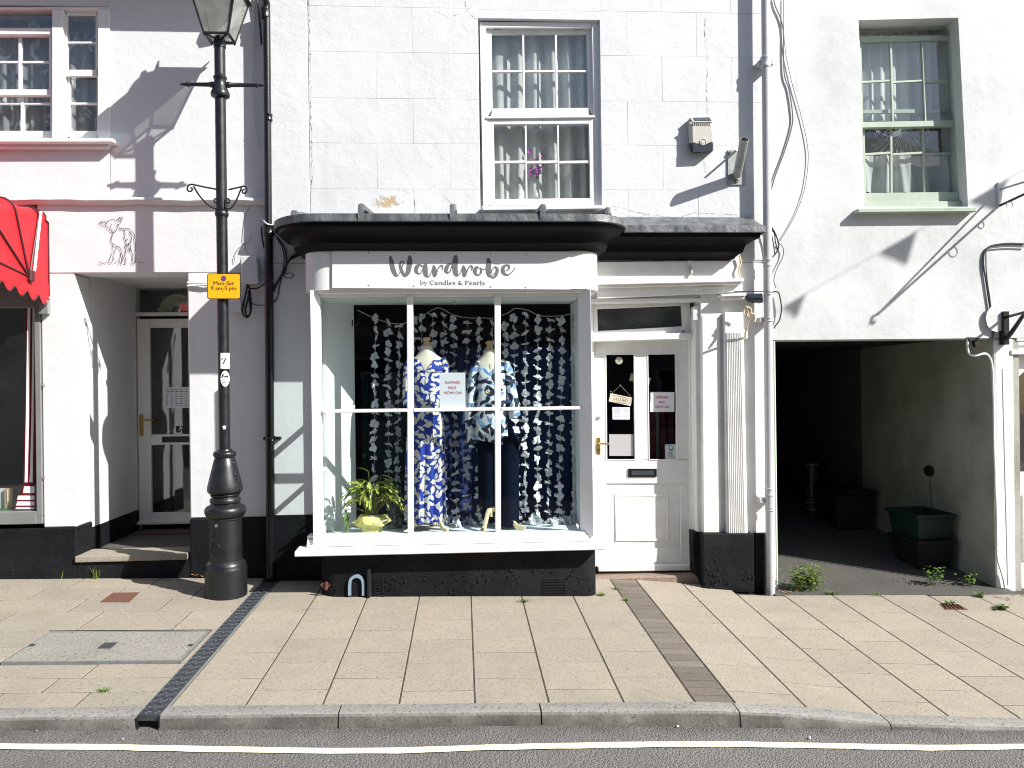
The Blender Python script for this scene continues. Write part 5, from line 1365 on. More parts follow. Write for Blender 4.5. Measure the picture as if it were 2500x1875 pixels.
lt('OPENING HOURS', 196, 778, 23); lt('Tuesday', 196, 806, 26); lt('10-3', 330, 806, 26); lt('Thursday', 196, 836, 26); lt('10-3', 330, 836, 26); lt('Saturday', 196, 868, 26); lt('10-3', 330, 868, 26)
make(m_, 'lettering', M['blueink'], sgn)
m_ = MB(); ribbon(m_, [(196, 784, 2), (376, 784, 2)], lambda a, b: V('u', a, b, GZ - .0006), 0); make(m_, 'underline', M['blueink'], sgn)
sheet_on('u', [(142, 1090), (448, 1090), (448, 1363), (145, 1363)], GZ - .002, 'blank_card', plain('pale_card', (.36, .36, .37), .5), 'blank pale grey card fixed low in the left door pane', 'card', .003)
c = V('u', 266, 158, GZ - .001)
m_ = MB(); m_.disc(c, .0325, .001, 28); sgn = make(m_, 'round_sticker', plain('cream_vinyl', (.46, .46, .38), .5), None, 'round cream sticker at the top of the left door pane', 'sticker')
m_ = MB()
for r in (.029, .021):
    pts = [c + Vector((r * math.cos(k * .2244), -.0006, r * math.sin(k * .2244))) for k in range(28)]; pts2 = [c + Vector(((r - .0022) * math.cos(k * .2244), -.0006, (r - .0022) * math.sin(k * .2244))) for k in range(28)]
    m_.add(pts + pts2, [(k, (k + 1) % 28, 28 + (k + 1) % 28, 28 + k) for k in range(28)])
for a in (90, 210, 330):
    p = c + Vector((.007 * math.cos(math.radians(a)), -.0006, .007 * math.sin(math.radians(a)))); m_.add([p + Vector((.006 * math.cos(k * .785), 0, .006 * math.sin(k * .785))) for k in range(8)], [tuple(range(8))])
make(m_, 'print', plain('green_print', (.05, .08, .05), .6), sgn)
sgn = sheet_on('u', [(848, 1218), (994, 1216), (998, 1410), (850, 1412)], GZ, 'membership_sticker', plain('pale_vinyl', (.50, .56, .58), .5), 'pale fsb sticker in the bottom corner of the right door pane', 'sticker')
m_ = MB(); ribbon(m_, [(925 + 28 * math.cos(a), 1262 + 28 * math.sin(a), 10 + 6 * math.sin(a)) for a in [(-.9 + k * .5) for k in range(11)]], lambda a, b: V('u', a, b, GZ - .0008), 3)
make(m_, 'emblem', plain('teal_print', (.02, .06, .09), .6), sgn)
m_ = MB(); ribbon(m_, [(858, 1226, 12), (900, 1230, 10), (940, 1235, 8), (960, 1260, 6)], lambda a, b: V('u', a, b, GZ - .0011), 3); make(m_, 'emblem', plain('cyan_print', (.05, .34, .40), .6), sgn)
m_ = MB(); text(m_, 'fsb', lambda a, b: V('u', a, b, GZ - .0008), 916, 1350, 66); text(m_, 'MEMBER', lambda a, b: V('u', a, b, GZ - .0008), 918, 1372, 20, bold=.02); make(m_, 'lettering', M['greyink'], sgn)
# dim things inside the door: two cream tags, a rail, dark red clothes
Y2 = .45
for i, q_ in enumerate(([(418, 318), (458, 318), (458, 425), (398, 410)], [(636, 372), (668, 380), (645, 470), (632, 470)])):
    m_ = MB(); m_.poly('u', q_, .26, .01); make(m_, 'hanging_tag', plain('cream_tag', (.42, .40, .30), .7), None, ('cream tag hanging inside at the right edge of the left door pane', 'cream tag hanging inside at the left edge of the right door pane')[i], 'tag')
m_ = MB(); m_.poly('u', [(735, 810), (765, 810), (778, 1500), (748, 1500)], Y2, .03); make(m_, 'display_rail', plain('dim_steel', (.10, .10, .11), .5), shop)
b = NB('red_swirl_cloth'); wv = b.n.new('ShaderNodeTexWave'); wv.wave_type = 'RINGS'; wv.inputs['Scale'].default_value = 3; wv.inputs['Distortion'].default_value = 5; b.t.links.new(b.geo.outputs['Position'], wv.inputs[0])
b.col(b.mix(b.ramp(wv.outputs[1], .8, .95), b.mix(b.ramp(b.noise(5), .45, .6), (.07, .004, .02), (.20, .02, .012)), (.11, .02, .04))).rough(.9)
xa, xb = V('u', 645, 1100, .6).x, V('u', 1010, 1100, .6).x
m_ = MB().grid(lambda u, v: Vector((xa + (xb - xa) * u, .62 + .03 * math.sin(u * 21), V('u', 700, 1600, .6).z + v * (V('u', 700, 805, .6).z - V('u', 700, 1600, .6).z))), 24, 4)
make(m_, 'hanging_clothes', b.m, None, 'dark red swirl patterned clothes hanging inside the right door pane', 'clothes', smooth=60)
# ================================================================ right house over the alley
YR = .012
rh = emp('right_house', (4.2, YR, gz(4.2, YR)), 'weathered white rendered house on the right with a dark alley and sage green window', 'house')
aX0, aX1 = P(1899, 1300, YR).x, V('k', 1372, 800, YR).x
pX1 = V('k', 1492, 1200, YR).x
lintz = V('k', 700, 66, YR).z
wq = [V('h', *p, YR) for p in ((383, 96), (858, 84), (905, 985), (412, 985))]     # window opening
RX1, RT_ = 9.0, 6.3
def wallpoly(pts, name='upper_wall', mat='right_render', bev=.01, t=.32):
    m_ = MB(); m_.ext([Vector((x, YR, z)) for x, z in pts], (0, t, 0)); return make(m_, name, M[mat], rh, bevel=bev)
m_ = MB()
A0 = XR + .002
zb = wq[3].z; zt = wq[0].z
m_.ext([Vector((A0, YR, lintz)), Vector((wq[3].x, YR, lintz)), Vector((wq[3].x, YR, zb)), Vector((wq[0].x, YR, zt)), Vector((wq[0].x, YR, RT_)), Vector((A0, YR, RT_))], (0, .32, 0))
m_.ext([Vector((wq[2].x, YR, lintz)), Vector((RX1, YR, lintz)), Vector((RX1, YR, RT_)), Vector((wq[1].x, YR, RT_)), Vector((wq[1].x, YR, wq[1].z)), Vector((wq[2].x, YR, wq[2].z))], (0, .32, 0))
m_.ext([Vector((wq[0].x, YR, zt)), Vector((wq[1].x, YR, wq[1].z)), Vector((wq[1].x, YR, RT_)), Vector((wq[0].x, YR, RT_))], (0, .32, 0))
m_.ext([Vector((wq[3].x, YR, lintz)), Vector((wq[2].x, YR, lintz)), Vector((wq[2].x, YR, wq[2].z)), Vector((wq[3].x, YR, zb))], (0, .32, 0))
bm_ = make(m_, 'upper_wall', M['right_render'], rh)
shopR = V('o', 255, 1008, YR); shopZ = shopR.z
m_ = MB(); m_.xz([(aX1 + .006, lintz - .004), (aX1 + .006, gz(4.6, 0) - .1), (pX1, gz(4.8, 0) - .1), (V('k', 1380, 100, YR).x + .16, lintz - .004)], YR + .002, .34)
make(m_, 'alley_pier', M['white'], rh, bevel=.02, seg=2)
m_ = MB(); gx = V('p', 205, 700, YR).x; m_.ext([V('p', *p, YR - .0005) for p in ((184, 0), (188, 0), (225, 1460), (221, 1460))], (0, .002, 0)); make(m_, 'groove', M['crackline'], rh)
m_ = MB(); m_.box(A0, aX0, YR - .002, .34, -.3, lintz - .003); make(m_, 'green_jamb', M['green_render'], rh, bevel=.012)
# bulge of render at the corner over the pier
m_ = MB(); c = V('o', 235, 1080, YR); m_.rings([[Vector((c.x + r * math.cos(k * .524) * .10, YR - .03 + .05 * (1 - r), c.z + .02 + r * math.sin(k * .524) * .12)) for k in range(12)] for r in (1, .8, .4, .05)]); make(m_, 'render_bulge', M['right_render'], rh, smooth=60)
# alley: walls, ceiling, far end; the deep shade is put in by dark colour
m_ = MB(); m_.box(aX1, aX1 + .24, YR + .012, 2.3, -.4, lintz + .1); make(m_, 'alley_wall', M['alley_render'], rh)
m_ = MB(); m_.box(aX1 + .004, aX1 + .24, 2.302, 6.3, -.4, lintz + .1); make(m_, 'alley_wall', M['alley_shade'], rh)  # deeper stretch of the wall, shade put into its colour
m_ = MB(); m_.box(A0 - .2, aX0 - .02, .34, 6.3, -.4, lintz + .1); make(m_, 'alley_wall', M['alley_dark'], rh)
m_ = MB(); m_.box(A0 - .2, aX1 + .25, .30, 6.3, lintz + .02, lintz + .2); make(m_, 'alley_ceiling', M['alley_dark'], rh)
m_ = MB(); m_.box(A0 - .2, aX1 + .25, 6.3, 6.4, -.4, lintz + .2); make(m_, 'alley_end', M['alley_dark'], rh)  # plain closing wall, near-black in place of the alley's shade
# window
def hq(mb, pts, Y, t): mb.poly('h', pts, Y, t)
Yw = YR + .10
m_ = MB()
hq(m_, [(380, 96), (860, 84), (858, 104), (384, 108)], Yw, .1); hq(m_, [(838, 100), (860, 98), (908, 990), (884, 990)], Yw - .03, .12); hq(m_, [(376, 96), (386, 96), (414, 990), (404, 990)], Yw, .1)
hq(m_, [(384, 108), (858, 104), (856, 136), (386, 138)], Yw + .06, .04)
hq(m_, [(818, 136), (838, 136), (884, 985), (862, 985)], Yw + .02, .07)
gw = make(m_, 'sash_window', M['sage'], rh, bevel=.003)
m_ = MB(); m_.ext([V('h', *p, YR - .08) for p in ((380, 993), (944, 986), (946, 1008), (380, 1013))], (0, .24, 0)); make(m_, 'sill', M['sage'], gw, bevel=.006)
m_ = MB(); hq(m_, [(412, 962), (886, 958), (890, 988), (414, 988)], Yw - .02, .1); make(m_, 'sub_sill', M['sage'], gw, bevel=.004)
Yu = Yw + .04; m_ = MB()
hq(m_, [(384, 170), (836, 168), (838, 190), (386, 200)], Yu, .035); hq(m_, [(386, 200), (396, 200), (406, 590), (398, 590)], Yu, .035); hq(m_, [(826, 190), (838, 190), (856, 590), (838, 590)], Yu, .035)
hq(m_, [(398, 582), (860, 572), (862, 600), (398, 608)], Yu - .02, .06)
for a, b in ((532, 544), (684, 700)): hq(m_, [(a, 195), (a + 10, 195), (b + 8, 584), (b, 584)], Yu + .008, .025)
for x0, x1 in ((396, 532), (543, 686), (696, 836)): hq(m_, [(x0, 386), (x1, 379), (x1, 388), (x0, 397)], Yu + .009, .023)
make(m_, 'upper_sash', M['sage'], gw, bevel=.002)
m_ = MB(); hq(m_, [(400, 523), (836, 518), (838, 536), (400, 541)], Yu + .05, .03); make(m_, 'lower_sash_top', M['sage'], gw, bevel=.002)
Yl = Yw + .015; m_ = MB()
hq(m_, [(402, 606), (412, 606), (420, 950), (410, 950)], Yl + .05, .035); hq(m_, [(838, 600), (856, 600), (868, 950), (850, 950)], Yl + .05, .035)
hq(m_, [(410, 920), (870, 914), (872, 960), (412, 966)], Yl, .06)
for a, b in ((534, 536), (686, 694)): hq(m_, [(a, 606), (a + 10, 606), (b + 10, 922), (b, 922)], Yl + .056, .025)
for x0, x1 in ((408, 535), (546, 688), (698, 850)): hq(m_, [(x0, 730), (x1, 722), (x1, 733), (x0, 741)], Yl + .057, .023)
make(m_, 'lower_sash', M['sage'], gw, bevel=.002)
for c0, c1 in ((394, 536), (542, 690), (696, 840)):
    for r0, r1 in ((195, 387), (391, 584)):
        m_ = MB(); m_.px('h', c0, r0, c1, r1, Yu + .02, .004); make(m_, 'pane', M['glass'], gw)
for c0, c1 in ((404, 540), (542, 694), (698, 856)):
    for r0, r1 in ((604, 730), (735, 922)):
        m_ = MB(); m_.px('h', c0, r0, c1, r1, Yl + .07, .004); make(m_, 'pane', M['glass'], gw)
x0, x1 = wq[0].x - .02, wq[2].x + .02
curtain(x0, x0 + (x1 - x0) * .95, V('h', 600, 500, Yw).z - .10, zt + .05, Yw + .16, M['voile'], 'half_curtain', gw, .022, .12)
curtain(x0, x1, V('h', 600, 915, Yw + .1).z, V('h', 600, 735, Yw + .1).z, Yw + .14, M['voile'], 'cafe_curtain', gw, .03, .19)
room(wq[0].x - .5, wq[1].x + .5, .34, 3.0, zb - .6, zt + .4, M['dark'], rh)
m_ = MB(); rr = random.Random(3)
for k in range(150):
    a = V('h', 440 + rr.random() * 300, 610 + abs(rr.gauss(0, 40)), Yw + .15); c = a + Vector((rr.uniform(-.03, .03), 0, rr.uniform(-.03, .03)))
    m_.tube([a, (a + c) / 2 + Vector((.005, -.004, .004)), c], .0016, 3, False)
for k in range(26):
    t = k / 25; a = V('h', 440 + 300 * t, 705 - 60 * t + 95 * math.sin(t * 3.14) * (1 if k % 2 else .7), Yw + .15)
    m_.tube([V('h', 590 + 20 * t, 610, Yw + .15), a], .0014, 3, False)
make(m_, 'crochet_hanging', M['whitecable'], None, 'white crocheted piece hanging in the lower half of the sage green window', 'crochet', kind=None)
# door stub of the shop at the far right
ch = emp('corner_shopfront', (5.6, YR, gz(5.6, 0)), 'white panelled shopfront door at the far right beside the alley pier', 'shopfront')
X0 = V('o', 283, 1300, YR + .02).x
zg = gz(5.2, 0)
m_ = MB()
hx0, hz0, hz1 = V('o', 322, 1150, YR + .03).x, V('o', 380, 1268, YR + .03).z, shopZ
m_.box(hx0, RX1, YR + .03, .3, hz0, hz1 + .05); m_.box(pX1 + .004, hx0, YR + .05, .3, zg - .2, hz1)
make(m_, 'wall', M['white'], ch, bevel=.005)
m_ = MB(); a, b = V('o', 352, 1065, YR), V('o', 428, 1240, YR)
for (i0, yy) in ((0, .014), (.04, .004), (.06, .018)): m_.box(a.x + i0, RX1 - i0, YR + yy, YR + .04, b.z + i0, a.z - i0)
make(m_, 'header_panel', M['white'], ch, bevel=.004)
m_ = MB(); z2 = V('o', 380, 1300, YR).z; m_.box(hx0, RX1, YR - .01, .2, z2, hz0 - .002); make(m_, 'cornice', M['white'], ch, bevel=.005)
dX = V('p', 262, 400, YR + .1).x; dzt = V('p', 300, 60, YR + .1).z; dzb = V('p', 300, 702, YR + .1).z
m_ = MB(); m_.box(hx0, dX, YR + .06, .2, zg - .2, z2); m_.box(dX, dX + .8, YR + .08, .2, zg - .1, dzb); m_.box(dX, dX + .8, YR + .08, .2, dzt + .10, z2)
door2 = make(m_, 'door', M['white'], ch, bevel=.004)
m_ = MB(); m_.box(dX + .8, RX1, YR + .045, .2, zg - .4, z2); make(m_, 'shop_wall', M['white'], ch, bevel=.004)
m_ = MB(); m_.xz([(dX, dzb), (dX + .8, dzb), (dX + .8, dzt + .1), (dX + .25, dzt + .1), (dX + .10, dzt + .06), (dX + .03, dzt), (dX, dzt - .06)], YR + .10, YR + .106); make(m_, 'arched_pane', M['glass'], door2)
m_ = MB(); m_.xz([(dX, dzt - .06), (dX + .03, dzt), (dX + .10, dzt + .06), (dX + .25, dzt + .1), (dX, dzt + .1)], YR + .085, YR + .13); make(m_, 'spandrel', M['white'], door2)
pz1, pz0 = V('p', 300, 850, YR + .08).z, V('p', 300, 1300, YR + .08).z
m_ = MB(); m_.box(dX + .05, dX + .6, YR + .066, YR + .085, pz0, pz1); m_.box(dX + .09, dX + .56, YR + .056, YR + .07, pz0 + .05, pz1 - .05); make(m_, 'door_panel', M['white'], door2, bevel=.008)
room(dX - .1, RX1, .21, 2.2, zg, z2 + .1, M['dark'], ch, 'interior')
# black awning arm
a = V('o', 300, 1018, YR - .03); b = V('o', 306, 1235, YR - .03)
root = emp('iron_bracket', (a.x, YR, b.z), 'black iron awning arm on the wall above the far right shopfront', 'bracket')
m_ = MB(); m_.box(a.x - .028, a.x + .028, YR - .055, YR + .02, b.z, a.z); make(m_, 'bracket', M['blackgloss'], root, bevel=.004)
m_ = MB(); m_.tube([V('o', 318, 1195, YR - .06), V('o', 350, 1150, YR - .10), V('o', 428, 1035, YR - .35)], [.016, .02, .016], 8); m_.tube([V('o', 310, 1055, YR - .05), V('o', 440, 1020, YR - .35)], .012, 8); make(m_, 'arm', M['blackgloss'], root, smooth=50)
# ---- pole bracket with two rods on the right wall
pc = V('h', 1057, 922, YR)
S = V('h', 472, 1500, YR)
sv = SUN
tip = S - sv * (.80 / sv.y)
b0, b1 = V('h', 1056, 980, YR - .02), V('h', 1060, 902, YR - .02)
S2 = V('h', 490, 1478, YR)
root = emp('flag_bracket', (pc.x, YR, V('h', 1057, 980, YR).z), 'white flag pole bracket with two thin rods on the weathered right wall', 'flag bracket')
m_ = MB(); p = [V('h', *q_, YR - .02) for q_ in ((1050, 866), (1066, 872), (1068, 980), (1054, 980))]; m_.ext(p, (0, .026, 0)); make(m_, 'wall_plate', M['sticker'], root, bevel=.003)
m_ = MB(); m_.tube([b0, tip], .011, 8); make(m_, 'rod', M['iron'], root, smooth=60)
m_ = MB(); m_.tube([b1, tip + Vector((0.02, 0, .02))], .009, 8); make(m_, 'rod', M['steel'], root, smooth=60)
c = b0.lerp(tip, .12); m_ = MB(); m_.tube([c + Vector((.028 * math.sin(k * .6), 0, -.03 + .03 * math.cos(k * .6))) for k in range(11)], .0035, 5); make(m_, 'ring', M['steel'], root)
c = b0.lerp(tip, .36); m_ = MB(); m_.tube([c + Vector((.04 * math.sin(k * .6), 0, -.045 + .045 * math.cos(k * .6))) for k in range(11)], .0035, 5); make(m_, 'ring', M['steel'], root)
m_ = MB(); m_.tube([tip + Vector((0, .02, 0)), tip + Vector((0, -.03, .02)), tip + Vector((.02, -.05, .0)), tip + Vector((.02, -.03, -.03))], .012, 6); make(m_, 'end_hook', M['iron'], root)

# ================================================================ things in the alley
def bin_box(x, y, w, d, z0, z1, name, mat, label, cat, rot=0.0, lip=.02):
    m_ = MB(); c, s = math.cos(rot), math.sin(rot)
    def ring_(k, z, o=0): return [Vector((x + (a * w * k + o * a) * c - (b * d * k + o * b) * s, y + (a * w * k + o * a) * s + (b * d * k + o * b) * c, z)) for a, b in ((-.5, -.5), (.5, -.5), (.5, .5), (-.5, .5))]
    m_.rings([ring_(.84, z0 + .03), ring_(.84, z0), ring_(.98, z1 - .035), ring_(.98, z1 - .035, lip * 2), ring_(1.0, z1, lip * 2), ring_(.98, z1, 0), ring_(.82, z0 + .04)], True, True)
    return make(m_, name, M[mat], None, label, cat, bevel=.006)
bx, by = 4.40, .70
za = alley_z(bx, by)
q0 = V('k', 990, 1400, .45); 
bin_box(bx, by, .36, .46, za, za + .27, 'recycling_box', 'binBlack', 'black recycling box standing on the alley floor under the green box', 'recycling box', .03)
zb2 = za + .262
gb = bin_box(bx - .01, by + .01, .37, .48, zb2, zb2 + .25, 'recycling_box', 'binGreen', 'dark green open recycling box stacked on the black box in the alley', 'recycling box', .07)
# low black crate deeper in the shade
x, y = 4.34, 2.1; z = alley_z(x, y)
root = emp('storage_box', (x, y, z), 'low black storage box deep in the alley shade beyond the green box', 'storage box')
m_ = MB(); m_.rings([[Vector((x + a * w, y + b * w * 1.2, zz)) for a, b in ((-1, -1), (1, -1), (1, 1), (-1, 1))] for w, zz in ((.20, z + .002), (.22, z + .38))]); make(m_, 'body', M['binBlack'], root, bevel=.02)
m_ = MB(); m_.box(x - .235, x + .235, y - .29, y + .29, z + .382, z + .43); make(m_, 'lid', M['binBlack'], root, bevel=.02)
# ringed bollard
c0 = V('k', 314, 1060, 2.6); c1 = V('k', 318, 782, 2.6); z = alley_z(c0.x, 2.6)
root = emp('bollard', (c0.x, 2.6, z), 'dark bollard with thin silver rings deep in the alley shade', 'bollard')
m_ = MB(); m_.lathe(c0.x, 2.6, [(.075, z), (.075, c1.z - .05), (.08, c1.z - .05), (.08, c1.z)], 16); make(m_, 'post', plain('dark_post', (.03, .032, .03), .35), root, smooth=50)
for zz in (c1.z - .02, c0.z + .02, c0.z + .10):
    m_ = MB(); m_.lathe(c0.x, 2.6, [(.081, zz), (.085, zz + .008), (.081, zz + .016)], 16); make(m_, 'ring', M['steel'], root, smooth=50)
# black fitting on the alley wall, its cable to the floor
def onalley(px_, py_):
    d = (px_ - 1250) / FPX * _R + (937.5 - py_) / FPX * _U + _F
    return CAM + d * ((aX1 - CAM.x) / d.x)
c = onalley(*N('k', 998, 828)); e = onalley(*N('k', 1008, 1035))
root = emp('wall_fitting', c - Vector((0, 0, .05)), 'small black oval fitting with a hanging wire on the alley wall above the boxes', 'fitting')
m_ = MB(); m_.rings([[Vector((aX1 - dx, c.y + .07 * k_ * math.cos(t * .5236), c.z + .055 * k_ * math.sin(t * .5236))) for t in range(12)] for dx, k_ in ((-.004, 1), (.03, .95), (.04, .6))]); make(m_, 'body', M['binBlack'], root, smooth=50)
m_ = MB(); m_.tube([c + Vector((-.01, 0, -.05)), e + Vector((-.006, 0, 0)), Vector((aX1 - .006, e.y, za + .05))], .004, 5); make(m_, 'wire', M['greycable'], root)
# ================================================================ street lamp
LB = G(545, 1466); LY = LB.y + .15
lc = P(545, 1300, LY); LX = P(543.5, 700, LY).x
zl = lambda py: P(544, py, LY).z
pxm = (6.55 + LY) / FPX * 1.002                         # metres per photograph pixel at the lamp
lamp = emp('street_lamp', (LX, LY, gz(LX, LY)), 'tall black cast iron street lamp with a four sided lantern and ladder bar', 'street lamp')
def lat(prof, name, mat='iron', n=28, parent=lamp, sm=40):
    m_ = MB(); m_.lathe(LX, LY, [(w * pxm / 2, zl(y)) for w, y in prof], n); return make(m_, name, M[mat], parent, smooth=sm)
lb0 = gz(LX, LY) - .03
m_ = MB(); m_.lathe(LX, LY, [(96 * pxm / 2, lb0)] + [(w * pxm / 2, zl(y)) for w, y in ((96, 1390), (97, 1386), (94, 1383), (93, 1379), (91, 1374), (85, 1370), (78, 1366))], 32); base = make(m_, 'base', M['iron'], lamp, smooth=35)
lat([(75, 1367), (75, 1268), (80, 1265), (80, 1262)], 'pedestal')
lat([(78, 1262), (88, 1258), (94, 1250), (95, 1246), (93, 1240), (84, 1235), (72, 1232), (66, 1229)], 'torus')
lat([(62, 1230), (60, 1228), (68, 1226), (71, 1222), (69, 1217), (62, 1214), (60, 1212), (66, 1210), (68, 1207), (64, 1204), (70, 1204), (80, 1199), (81, 1193), (79, 1184), (70, 1165), (58, 1140), (48, 1120), (44, 1117)], 'vase')
lat([(42, 1118), (50, 1114), (53, 1110), (53, 1106), (48, 1102), (36, 1100), (34, 1097), (30, 1096)], 'collar')
lat([(26, 1099), (25.5, 900), (25.5, 528)], 'lower_shaft', n=20)
lat([(27, 530), (31, 526), (32, 521), (28, 517), (30, 514), (25, 511)], 'ring_collar', n=20)
lat([(25, 512), (24.5, 238)], 'upper_shaft', n=20)
lat([(30, 240), (42, 236), (44, 230), (42, 226), (32, 215), (28, 206), (27, 195), (31, 192), (31, 188), (27, 186), (25, 184)], 'bell_collar', n=24)
lat([(25, 186), (25, 118), (28, 117), (29, 105), (26, 98), (20, 90)], 'lantern_socket', n=20)
# moulded door, town crest and buds on the base
m_ = MB(); xs_ = [N('t', 95, 0)[0], N('t', 255, 0)[0]]
def onlamp(px_, py_, r):
    """point on the lamp's cylinder of radius r seen at this pixel"""
    d = (px_ - 1250) / FPX * _R + (937.5 - py_) / FPX * _U + _F
    o = Vector((CAM.x - LX, CAM.y - LY)); dd = Vector((d.x, d.y)); a = dd.dot(dd); b = 2 * o.dot(dd); c = o.dot(o) - r * r
    dis = max(0, b * b - 4 * a * c); t = (-b - math.sqrt(dis)) / (2 * a)
    return CAM + d * t
def patch(v, x0, y0, x1, y1, r, n=8, th=.004):
    m_ = MB(); o = []
    for rr_ in (r, r + th):
        o.append([[onlamp(*N(v, x0 + (x1 - x0) * i / n, y), rr_) for i in range(n + 1)] for y in (y0, y1)])
    inn, out = o
    ring0 = [[a for a in out[0]], [a for a in out[1]]]
    m_.rings([inn[0], out[0], out[1], inn[1]], close=False, cap=False)
    return m_
R75 = 75 * pxm / 2
pd = make(patch('t', 100, 780, 255, 1140, R75, 6, .006), 'access_door', M['iron'], lamp, smooth=35)
rl_ = [((100, 1100), (130, 1020), (170, 1035), (200, 1075), (240, 1060)), ((100, 1115), (140, 1045), (180, 1060), (240, 1085)), ((105, 960), (130, 985), (160, 1000), (200, 990), (215, 945), (130, 940), (105, 960)), ((160, 935), (160, 905), (170, 905))]
m_ = MB()
for l_ in rl_: m_.tube([onlamp(*N('t', *p), R75 + .008) for p in smooth_pts(list(l_), 4)], .0035, 5)
make(m_, 'crest', M['iron'], pd)
m_ = MB(); text(m_, 'DEVON', lambda a, b: onlamp(*N('t', a, b), R75 + .0075), 172, 1128, 38, bold=.02, wide=1.15); make(m_, 'raised_lettering', M['iron'], pd)
m_ = MB(); c = onlamp(*N('t', 158, 845), R75 + .006); m_.rings([[c + Vector((.011 * k_ * math.cos(t * .785), -dy, .011 * k_ * math.sin(t * .785))) for t in range(8)] for k_, dy in ((1, -.004), (1, .006), (.55, .006), (.5, 0))]); make(m_, 'lock', M['steel'], pd, smooth=40)
for (x, y, w_) in ((320, 210, 55), (330, 325, 70), (345, 440, 80)):
    c = onlamp(*N('t', x + 10, y), w_ * pxm / 2 * .93); m_ = MB(); m_.rings([[c + Vector((s_ * k_ * math.cos(t * .785), -dy, .012 * k_ * math.sin(t * .785))) for t in range(8)] for s_, k_, dy in ((.014, 1, 0), (.012, .8, .007), (.005, .3, .01))]); make(m_, 'bud', M['iron'], lamp, smooth=50)
# ladder bar
zb_ = zl(207); m_ = MB()
xl, xr = P(439, 207, LY).x, P(647, 207, LY).x
for s_, xe in ((-1, xl), (1, xr)):
    pr = [(LX + s_ * .035, .021), (LX + s_ * .06, .024), (LX + s_ * .075, .022), (LX + s_ * .08, .017), (xe - s_ * .075, .014), (xe - s_ * .07, .021), (xe - s_ * .055, .021), (xe - s_ * .05, .012), (xe - s_ * .02, .011), (xe, .003)]
    m_ = MB(); m_.tube([(a, LY, zb_) for a, r in pr], [r for a, r in pr], 12); make(m_, 'ladder_bar', M['iron'], lamp, smooth=50)
# scrolled basket arms
def sc(v, pts, Y): return [V(v, x, y, Y) for x, y in smooth_pts(pts, 4)]
for pts in ([(1268, 1098), (1180, 1082), (1110, 1067), (1088, 1078), (1085, 1100), (1102, 1108), (1114, 1096), (1104, 1086)], [(1120, 1078), (1160, 1140), (1215, 1195), (1262, 1208), (1282, 1190), (1268, 1155), (1242, 1152), (1242, 1172), (1258, 1176)],
            [(1322, 1098), (1380, 1085), (1415, 1078), (1428, 1092), (1424, 1114), (1408, 1118), (1402, 1104), (1412, 1096)], [(1398, 1086), (1365, 1165), (1335, 1205), (1308, 1205), (1302, 1180), (1312, 1150), (1328, 1158), (1322, 1176), (1310, 1172)]):
    m_ = MB(); m_.tube(sc('a', pts, LY - .03), .0065, 6); make(m_, 'basket_arm', M['iron'], lamp, smooth=60)
# lantern: square tapering frame, dusty glass, hipped top with finial
z0, z1 = zl(93) - .0, zl(93) + .34
h0, h1 = .09, .175
lan = MB()
def cor(h, z): return [Vector((LX + a * h, LY + b * h, z)) for a, b in ((-1, -1), (1, -1), (1, 1), (-1, 1))]
A_, B_ = cor(h0, z0), cor(h1, z1)
for i in range(4):
    j = (i + 1) % 4
    lan.tube([A_[i], B_[i]], .009, 6); lan.tube([A_[i], A_[j]], .011, 6); lan.tube([B_[i], B_[j]], .013, 6)
    lan.tube([A_[i], A_[i] - Vector((0, 0, .02))], [.008, .004], 6); lan.tube([A_[i], Vector((LX + (A_[i].x - LX) * .25, LY + (A_[i].y - LY) * .25, z0 - .012))], .008, 6)
lant = make(lan, 'lantern', M['iron'], lamp, smooth=40)
for i in range(4):
    j = (i + 1) % 4
    m_ = MB(); c = Vector((LX, LY, 0)); k_ = .004
    f = [A_[i], A_[j], B_[j], B_[i]]
    n_ = (f[1] - f[0]).cross(f[3] - f[0]).normalized()
    m_.ext(f, n_ * -.003); make(m_, 'pane', M['lampglass'], lant)
m_ = MB(); T1, T2, T3 = cor(h1 + .02, z1 + .012), cor(h1 * .55, z1 + .075), cor(h1 * .42, z1 + .09)
m_.rings([cor(h1 + .03, z1 + .004), T1, T2, T3]); make(m_, 'roof', M['iron'], lant, bevel=.004)
m_ = MB(); m_.lathe(LX, LY, [(.062, z1 + .088), (.068, z1 + .12), (.068, z1 + .15), (.05, z1 + .18), (.02, z1 + .205), (.012, z1 + .24)], 16); make(m_, 'finial', M['iron'], lant, smooth=50)
for i in range(4):
    m_ = MB(); d_v = (B_[i] - Vector((LX, LY, z1))).normalized(); m_.tube([B_[i] + Vector((0, 0, .01)), B_[i] + d_v * .045 + Vector((0, 0, .05))], [.014, .004], 6); make(m_, 'corner_spike', M['iron'], lant)
m_ = MB(); m_.lathe(LX, LY, [(.025, z1 - .10), (.05, z1 - .04), (.06, z1 + .01)], 14); make(m_, 'lamp_unit', M['plasticgrey'], lant, smooth=50)
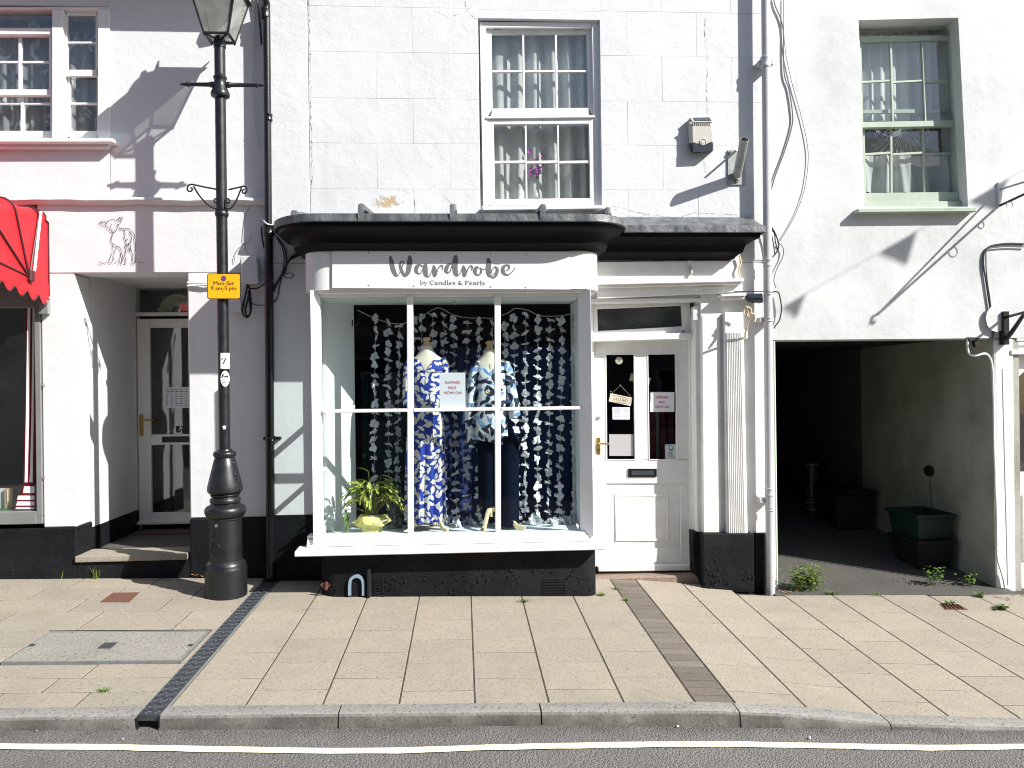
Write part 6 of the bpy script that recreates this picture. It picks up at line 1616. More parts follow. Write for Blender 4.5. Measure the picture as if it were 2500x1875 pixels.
# number plate 7 and round notice wrapped on the shaft
R25 = 25.8 * pxm / 2
pl = make(patch('b', 1276, 976, 1329, 1067, R25, 10, .0012), 'number_label', M['sticker'], lamp, smooth=60)
m_ = MB(); text(m_, '7', lambda a, b: onlamp(*N('b', a, b), R25 + .0022), 1298, 1040, 52, bold=.02); ribbon(m_, [(1284, 1012, 5), (1310, 1012, 5)], lambda a, b: onlamp(*N('b', a, b), R25 + .0026), 0); make(m_, 'numeral', M['ink'], pl)
m_ = MB(); rings_ = []
cx, cy = 1303, 1125
for k_ in (1, .66, .33, .02): rings_.append([onlamp(*N('b', cx + 26 * k_ * math.cos(t * .314), cy + 46 * k_ * math.sin(t * .314)), R25 + .0014) for t in range(20)])
m_.rings(rings_); rs = make(m_, 'round_notice', M['sticker'], lamp, smooth=60)
m_ = MB()
for s_ in ([(1284, 1118, 7), (1292, 1098, 10), (1298, 1112, 6)], [(1286, 1112, 4), (1302, 1122, 4)], [(1306, 1112, 9), (1318, 1110, 9)], [(1308, 1120, 4), (1306, 1112, 4)], [(1318, 1120, 4), (1318, 1110, 4)]): ribbon(m_, s_, lambda a, b: onlamp(*N('b', a, b), R25 + .0024), 0)
for k in range(3): ribbon(m_, [(1288, 1137 + k * 9, 3.5), (1318, 1137 + k * 9, 3.5)], lambda a, b: onlamp(*N('b', a, b), R25 + .0024), 2)
make(m_, 'print', M['ink'], rs)
m_ = MB(); m_.add([onlamp(*N('b', x, y), R25 + .0012) for x, y in ((1287, 1400), (1298, 1396), (1309, 1400), (1305, 1416), (1294, 1420))], [(0, 1, 2, 3, 4)]); make(m_, 'torn_sticker', M['plasticgrey'], lamp)

# ---- parking plate clipped to the lamp and the fascia
pY = LY - .055
q_ = [(1200, 517), (1391, 517), (1391, 663), (1200, 663)]
def rr_poly(v, x0, y0, x1, y1, r, Y, t, n=5):
    pts = []
    for cx, cy, a0 in ((x1 - r, y0 + r, -90), (x1 - r, y1 - r, 0), (x0 + r, y1 - r, 90), (x0 + r, y0 + r, 180)):
        for i in range(n + 1):
            a = math.radians(a0 + 90 * i / n); pts.append((cx + r * math.cos(a), cy + r * math.sin(a)))
    m_ = MB(); m_.poly(v, pts, Y, t); return m_
c = V('b', 1295, 660, pY)
root = emp('parking_sign', c, 'yellow parking restriction plate reading Mon-Sat 9 am-5 pm on the street lamp', 'sign')
make(rr_poly('b', 1199, 516, 1392, 664, 12, pY, .004), 'backing', M['ink'], root)
make(rr_poly('b', 1203, 520, 1388, 660, 9, pY - .001, .001), 'face', M['yellow'], root)
to = lambda a, b: V('b', a, b, pY - .0018)
m_ = MB(); text(m_, 'Mon-Sat', to, 1294, 583, 32, bold=.006, wide=1.12); text(m_, '9 am-5 pm', to, 1294, 612, 32, bold=.006, wide=1.06); ribbon(m_, [(1285, 622, 3), (1293, 622, 3)], to, 0); make(m_, 'lettering', plain('brown_lettering', (.05, .02, .02), .5), root)
m_ = MB(); cc = to(1294, 545); m_.add([cc + Vector((.0205 * math.cos(t * .3), 0, .0205 * math.sin(t * .3))) for t in range(21)], [tuple(range(21))]); make(m_, 'roundel_rim', M['redpaint'], root)
m_ = MB(); cc = to(1294, 545) - Vector((0, .0006, 0)); m_.add([cc + Vector((.017 * math.cos(t * .3), 0, .017 * math.sin(t * .3))) for t in range(21)], [tuple(range(21))]); make(m_, 'roundel', M['violet'], root)
m_ = MB(); m_.box(LX - .045, LX + .045, pY + .004, LY, c.z + .02, c.z + .035); m_.box(LX - .045, LX + .045, pY + .004, LY, c.z + .07, c.z + .085); make(m_, 'clamp', M['steel'], root)
# white conduits from the plate back to the wall
for k, (ya, yb_) in enumerate(((570, 573), (588, 582))):
    m_ = MB(); m_.tube([V('b', 1084, ya, YL - .012), V('b', 1196, yb_, YL - .03), V('b', 1260, yb_ + 2, YL - .02)], .009, 7)
    make(m_, 'conduit', M['whitecable'], None, ('upper white conduit running along the wall behind the yellow parking plate', 'lower white conduit running along the wall behind the yellow parking plate')[k], 'conduit', smooth=50)

# ================================================================ downpipes
bp = emp('downpipe', (P(659, 1400, -.02).x, -.02, gz(-1.6, 0)), 'black cast iron downpipe between the left house and the shop', 'downpipe')
PYb = -.025
def pipe(px_top, py_top, px_bot, py_bot, w, Y, name, mat, parent, n=16):
    a, b = P(px_top, py_top, Y), P(px_bot, py_bot, Y); r = w * (6.55 + Y) / FPX / 2
    m_ = MB(); m_.tube([a, b], r, n); return make(m_, name, M[mat], parent, smooth=50)
pipe(651, 24, 655.5, 566, 17, PYb, 'pipe', 'blackgloss', bp); pipe(656, 560, 661, 1412, 20.5, PYb, 'pipe', 'blackgloss', bp)
def collar(px_, py0, py1, w, Y, mat, parent, name='collar'):
    c0, c1 = P(px_, py0, Y), P(px_, py1, Y); r = w * (6.55 + Y) / FPX / 2
    m_ = MB(); h = c0.z - c1.z; m_.lathe((c0.x + c1.x) / 2, Y, [(r * .9, c1.z), (r, c1.z + h * .08), (r, c1.z + h * .22), (r * .93, c1.z + h * .3), (r * .93, c1.z + h * .7), (r, c1.z + h * .78), (r, c1.z + h * .95), (r * .88, c1.z + h)], 18); return make(m_, name, M[mat], parent, smooth=40)
collar(648, 20, 46, 22, PYb, 'blackgloss', bp); collar(655, 278, 296, 20, PYb, 'blackgloss', bp); collar(656.5, 548, 576, 28, PYb, 'blackgloss', bp); collar(660, 1064, 1078, 25, PYb, 'blackgloss', bp)
a = P(650, 22, PYb); m_ = MB(); m_.tube([Vector(p) for p in smooth_pts([tuple(a), (a.x, a.y - .02, a.z + .06), (a.x - .05, a.y - .2, a.z + .18), (a.x - .05, YL - .27, a.z + .30), (a.x - .05, YL - .27, TOP)], 4)], .03, 12); make(m_, 'swan_neck', M['blackgloss'], bp, smooth=60)
m_ = MB(); c = P(660, 1070, PYb); e1 = P(642, 1071, PYb); e2 = P(686, 1070, PYb); m_.box(e1.x, e2.x, PYb - .005, PYb + .03, c.z - .012, c.z + .012); m_.tube([(e2.x - .01, PYb - .02, c.z), (e2.x - .01, .0, c.z)], .013, 8); make(m_, 'ear_bracket', M['blackgloss'], bp, bevel=.004)
gp = emp('downpipe', (P(1881, 1456, -.09).x, -.09, gz(2.57, -.09)), 'grey painted downpipe at the joint between the shop and the right house', 'downpipe')
GY = -.09
pipe(1868, -60, 1874, 640, 20.5, GY, 'pipe', 'greypipe', gp); pipe(1874, 636, 1878.5, 1200, 21.5, GY, 'pipe', 'greypipe', gp); pipe(1878.5, 1196, 1881.5, 1459, 21, GY, 'pipe', 'greypipe', gp)
collar(1869, 138, 166, 25, GY, 'greypipe', gp); collar(1874.5, 632, 652, 24, GY, 'greypipe', gp); collar(1876, 776, 786, 25, GY, 'greypipe', gp); collar(1878.5, 1190, 1212, 24, GY, 'greypipe', gp); collar(1880, 1238, 1247, 24, GY, 'greypipe', gp)
for py_ in (152, 781, 1222):
    m_ = MB(); c = P(1874, py_, GY); m_.box(c.x - .075, c.x + .055, GY - .004, -.0, c.z - .022, c.z + .022); make(m_, 'holdfast', M['greypipe'], gp, bevel=.006)

# ================================================================ things on the walls
AY = -.075
ab = emp('alarm_box', V('y', 470, 860, 0), 'cream alarm sounder box with a dark blue foot on the shop wall', 'alarm box')
def ring_y(v, pts, Y): return [V(v, x, y, Y) for x, y in pts]
m_ = MB()
m_.rings([ring_y('y', [(255, 205), (640, 200), (690, 480), (690, 665), (480, 722), (242, 680), (228, 470)], 0.0), ring_y('y', [(232, 260), (660, 255), (685, 480), (685, 660), (490, 722), (245, 678), (235, 470)], AY * .6),
          ring_y('y', [(296, 360), (662, 335), (678, 480), (680, 650), (490, 722), (305, 665), (300, 500)], AY)])
make(m_, 'body', M['beige'], ab, bevel=.006)
m_ = MB(); m_.rings([ring_y('y', [(240, 684), (490, 726), (692, 668), (690, 815), (660, 840), (290, 862), (262, 790)], .0), ring_y('y', [(244, 682), (490, 726), (690, 664), (688, 815), (650, 842), (292, 862), (266, 790)], AY * .6), ring_y('y', [(302, 668), (490, 726), (684, 656), (682, 810), (645, 838), (300, 852), (304, 780)], AY - .002)]); make(m_, 'foot', M['navy'], ab, bevel=.005)
m_ = MB(); m_.rings([ring_y('y', [(258, 200), (625, 190), (672, 262), (300, 280)], -.01), ring_y('y', [(300, 262), (672, 255), (668, 290), (310, 295)], AY - .014)]); 
m_ = MB(); m_.ext([V('y', *p, AY - .012) for p in ((300, 268), (670, 262), (668, 290), (306, 296))], (0, .016, 0)); m_.ext([V('y', *p, -.06) for p in ((256, 205), (300, 205), (345, 268), (300, 280))], (0, .05, 0)); m_.ext([V('y', *p, -.06) for p in ((608, 195), (636, 195), (672, 262), (640, 262))], (0, .05, 0)); make(m_, 'visor', M['beige'], ab, bevel=.003)
m_ = MB(); m_.poly('y', [(322, 205), (615, 198), (640, 250), (350, 262)], -.058, .04); make(m_, 'lens', plain('blue_grey_lens', (.10, .13, .16), .25), ab)
m_ = MB()
for k in range(9): m_.poly('y', [(320 + k * 38, 300), (334 + k * 38, 300), (334 + k * 38, 340), (320 + k * 38, 344)], AY - .006, .03)
make(m_, 'grille', M['beige'], ab)
m_ = MB(); m_.poly('y', [(306, 296), (664, 288), (662, 340), (300, 360)], AY + .012, .02); make(m_, 'grille_recess', plain('brown_panel', (.10, .08, .06), .8), ab)  # flat dark brown panel behind the grille bars
m_ = MB(); c = V('y', 499, 655, AY - .003); m_.rings([[c + Vector((r * math.cos(t * .262), dy, r * math.sin(t * .262))) for t in range(24)] for r, dy in ((.029, .004), (.028, -.004), (.025, -.004), (.024, 0), (.018, 0), (.017, -.004), (.002, -.005))]); make(m_, 'roundel', M['beige'], ab, smooth=40)
# tube socket on a plate
fs = emp('flag_socket', V('y', 1120, 1440, -.004), 'galvanised tube flag socket on a square plate below the alarm box', 'flag socket')
m_ = MB(); m_.poly('y', [(955, 800), (1280, 795), (1290, 1440), (958, 1445)], -.012, .014); make(m_, 'plate', M['steel'], fs, bevel=.002)
a = V('y', 1125, 1270, -.03); Ht = V('y', 1262, 605, -.31)
m_ = MB(); ax = (Ht - a).normalized(); r = .0365; u_ = ax.orthogonal().normalized(); w_ = ax.cross(u_)
def cir(c, r): return [c + u_ * r * math.cos(t * .2856) + w_ * r * math.sin(t * .2856) for t in range(22)]
m_.rings([cir(a, r), cir(Ht, r), cir(Ht, r - .005), cir(a + ax * .05, r - .005)], True, True); make(m_, 'tube', M['steel'], fs, smooth=40)
m_ = MB(); m_.tube([V('y', 955, 950, -.015), V('y', 1120, 800, -.14)], .010, 6); make(m_, 'brace', M['steel'], fs)
for (x, y) in ((995, 857), (1120, 1372)):
    m_ = MB(); c = V('y', x, y, -.014); m_.disc(c + Vector((0, -.01, 0)), .014, .012, 8); make(m_, 'bolt', M['rust'], fs)
# flood lamp and hanging hook by the pilaster
m_ = MB(); m_.poly('i', [(1412, 388), (1535, 384), (1540, 462), (1470, 455), (1425, 440)], -.10, .08); make(m_, 'floodlight', M['navy'], None, 'dark blue floodlight beside the pilaster capital', 'floodlight', bevel=.008)
hk = emp('hanging_hook', V('i', 1395, 740, -.03), 'rusty white double curled basket hook beside the fluted pilaster', 'hook')
m_ = MB(); m_.tube([V('i', x, y, Y_) for x, y, Y_ in ((1392, 740, -.06), (1392, 715, -.10), (1408, 640, -.16), (1425, 590, -.22), (1450, 548, -.26), (1470, 560, -.27), (1474, 595, -.27), (1466, 615, -.27))], .0085, 8); make(m_, 'arm', M['wood2'], hk, smooth=60)
m_ = MB(); m_.tube([V('i', x, y, Y_) for x, y, Y_ in smooth_pts([(1378, 560, -.12), (1384, 510, -.14), (1405, 492, -.16), (1420, 530, -.17), (1408, 560, -.17), (1424, 580, -.2), (1440, 540, -.18), (1432, 505, -.18), (1415, 500, -.18)], 3)], .0075, 6); make(m_, 'scroll', M['wood2'], hk, smooth=60)
m_ = MB(); m_.poly('i', [(1378, 680), (1412, 680), (1412, 755), (1378, 755)], -.05, .07); make(m_, 'back_plate', M['oldwhite'], hk, bevel=.006)
# junction boxes by the black pipe
jb_ = emp('junction_box', V('z', 200, 1095, YL), 'pale grey junction box on the wall left of the black downpipe', 'junction box')
m_ = MB(); m_.poly('z', [(86, 746), (292, 748), (316, 1094), (100, 1098)], YL - .11, .108); make(m_, 'case', M['plasticgrey'], jb_, bevel=.008)
m_ = MB(); m_.poly('z', [(92, 754), (288, 756), (311, 1086), (106, 1090)], YL - .114, .005); make(m_, 'lid', M['plasticgrey'], jb_, bevel=.003)
m_ = MB(); m_.poly('z', [(-40, 1290), (90, 1292), (96, 1450), (-40, 1448)], YL - .07, .066); make(m_, 'junction_box', M['plasticgrey'], None, 'small pale grey box on the wall behind the yellow parking plate', 'junction box', bevel=.006)
# cables
def cable(v, pts, Y, r, mat, label, name='cable', k=4, cat='cable'):
    q = [(x, y, (p[2] if len(p) > 2 else Y)) for p in pts for x, y in [p[:2]]]
    m_ = MB(); m_.tube([V(v, x, y, yy) for x, y, yy in smooth_pts(q, k)], r, 6); return make(m_, name, M[mat], None, label, cat, smooth=60)
wb = YL - .012
cable('z', [(175, 1110), (165, 1180), (140, 1300), (112, 1420), (130, 1500), (180, 1525), (215, 1450), (200, 1300), (190, 1190), (185, 1290), (150, 1420), (165, 1500), (200, 1500), (225, 1400), (215, 1250), (195, 1120)], YL - .06, .008, 'cable', 'thick black loop of slack cable hanging below the junction box')
cable('z', [(180, 1150), (250, 1165), (330, 1150), (398, 1100, -.01), (470, 1090, .0)], YL - .05, .006, 'cable', 'black cable from the junction box passing behind the downpipe')
cable('z', [(235, 1350), (300, 1372), (400, 1370, .0), (500, 1345, -.004), (560, 1270, -.004), (585, 1130, -.006), (620, 960, -.008), (640, 800, -.01), (620, 660, -.02), (560, 540, -.03), (520, 470, -.04)], YL - .03, .0045, 'cable', 'thin dark cable curving right of the downpipe up under the canopy')
cable('z', [(500, 1210), (560, 1080), (630, 950), (690, 830), (760, 760), (850, 715), (890, 690)], -.02, .009, 'cable', 'thick bunch of black cables rising to the canopy beside the bay fascia')
cable('z', [(510, 1140), (590, 1040), (660, 920), (670, 780), (640, 640), (560, 520)], -.018, .007, 'cable', 'black cable hugging the shop wall right of the downpipe')
cable('z', [(640, 985), (700, 965), (760, 980), (750, 1020), (690, 1030), (630, 1000)], -.03, .0035, 'cable', 'small stray loop of wire right of the downpipe')
cable('z', [(700, 800), (760, 730), (820, 712), (855, 730), (800, 760), (720, 800)], -.03, .004, 'cable', 'small wire loop under the left end of the canopy')
cable('z', [(268, 30), (275, 90), (310, 180), (350, 260), (395, 320, -.07), (440, 350, -.07), (505, 360, -.06)], YL - .02, .0055, 'whitecable', 'white cable curving across the black downpipe at the ledge')
cable('z', [(345, 385), (320, 420), (312, 500), (330, 550), (360, 572)], YL - .03, .004, 'whitecable', 'short white cable beside the downpipe below the ledge')
cable('z', [(360, 380), (355, 450), (370, 560), (392, 660)], YL - .03, .007, 'cable', 'short black cable against the left edge of the downpipe')
cable('r', [(735, -30), (735, 120), (732, 360), (722, 700), (716, 880), (725, 1100), (735, 1300), (760, 1500), (792, 1660)], YL - .01, .0045, 'whitecable', 'white cable running down the wall beside the black downpipe')
cable('r', [(770, -30), (790, 120), (810, 330), (822, 500)], YL - .04, .008, 'cable', 'black cable beside the top of the black downpipe')
cable('z', [(200, 130), (160, 240), (140, 400), (130, 540), (150, 650), (185, 740)], YL - .006, .0022, 'greycable', 'thin grey wire running down the wall into the junction box')
cable('z', [(20, 840), (15, 760), (60, 660), (140, 600), (200, 560), (218, 490)], YL - .006, .0018, 'greycable', 'fine grey wire arching over the wall left of the junction box')
wr_ = YR - .012
cable('g', [(1158, -10), (1170, 40), (1200, 110), (1215, 190), (1215, 320), (1222, 440), (1248, 520), (1268, 660), (1262, 740), (1220, 880), (1170, 1010), (1145, 1095)], wr_, .0055, 'greycable', 'thick grey cable wandering down the right house wall beside the grey downpipe')
cable('g', [(1216, -10), (1218, 200), (1235, 350), (1275, 520), (1320, 680), (1352, 830), (1358, 940), (1335, 1100), (1280, 1250), (1195, 1395)], wr_, .0028, 'greycable', 'thin grey wire bowing right down the right house wall')
cable('g', [(1118, 1300), (1150, 1320), (1175, 1370), (1188, 1430), (1160, 1480)], YR - .05, .006, 'cable', 'dark cable bundle bulging right of the grey downpipe at the canopy end')
cable('g', [(1118, 1312), (1160, 1345), (1168, 1400), (1180, 1450), (1150, 1490)], YR - .04, .005, 'cable', 'second strand of the dark cables at the canopy end', 'cable')
cable('g', [(1125, 1300), (1140, 1340), (1155, 1400), (1165, 1470)], YR - .06, .005, 'cable', 'innermost strand of the dark cables at the canopy end')
cable('g', [(1190, 1405), (1215, 1440), (1210, 1490), (1175, 1560), (1160, 1620), (1172, 1665)], YR - .02, .004, 'greycable', 'grey wire looping down beside the grey downpipe below the canopy')
cable('i', [(1620, 372), (1660, 378), (1675, 430), (1685, 510), (1670, 600), (1635, 650), (1625, 670)], YR - .03, .006, 'cable', 'dark cable looping right of the grey downpipe above the alley')
cable('i', [(1300, 372), (1420, 370), (1540, 372), (1620, 376)], -.14, .004, 'cable', 'thin dark cable running to the floodlight above the pilaster')
cable('g', [(960, 1480), (970, 1520), (955, 1560), (965, 1600), (975, 1610)], -.09, .007, 'wood2', 'frayed cream cable ends under the canopy at the pilaster')
cable('h', [(1175, 1163), (1100, 1160), (1030, 1168), (1000, 1180), (982, 1205), (978, 1260), (990, 1340), (1005, 1440), (1020, 1530), (1026, 1590), (1015, 1618), (980, 1622), (915, 1612)], wr_, .0075, 'cable', 'thick black cable bending down the right wall to the alley lintel')
cable('h', [(1175, 1176), (1100, 1174), (1040, 1178), (995, 1190), (990, 1250), (995, 1330), (1008, 1420), (1024, 1540)], wr_ - .004, .0055, 'greycable', 'second thinner cable clipped beside the thick black cable on the right wall')
cable('o', [(60, 1195), (60, 1260), (75, 1298), (110, 1306), (160, 1294), (190, 1300), (212, 1335), (222, 1400), (225, 1500), (232, 1660)], YR - .01, .011, 'whitecable', 'white conduit swinging round the alley corner and down the pier')
m_ = MB(); m_.poly('o', [(62, 1186), (130, 1186), (132, 1208), (70, 1210)], YR - .03, .05); m_.poly('o', [(102, 1208), (132, 1208), (134, 1240), (112, 1250)], YR - .02, .04); make(m_, 'cable_clamp', M['cable'], None, 'dark cable clamp under the alley lintel at the pier', 'clamp', bevel=.004)
cable('p', [(120, 0), (126, 180), (128, 340), (132, 560), (138, 720), (140, 800), (148, 1010), (152, 1230)], YR - .012, .010, 'whitecable', 'white conduit clipped down the edge of the alley pier')
cable('p', [(150, 1215), (155, 1290), (175, 1360), (195, 1430), (206, 1510)], YR - .02, .010, 'whitecable', 'short white pipe slanting to the ground at the foot of the alley pier')
# ================================================================ mannequins and clothes in the bay
FLZ = fz
def ell(cx, cy, z, rx, ry, n=36, fold=0, k=9, ph=0, skew=0):
    out = []
    for i in range(n):
        a = 6.28318 * i / n; f = 1 + fold * math.cos(k * a + ph) + fold * .5 * math.cos((k * 2 - 3) * a + 2 * ph)
        out.append(Vector((cx + rx * f * math.cos(a), cy + ry * f * math.sin(a), z)))
    return out
def mannequin(cx, Y, zneck, zknob, label, feet):
    root = emp('mannequin', (cx, Y, FLZ), label, 'mannequin', None)
    h = zknob - zneck
    m_ = MB(); m_.lathe(cx, Y, [(.036, zneck + .006), (.037, zneck + .016), (.027, zneck + h * .34), (.020, zneck + h * .5), (.022, zneck + h * .58), (.031, zneck + h * .7), (.033, zneck + h * .82), (.026, zneck + h * .94), (.012, zneck + h)], 20); make(m_, 'neck_knob', M['wood'], root, smooth=50)
    m_ = MB(); zs = zneck
    m_.rings([ell(cx, Y, zs - .72, .11, .07), ell(cx, Y, zs - .66, .125, .08), ell(cx, Y, zs - .55, .11, .075), ell(cx, Y, zs - .42, .105, .07), ell(cx, Y, zs - .27, .13, .09), ell(cx, Y, zs - .16, .145, .08), ell(cx, Y, zs - .10, .135, .065), ell(cx, Y, zs - .07, .085, .055), ell(cx, Y, zs - .03, .052, .048), ell(cx, Y, zs + .005, .046, .045)]); make(m_, 'torso', M['calico'], root, smooth=60)
    m_ = MB(); m_.tube([(cx, Y, zs - .73), (cx, Y, FLZ + .10)], .016, 10); make(m_, 'pole', M['wood2'], root, smooth=60)
    for f in feet:
        f = Vector((f[0], f[1], FLZ + .012)); m_ = MB(); c = Vector((cx, Y, FLZ + .17))
        pts = [c, c.lerp(f, .35) + Vector((0, 0, .03)), c.lerp(f, .75) - Vector((0, 0, .02)), f]
        rg = []
        for i, p in enumerate(pts):
            t = (pts[min(i + 1, 3)] - pts[max(i - 1, 0)]).normalized(); s_ = Vector((t.y, -t.x, 0)).normalized(); u2 = t.cross(s_)
            rg.append([p + s_ * a * .012 + u2 * b * .018 for a, b in ((-1, -1), (1, -1), (1, 1), (-1, 1))])
        m_.rings(rg); make(m_, 'foot', M['wood2'], root, bevel=.003)
    return root
m1Y, m2Y = -.14, -.13
c1 = V('s', 262, 150, m1Y); k1 = V('s', 268, 72, m1Y)
f = lambda x, y: P(*N('s', x, y), -.26)
f1 = V('s', 425, 1570, -.27); f2 = V('s', 84, 1585, -.30)
mannequin(c1.x, m1Y, c1.z, k1.z, 'cream tailor mannequin with a wooden neck knob wearing the blue leaf print dress', [(f1.x, -.27), (f2.x, -.30), (c1.x + .05, .08)])
c2 = V('s', 748, 180, m2Y); k2 = V('s', 740, 102, m2Y)
f3 = V('s', 690, 1578, -.30); f4 = V('s', 1030, 1565, -.24)
mannequin(c2.x, m2Y, c2.z, k2.z, 'cream tailor mannequin with a wooden neck knob wearing the pale floral blouse', [(f3.x, -.30), (f4.x, -.24), (c2.x - .05, .09)])
# dress: bodice with a V neck, gathered waist, long pleated skirt
def sX(x, Y): return V('s', x, 900, Y).x
def sZ(y, Y): return V('s', 260, y, Y).z
dr = emp('dress', (c1.x, m1Y, sZ(1505, m1Y)), 'long blue dress printed with white leaves on the left mannequin', 'dress')
cx = c1.x; m_ = MB()
zz = lambda y: sZ(y, m1Y)
sk = [(1505, .150, .12, .14, 1.0), (1300, .147, .118, .13, 1.0), (1000, .143, .112, .11, .9), (760, .136, .105, .09, .7), (660, .126, .095, .07, .5), (600, .112, .088, .04, .3)]
m_.rings([ell(cx - .040 + .022 * (1505 - y) / 900, m1Y, zz(y), rx, ry, 72, fo, 11, .7) for y, rx, ry, fo, _ in sk], True, False); make(m_, 'skirt', M['dress'], dr, smooth=60)
n = 48; rg = []
for y, rx, ry in ((606, .115, .092), (540, .115, .094), (470, .124, .106), (400, .136, .116), (330, .142, .110), (280, .145, .098), (245, .142, .082)):
    rg.append(ell(cx - .008, m1Y, zz(y), rx, ry, n, .015, 13, y * .01))
top_l = rg[-1]
m_ = MB()
# cut the V: drop front points of the upper rings towards the centre line
for ri, y in enumerate((606, 540, 470, 400, 330, 280, 245)):
    for i, p in enumerate(rg[ri]):
        a = 6.28318 * i / n
        fx = p.x - (cx - .008)
        if math.sin(a) < 0:
            lim = zz(345) + abs(fx) * 1.5
            if p.z > lim: p.z = lim
        
m_.rings(rg, True, False); make(m_, 'bodice', M['dress'], dr, smooth=60)
# shoulder straps of cloth either side of the V
for s_ in (-1, 1):
    m_ = MB(); rg = []
    for t in range(7):
        u = t / 6
        z = zz(345) + (zz(232) - zz(345)) * u
        xin = cx + s_ * (.008 + .062 * u); xout = cx + s_ * (.145 - .025 * u * u)
        yfr = m1Y - .112 + .088 * u * u
        rg.append([Vector((xin, yfr - .006, z)), Vector(((xin + xout) / 2, yfr - .008 + .01 * (1 - u), z)), Vector((xout, yfr + .07 * (1 - u * .6), z - .012 * u))])
    m_.rings(rg, close=False, cap=False); make(m_, 'shoulder', M['dress'], dr, smooth=60)
    m_ = MB(); sx_ = cx + s_ * .128
    path = [(sx_, m1Y, zz(243), .036, .05), (sx_ + s_ * .022, m1Y - .01, zz(300), .038, .055), (sx_ + s_ * .034, m1Y - .02, zz(400), .036, .05), (sx_ + s_ * .038, m1Y - .03, zz(500), .033, .045), (sx_ + s_ * .034, m1Y - .04, zz(605), .036, .046)]
    m_.rings([ell(a, b, z, rx, ry, 20, .04, 5, z * 9) for a, b, z, rx, ry in path], True, False); make(m_, 'sleeve', M['dress'], dr, smooth=60)
# blouse
cb = sX(764, m2Y); bz = lambda y: V('s', 790, y, m2Y).z
bl = emp('blouse', (cb, m2Y, bz(900)), 'pale blue and white floral blouse with long sleeves on the right mannequin', 'blouse')
m_ = MB(); rg = []; n = 48
for y, rx, ry, fo in ((885, .132, .105, .07), (800, .132, .108, .06), (700, .132, .108, .05), (600, .130, .106, .04), (480, .132, .112, .03), (380, .136, .110, .02), (310, .134, .094, .012), (268, .122, .072, .01)):
    r_ = ell(cb, m2Y, bz(y), rx, ry, n, fo, 7, y * .006)
    for i, p in enumerate(r_):
        if y == 885: p.z += (-.035 * max(0, (p.x - cb) / .14) + .02 * max(0, -(p.x - cb) / .14))
        a = 6.28318 * i / n
        if math.sin(a) < 0:
            dx = p.x - c2.x; lim = bz(330) + dx * dx * 9.0
            if p.z > lim: p.z = lim
    rg.append(r_)
m_.rings(rg, True, False); make(m_, 'body', M['blouse'], bl, smooth=60)
for s_ in (-1, 1):
    m_ = MB(); sx_ = cb + s_ * .108 + .006
    path = [(sx_, m2Y, bz(262), .034, .05), (sx_ + s_ * .026, m2Y - .01, bz(320), .04, .055), (sx_ + s_ * .046, m2Y - .02, bz(430), .042, .053), (sx_ + s_ * .068, m2Y - .02, bz(560), .048, .054), (sx_ + s_ * .08, m2Y - .03, bz(680), .050, .05), (sx_ + s_ * .07, m2Y - .03, bz(712), .034, .036)]
    if s_ < 0: path = path[:-2] + [(sx_ - .075, m2Y + .02, bz(740), .04, .045), (sx_ - .055, m2Y + .03, bz(930), .03, .035)]
    m_.rings([ell(a, b, z, rx, ry, 22, .05, 6, z * 7) for a, b, z, rx, ry in path], True, False); make(m_, 'sleeve', M['blouse'], bl, smooth=60)
m_ = MB(); m_.tube([Vector((cb + .075 * math.cos(a) - .04, m2Y - .098 - .012 * math.sin(a * .5), bz(250) - .16 * math.sin(a))) for a in [k * .196 for k in range(17)]], .0022, 5); make(m_, 'necklace_cord', M['greycable'], bl)
c = V('s', 735, 500, m2Y - .13); m_ = MB(); rr = random.Random(8)
for k in range(9):
    a = k * .698; m_.add([c, c + Vector((.012 * math.cos(a + .3), -.012, .012 * math.sin(a + .3))), c + Vector((.024 * math.cos(a), -.004, .024 * math.sin(a))), c + Vector((.012 * math.cos(a - .3), -.012, .012 * math.sin(a - .3)))], [(0, 1, 2, 3)])
make(m_, 'flower_pendant', M['wood2'], bl)
# trousers
tr = emp('trousers', (cb, m2Y, bz(1545)), 'dark navy wide trousers on the right mannequin', 'trousers')
m_ = MB(); xr_ = sX(897, m2Y); m_.rings([ell(xr_, m2Y - .01, bz(y), rx, ry, 28, .03, 5, 1) for y, rx, ry in ((1545, .082, .078), (1400, .080, .078), (1100, .082, .085), (900, .085, .09), (840, .082, .085))], True, False); make(m_, 'leg', M['denim'], tr, smooth=60)
m_ = MB(); xl_ = sX(735, m2Y); m_.rings([ell(xl_ + .0, m2Y + .04, bz(y), rx, ry, 28, .03, 5, 2) for y, rx, ry in ((1400, .078, .07), (1100, .080, .08), (900, .085, .09), (840, .085, .085))], True, False); make(m_, 'leg', M['denim'], tr, smooth=60)
# notice in the window
sgn = sheet_on('s', [(360, 350), (562, 350), (564, 626), (362, 626)], YG + .012, 'sale_notice', 'paper', 'portrait white notice reading SUMMER SALE NOW ON behind the bay glass', 'notice')
lines(sgn, 's', (('SUMMER', 461, 438, 31), ('SALE', 459, 478, 31), ('NOW ON', 463, 518, 31)), YG + .0112, 'redink', 1.0, .004)

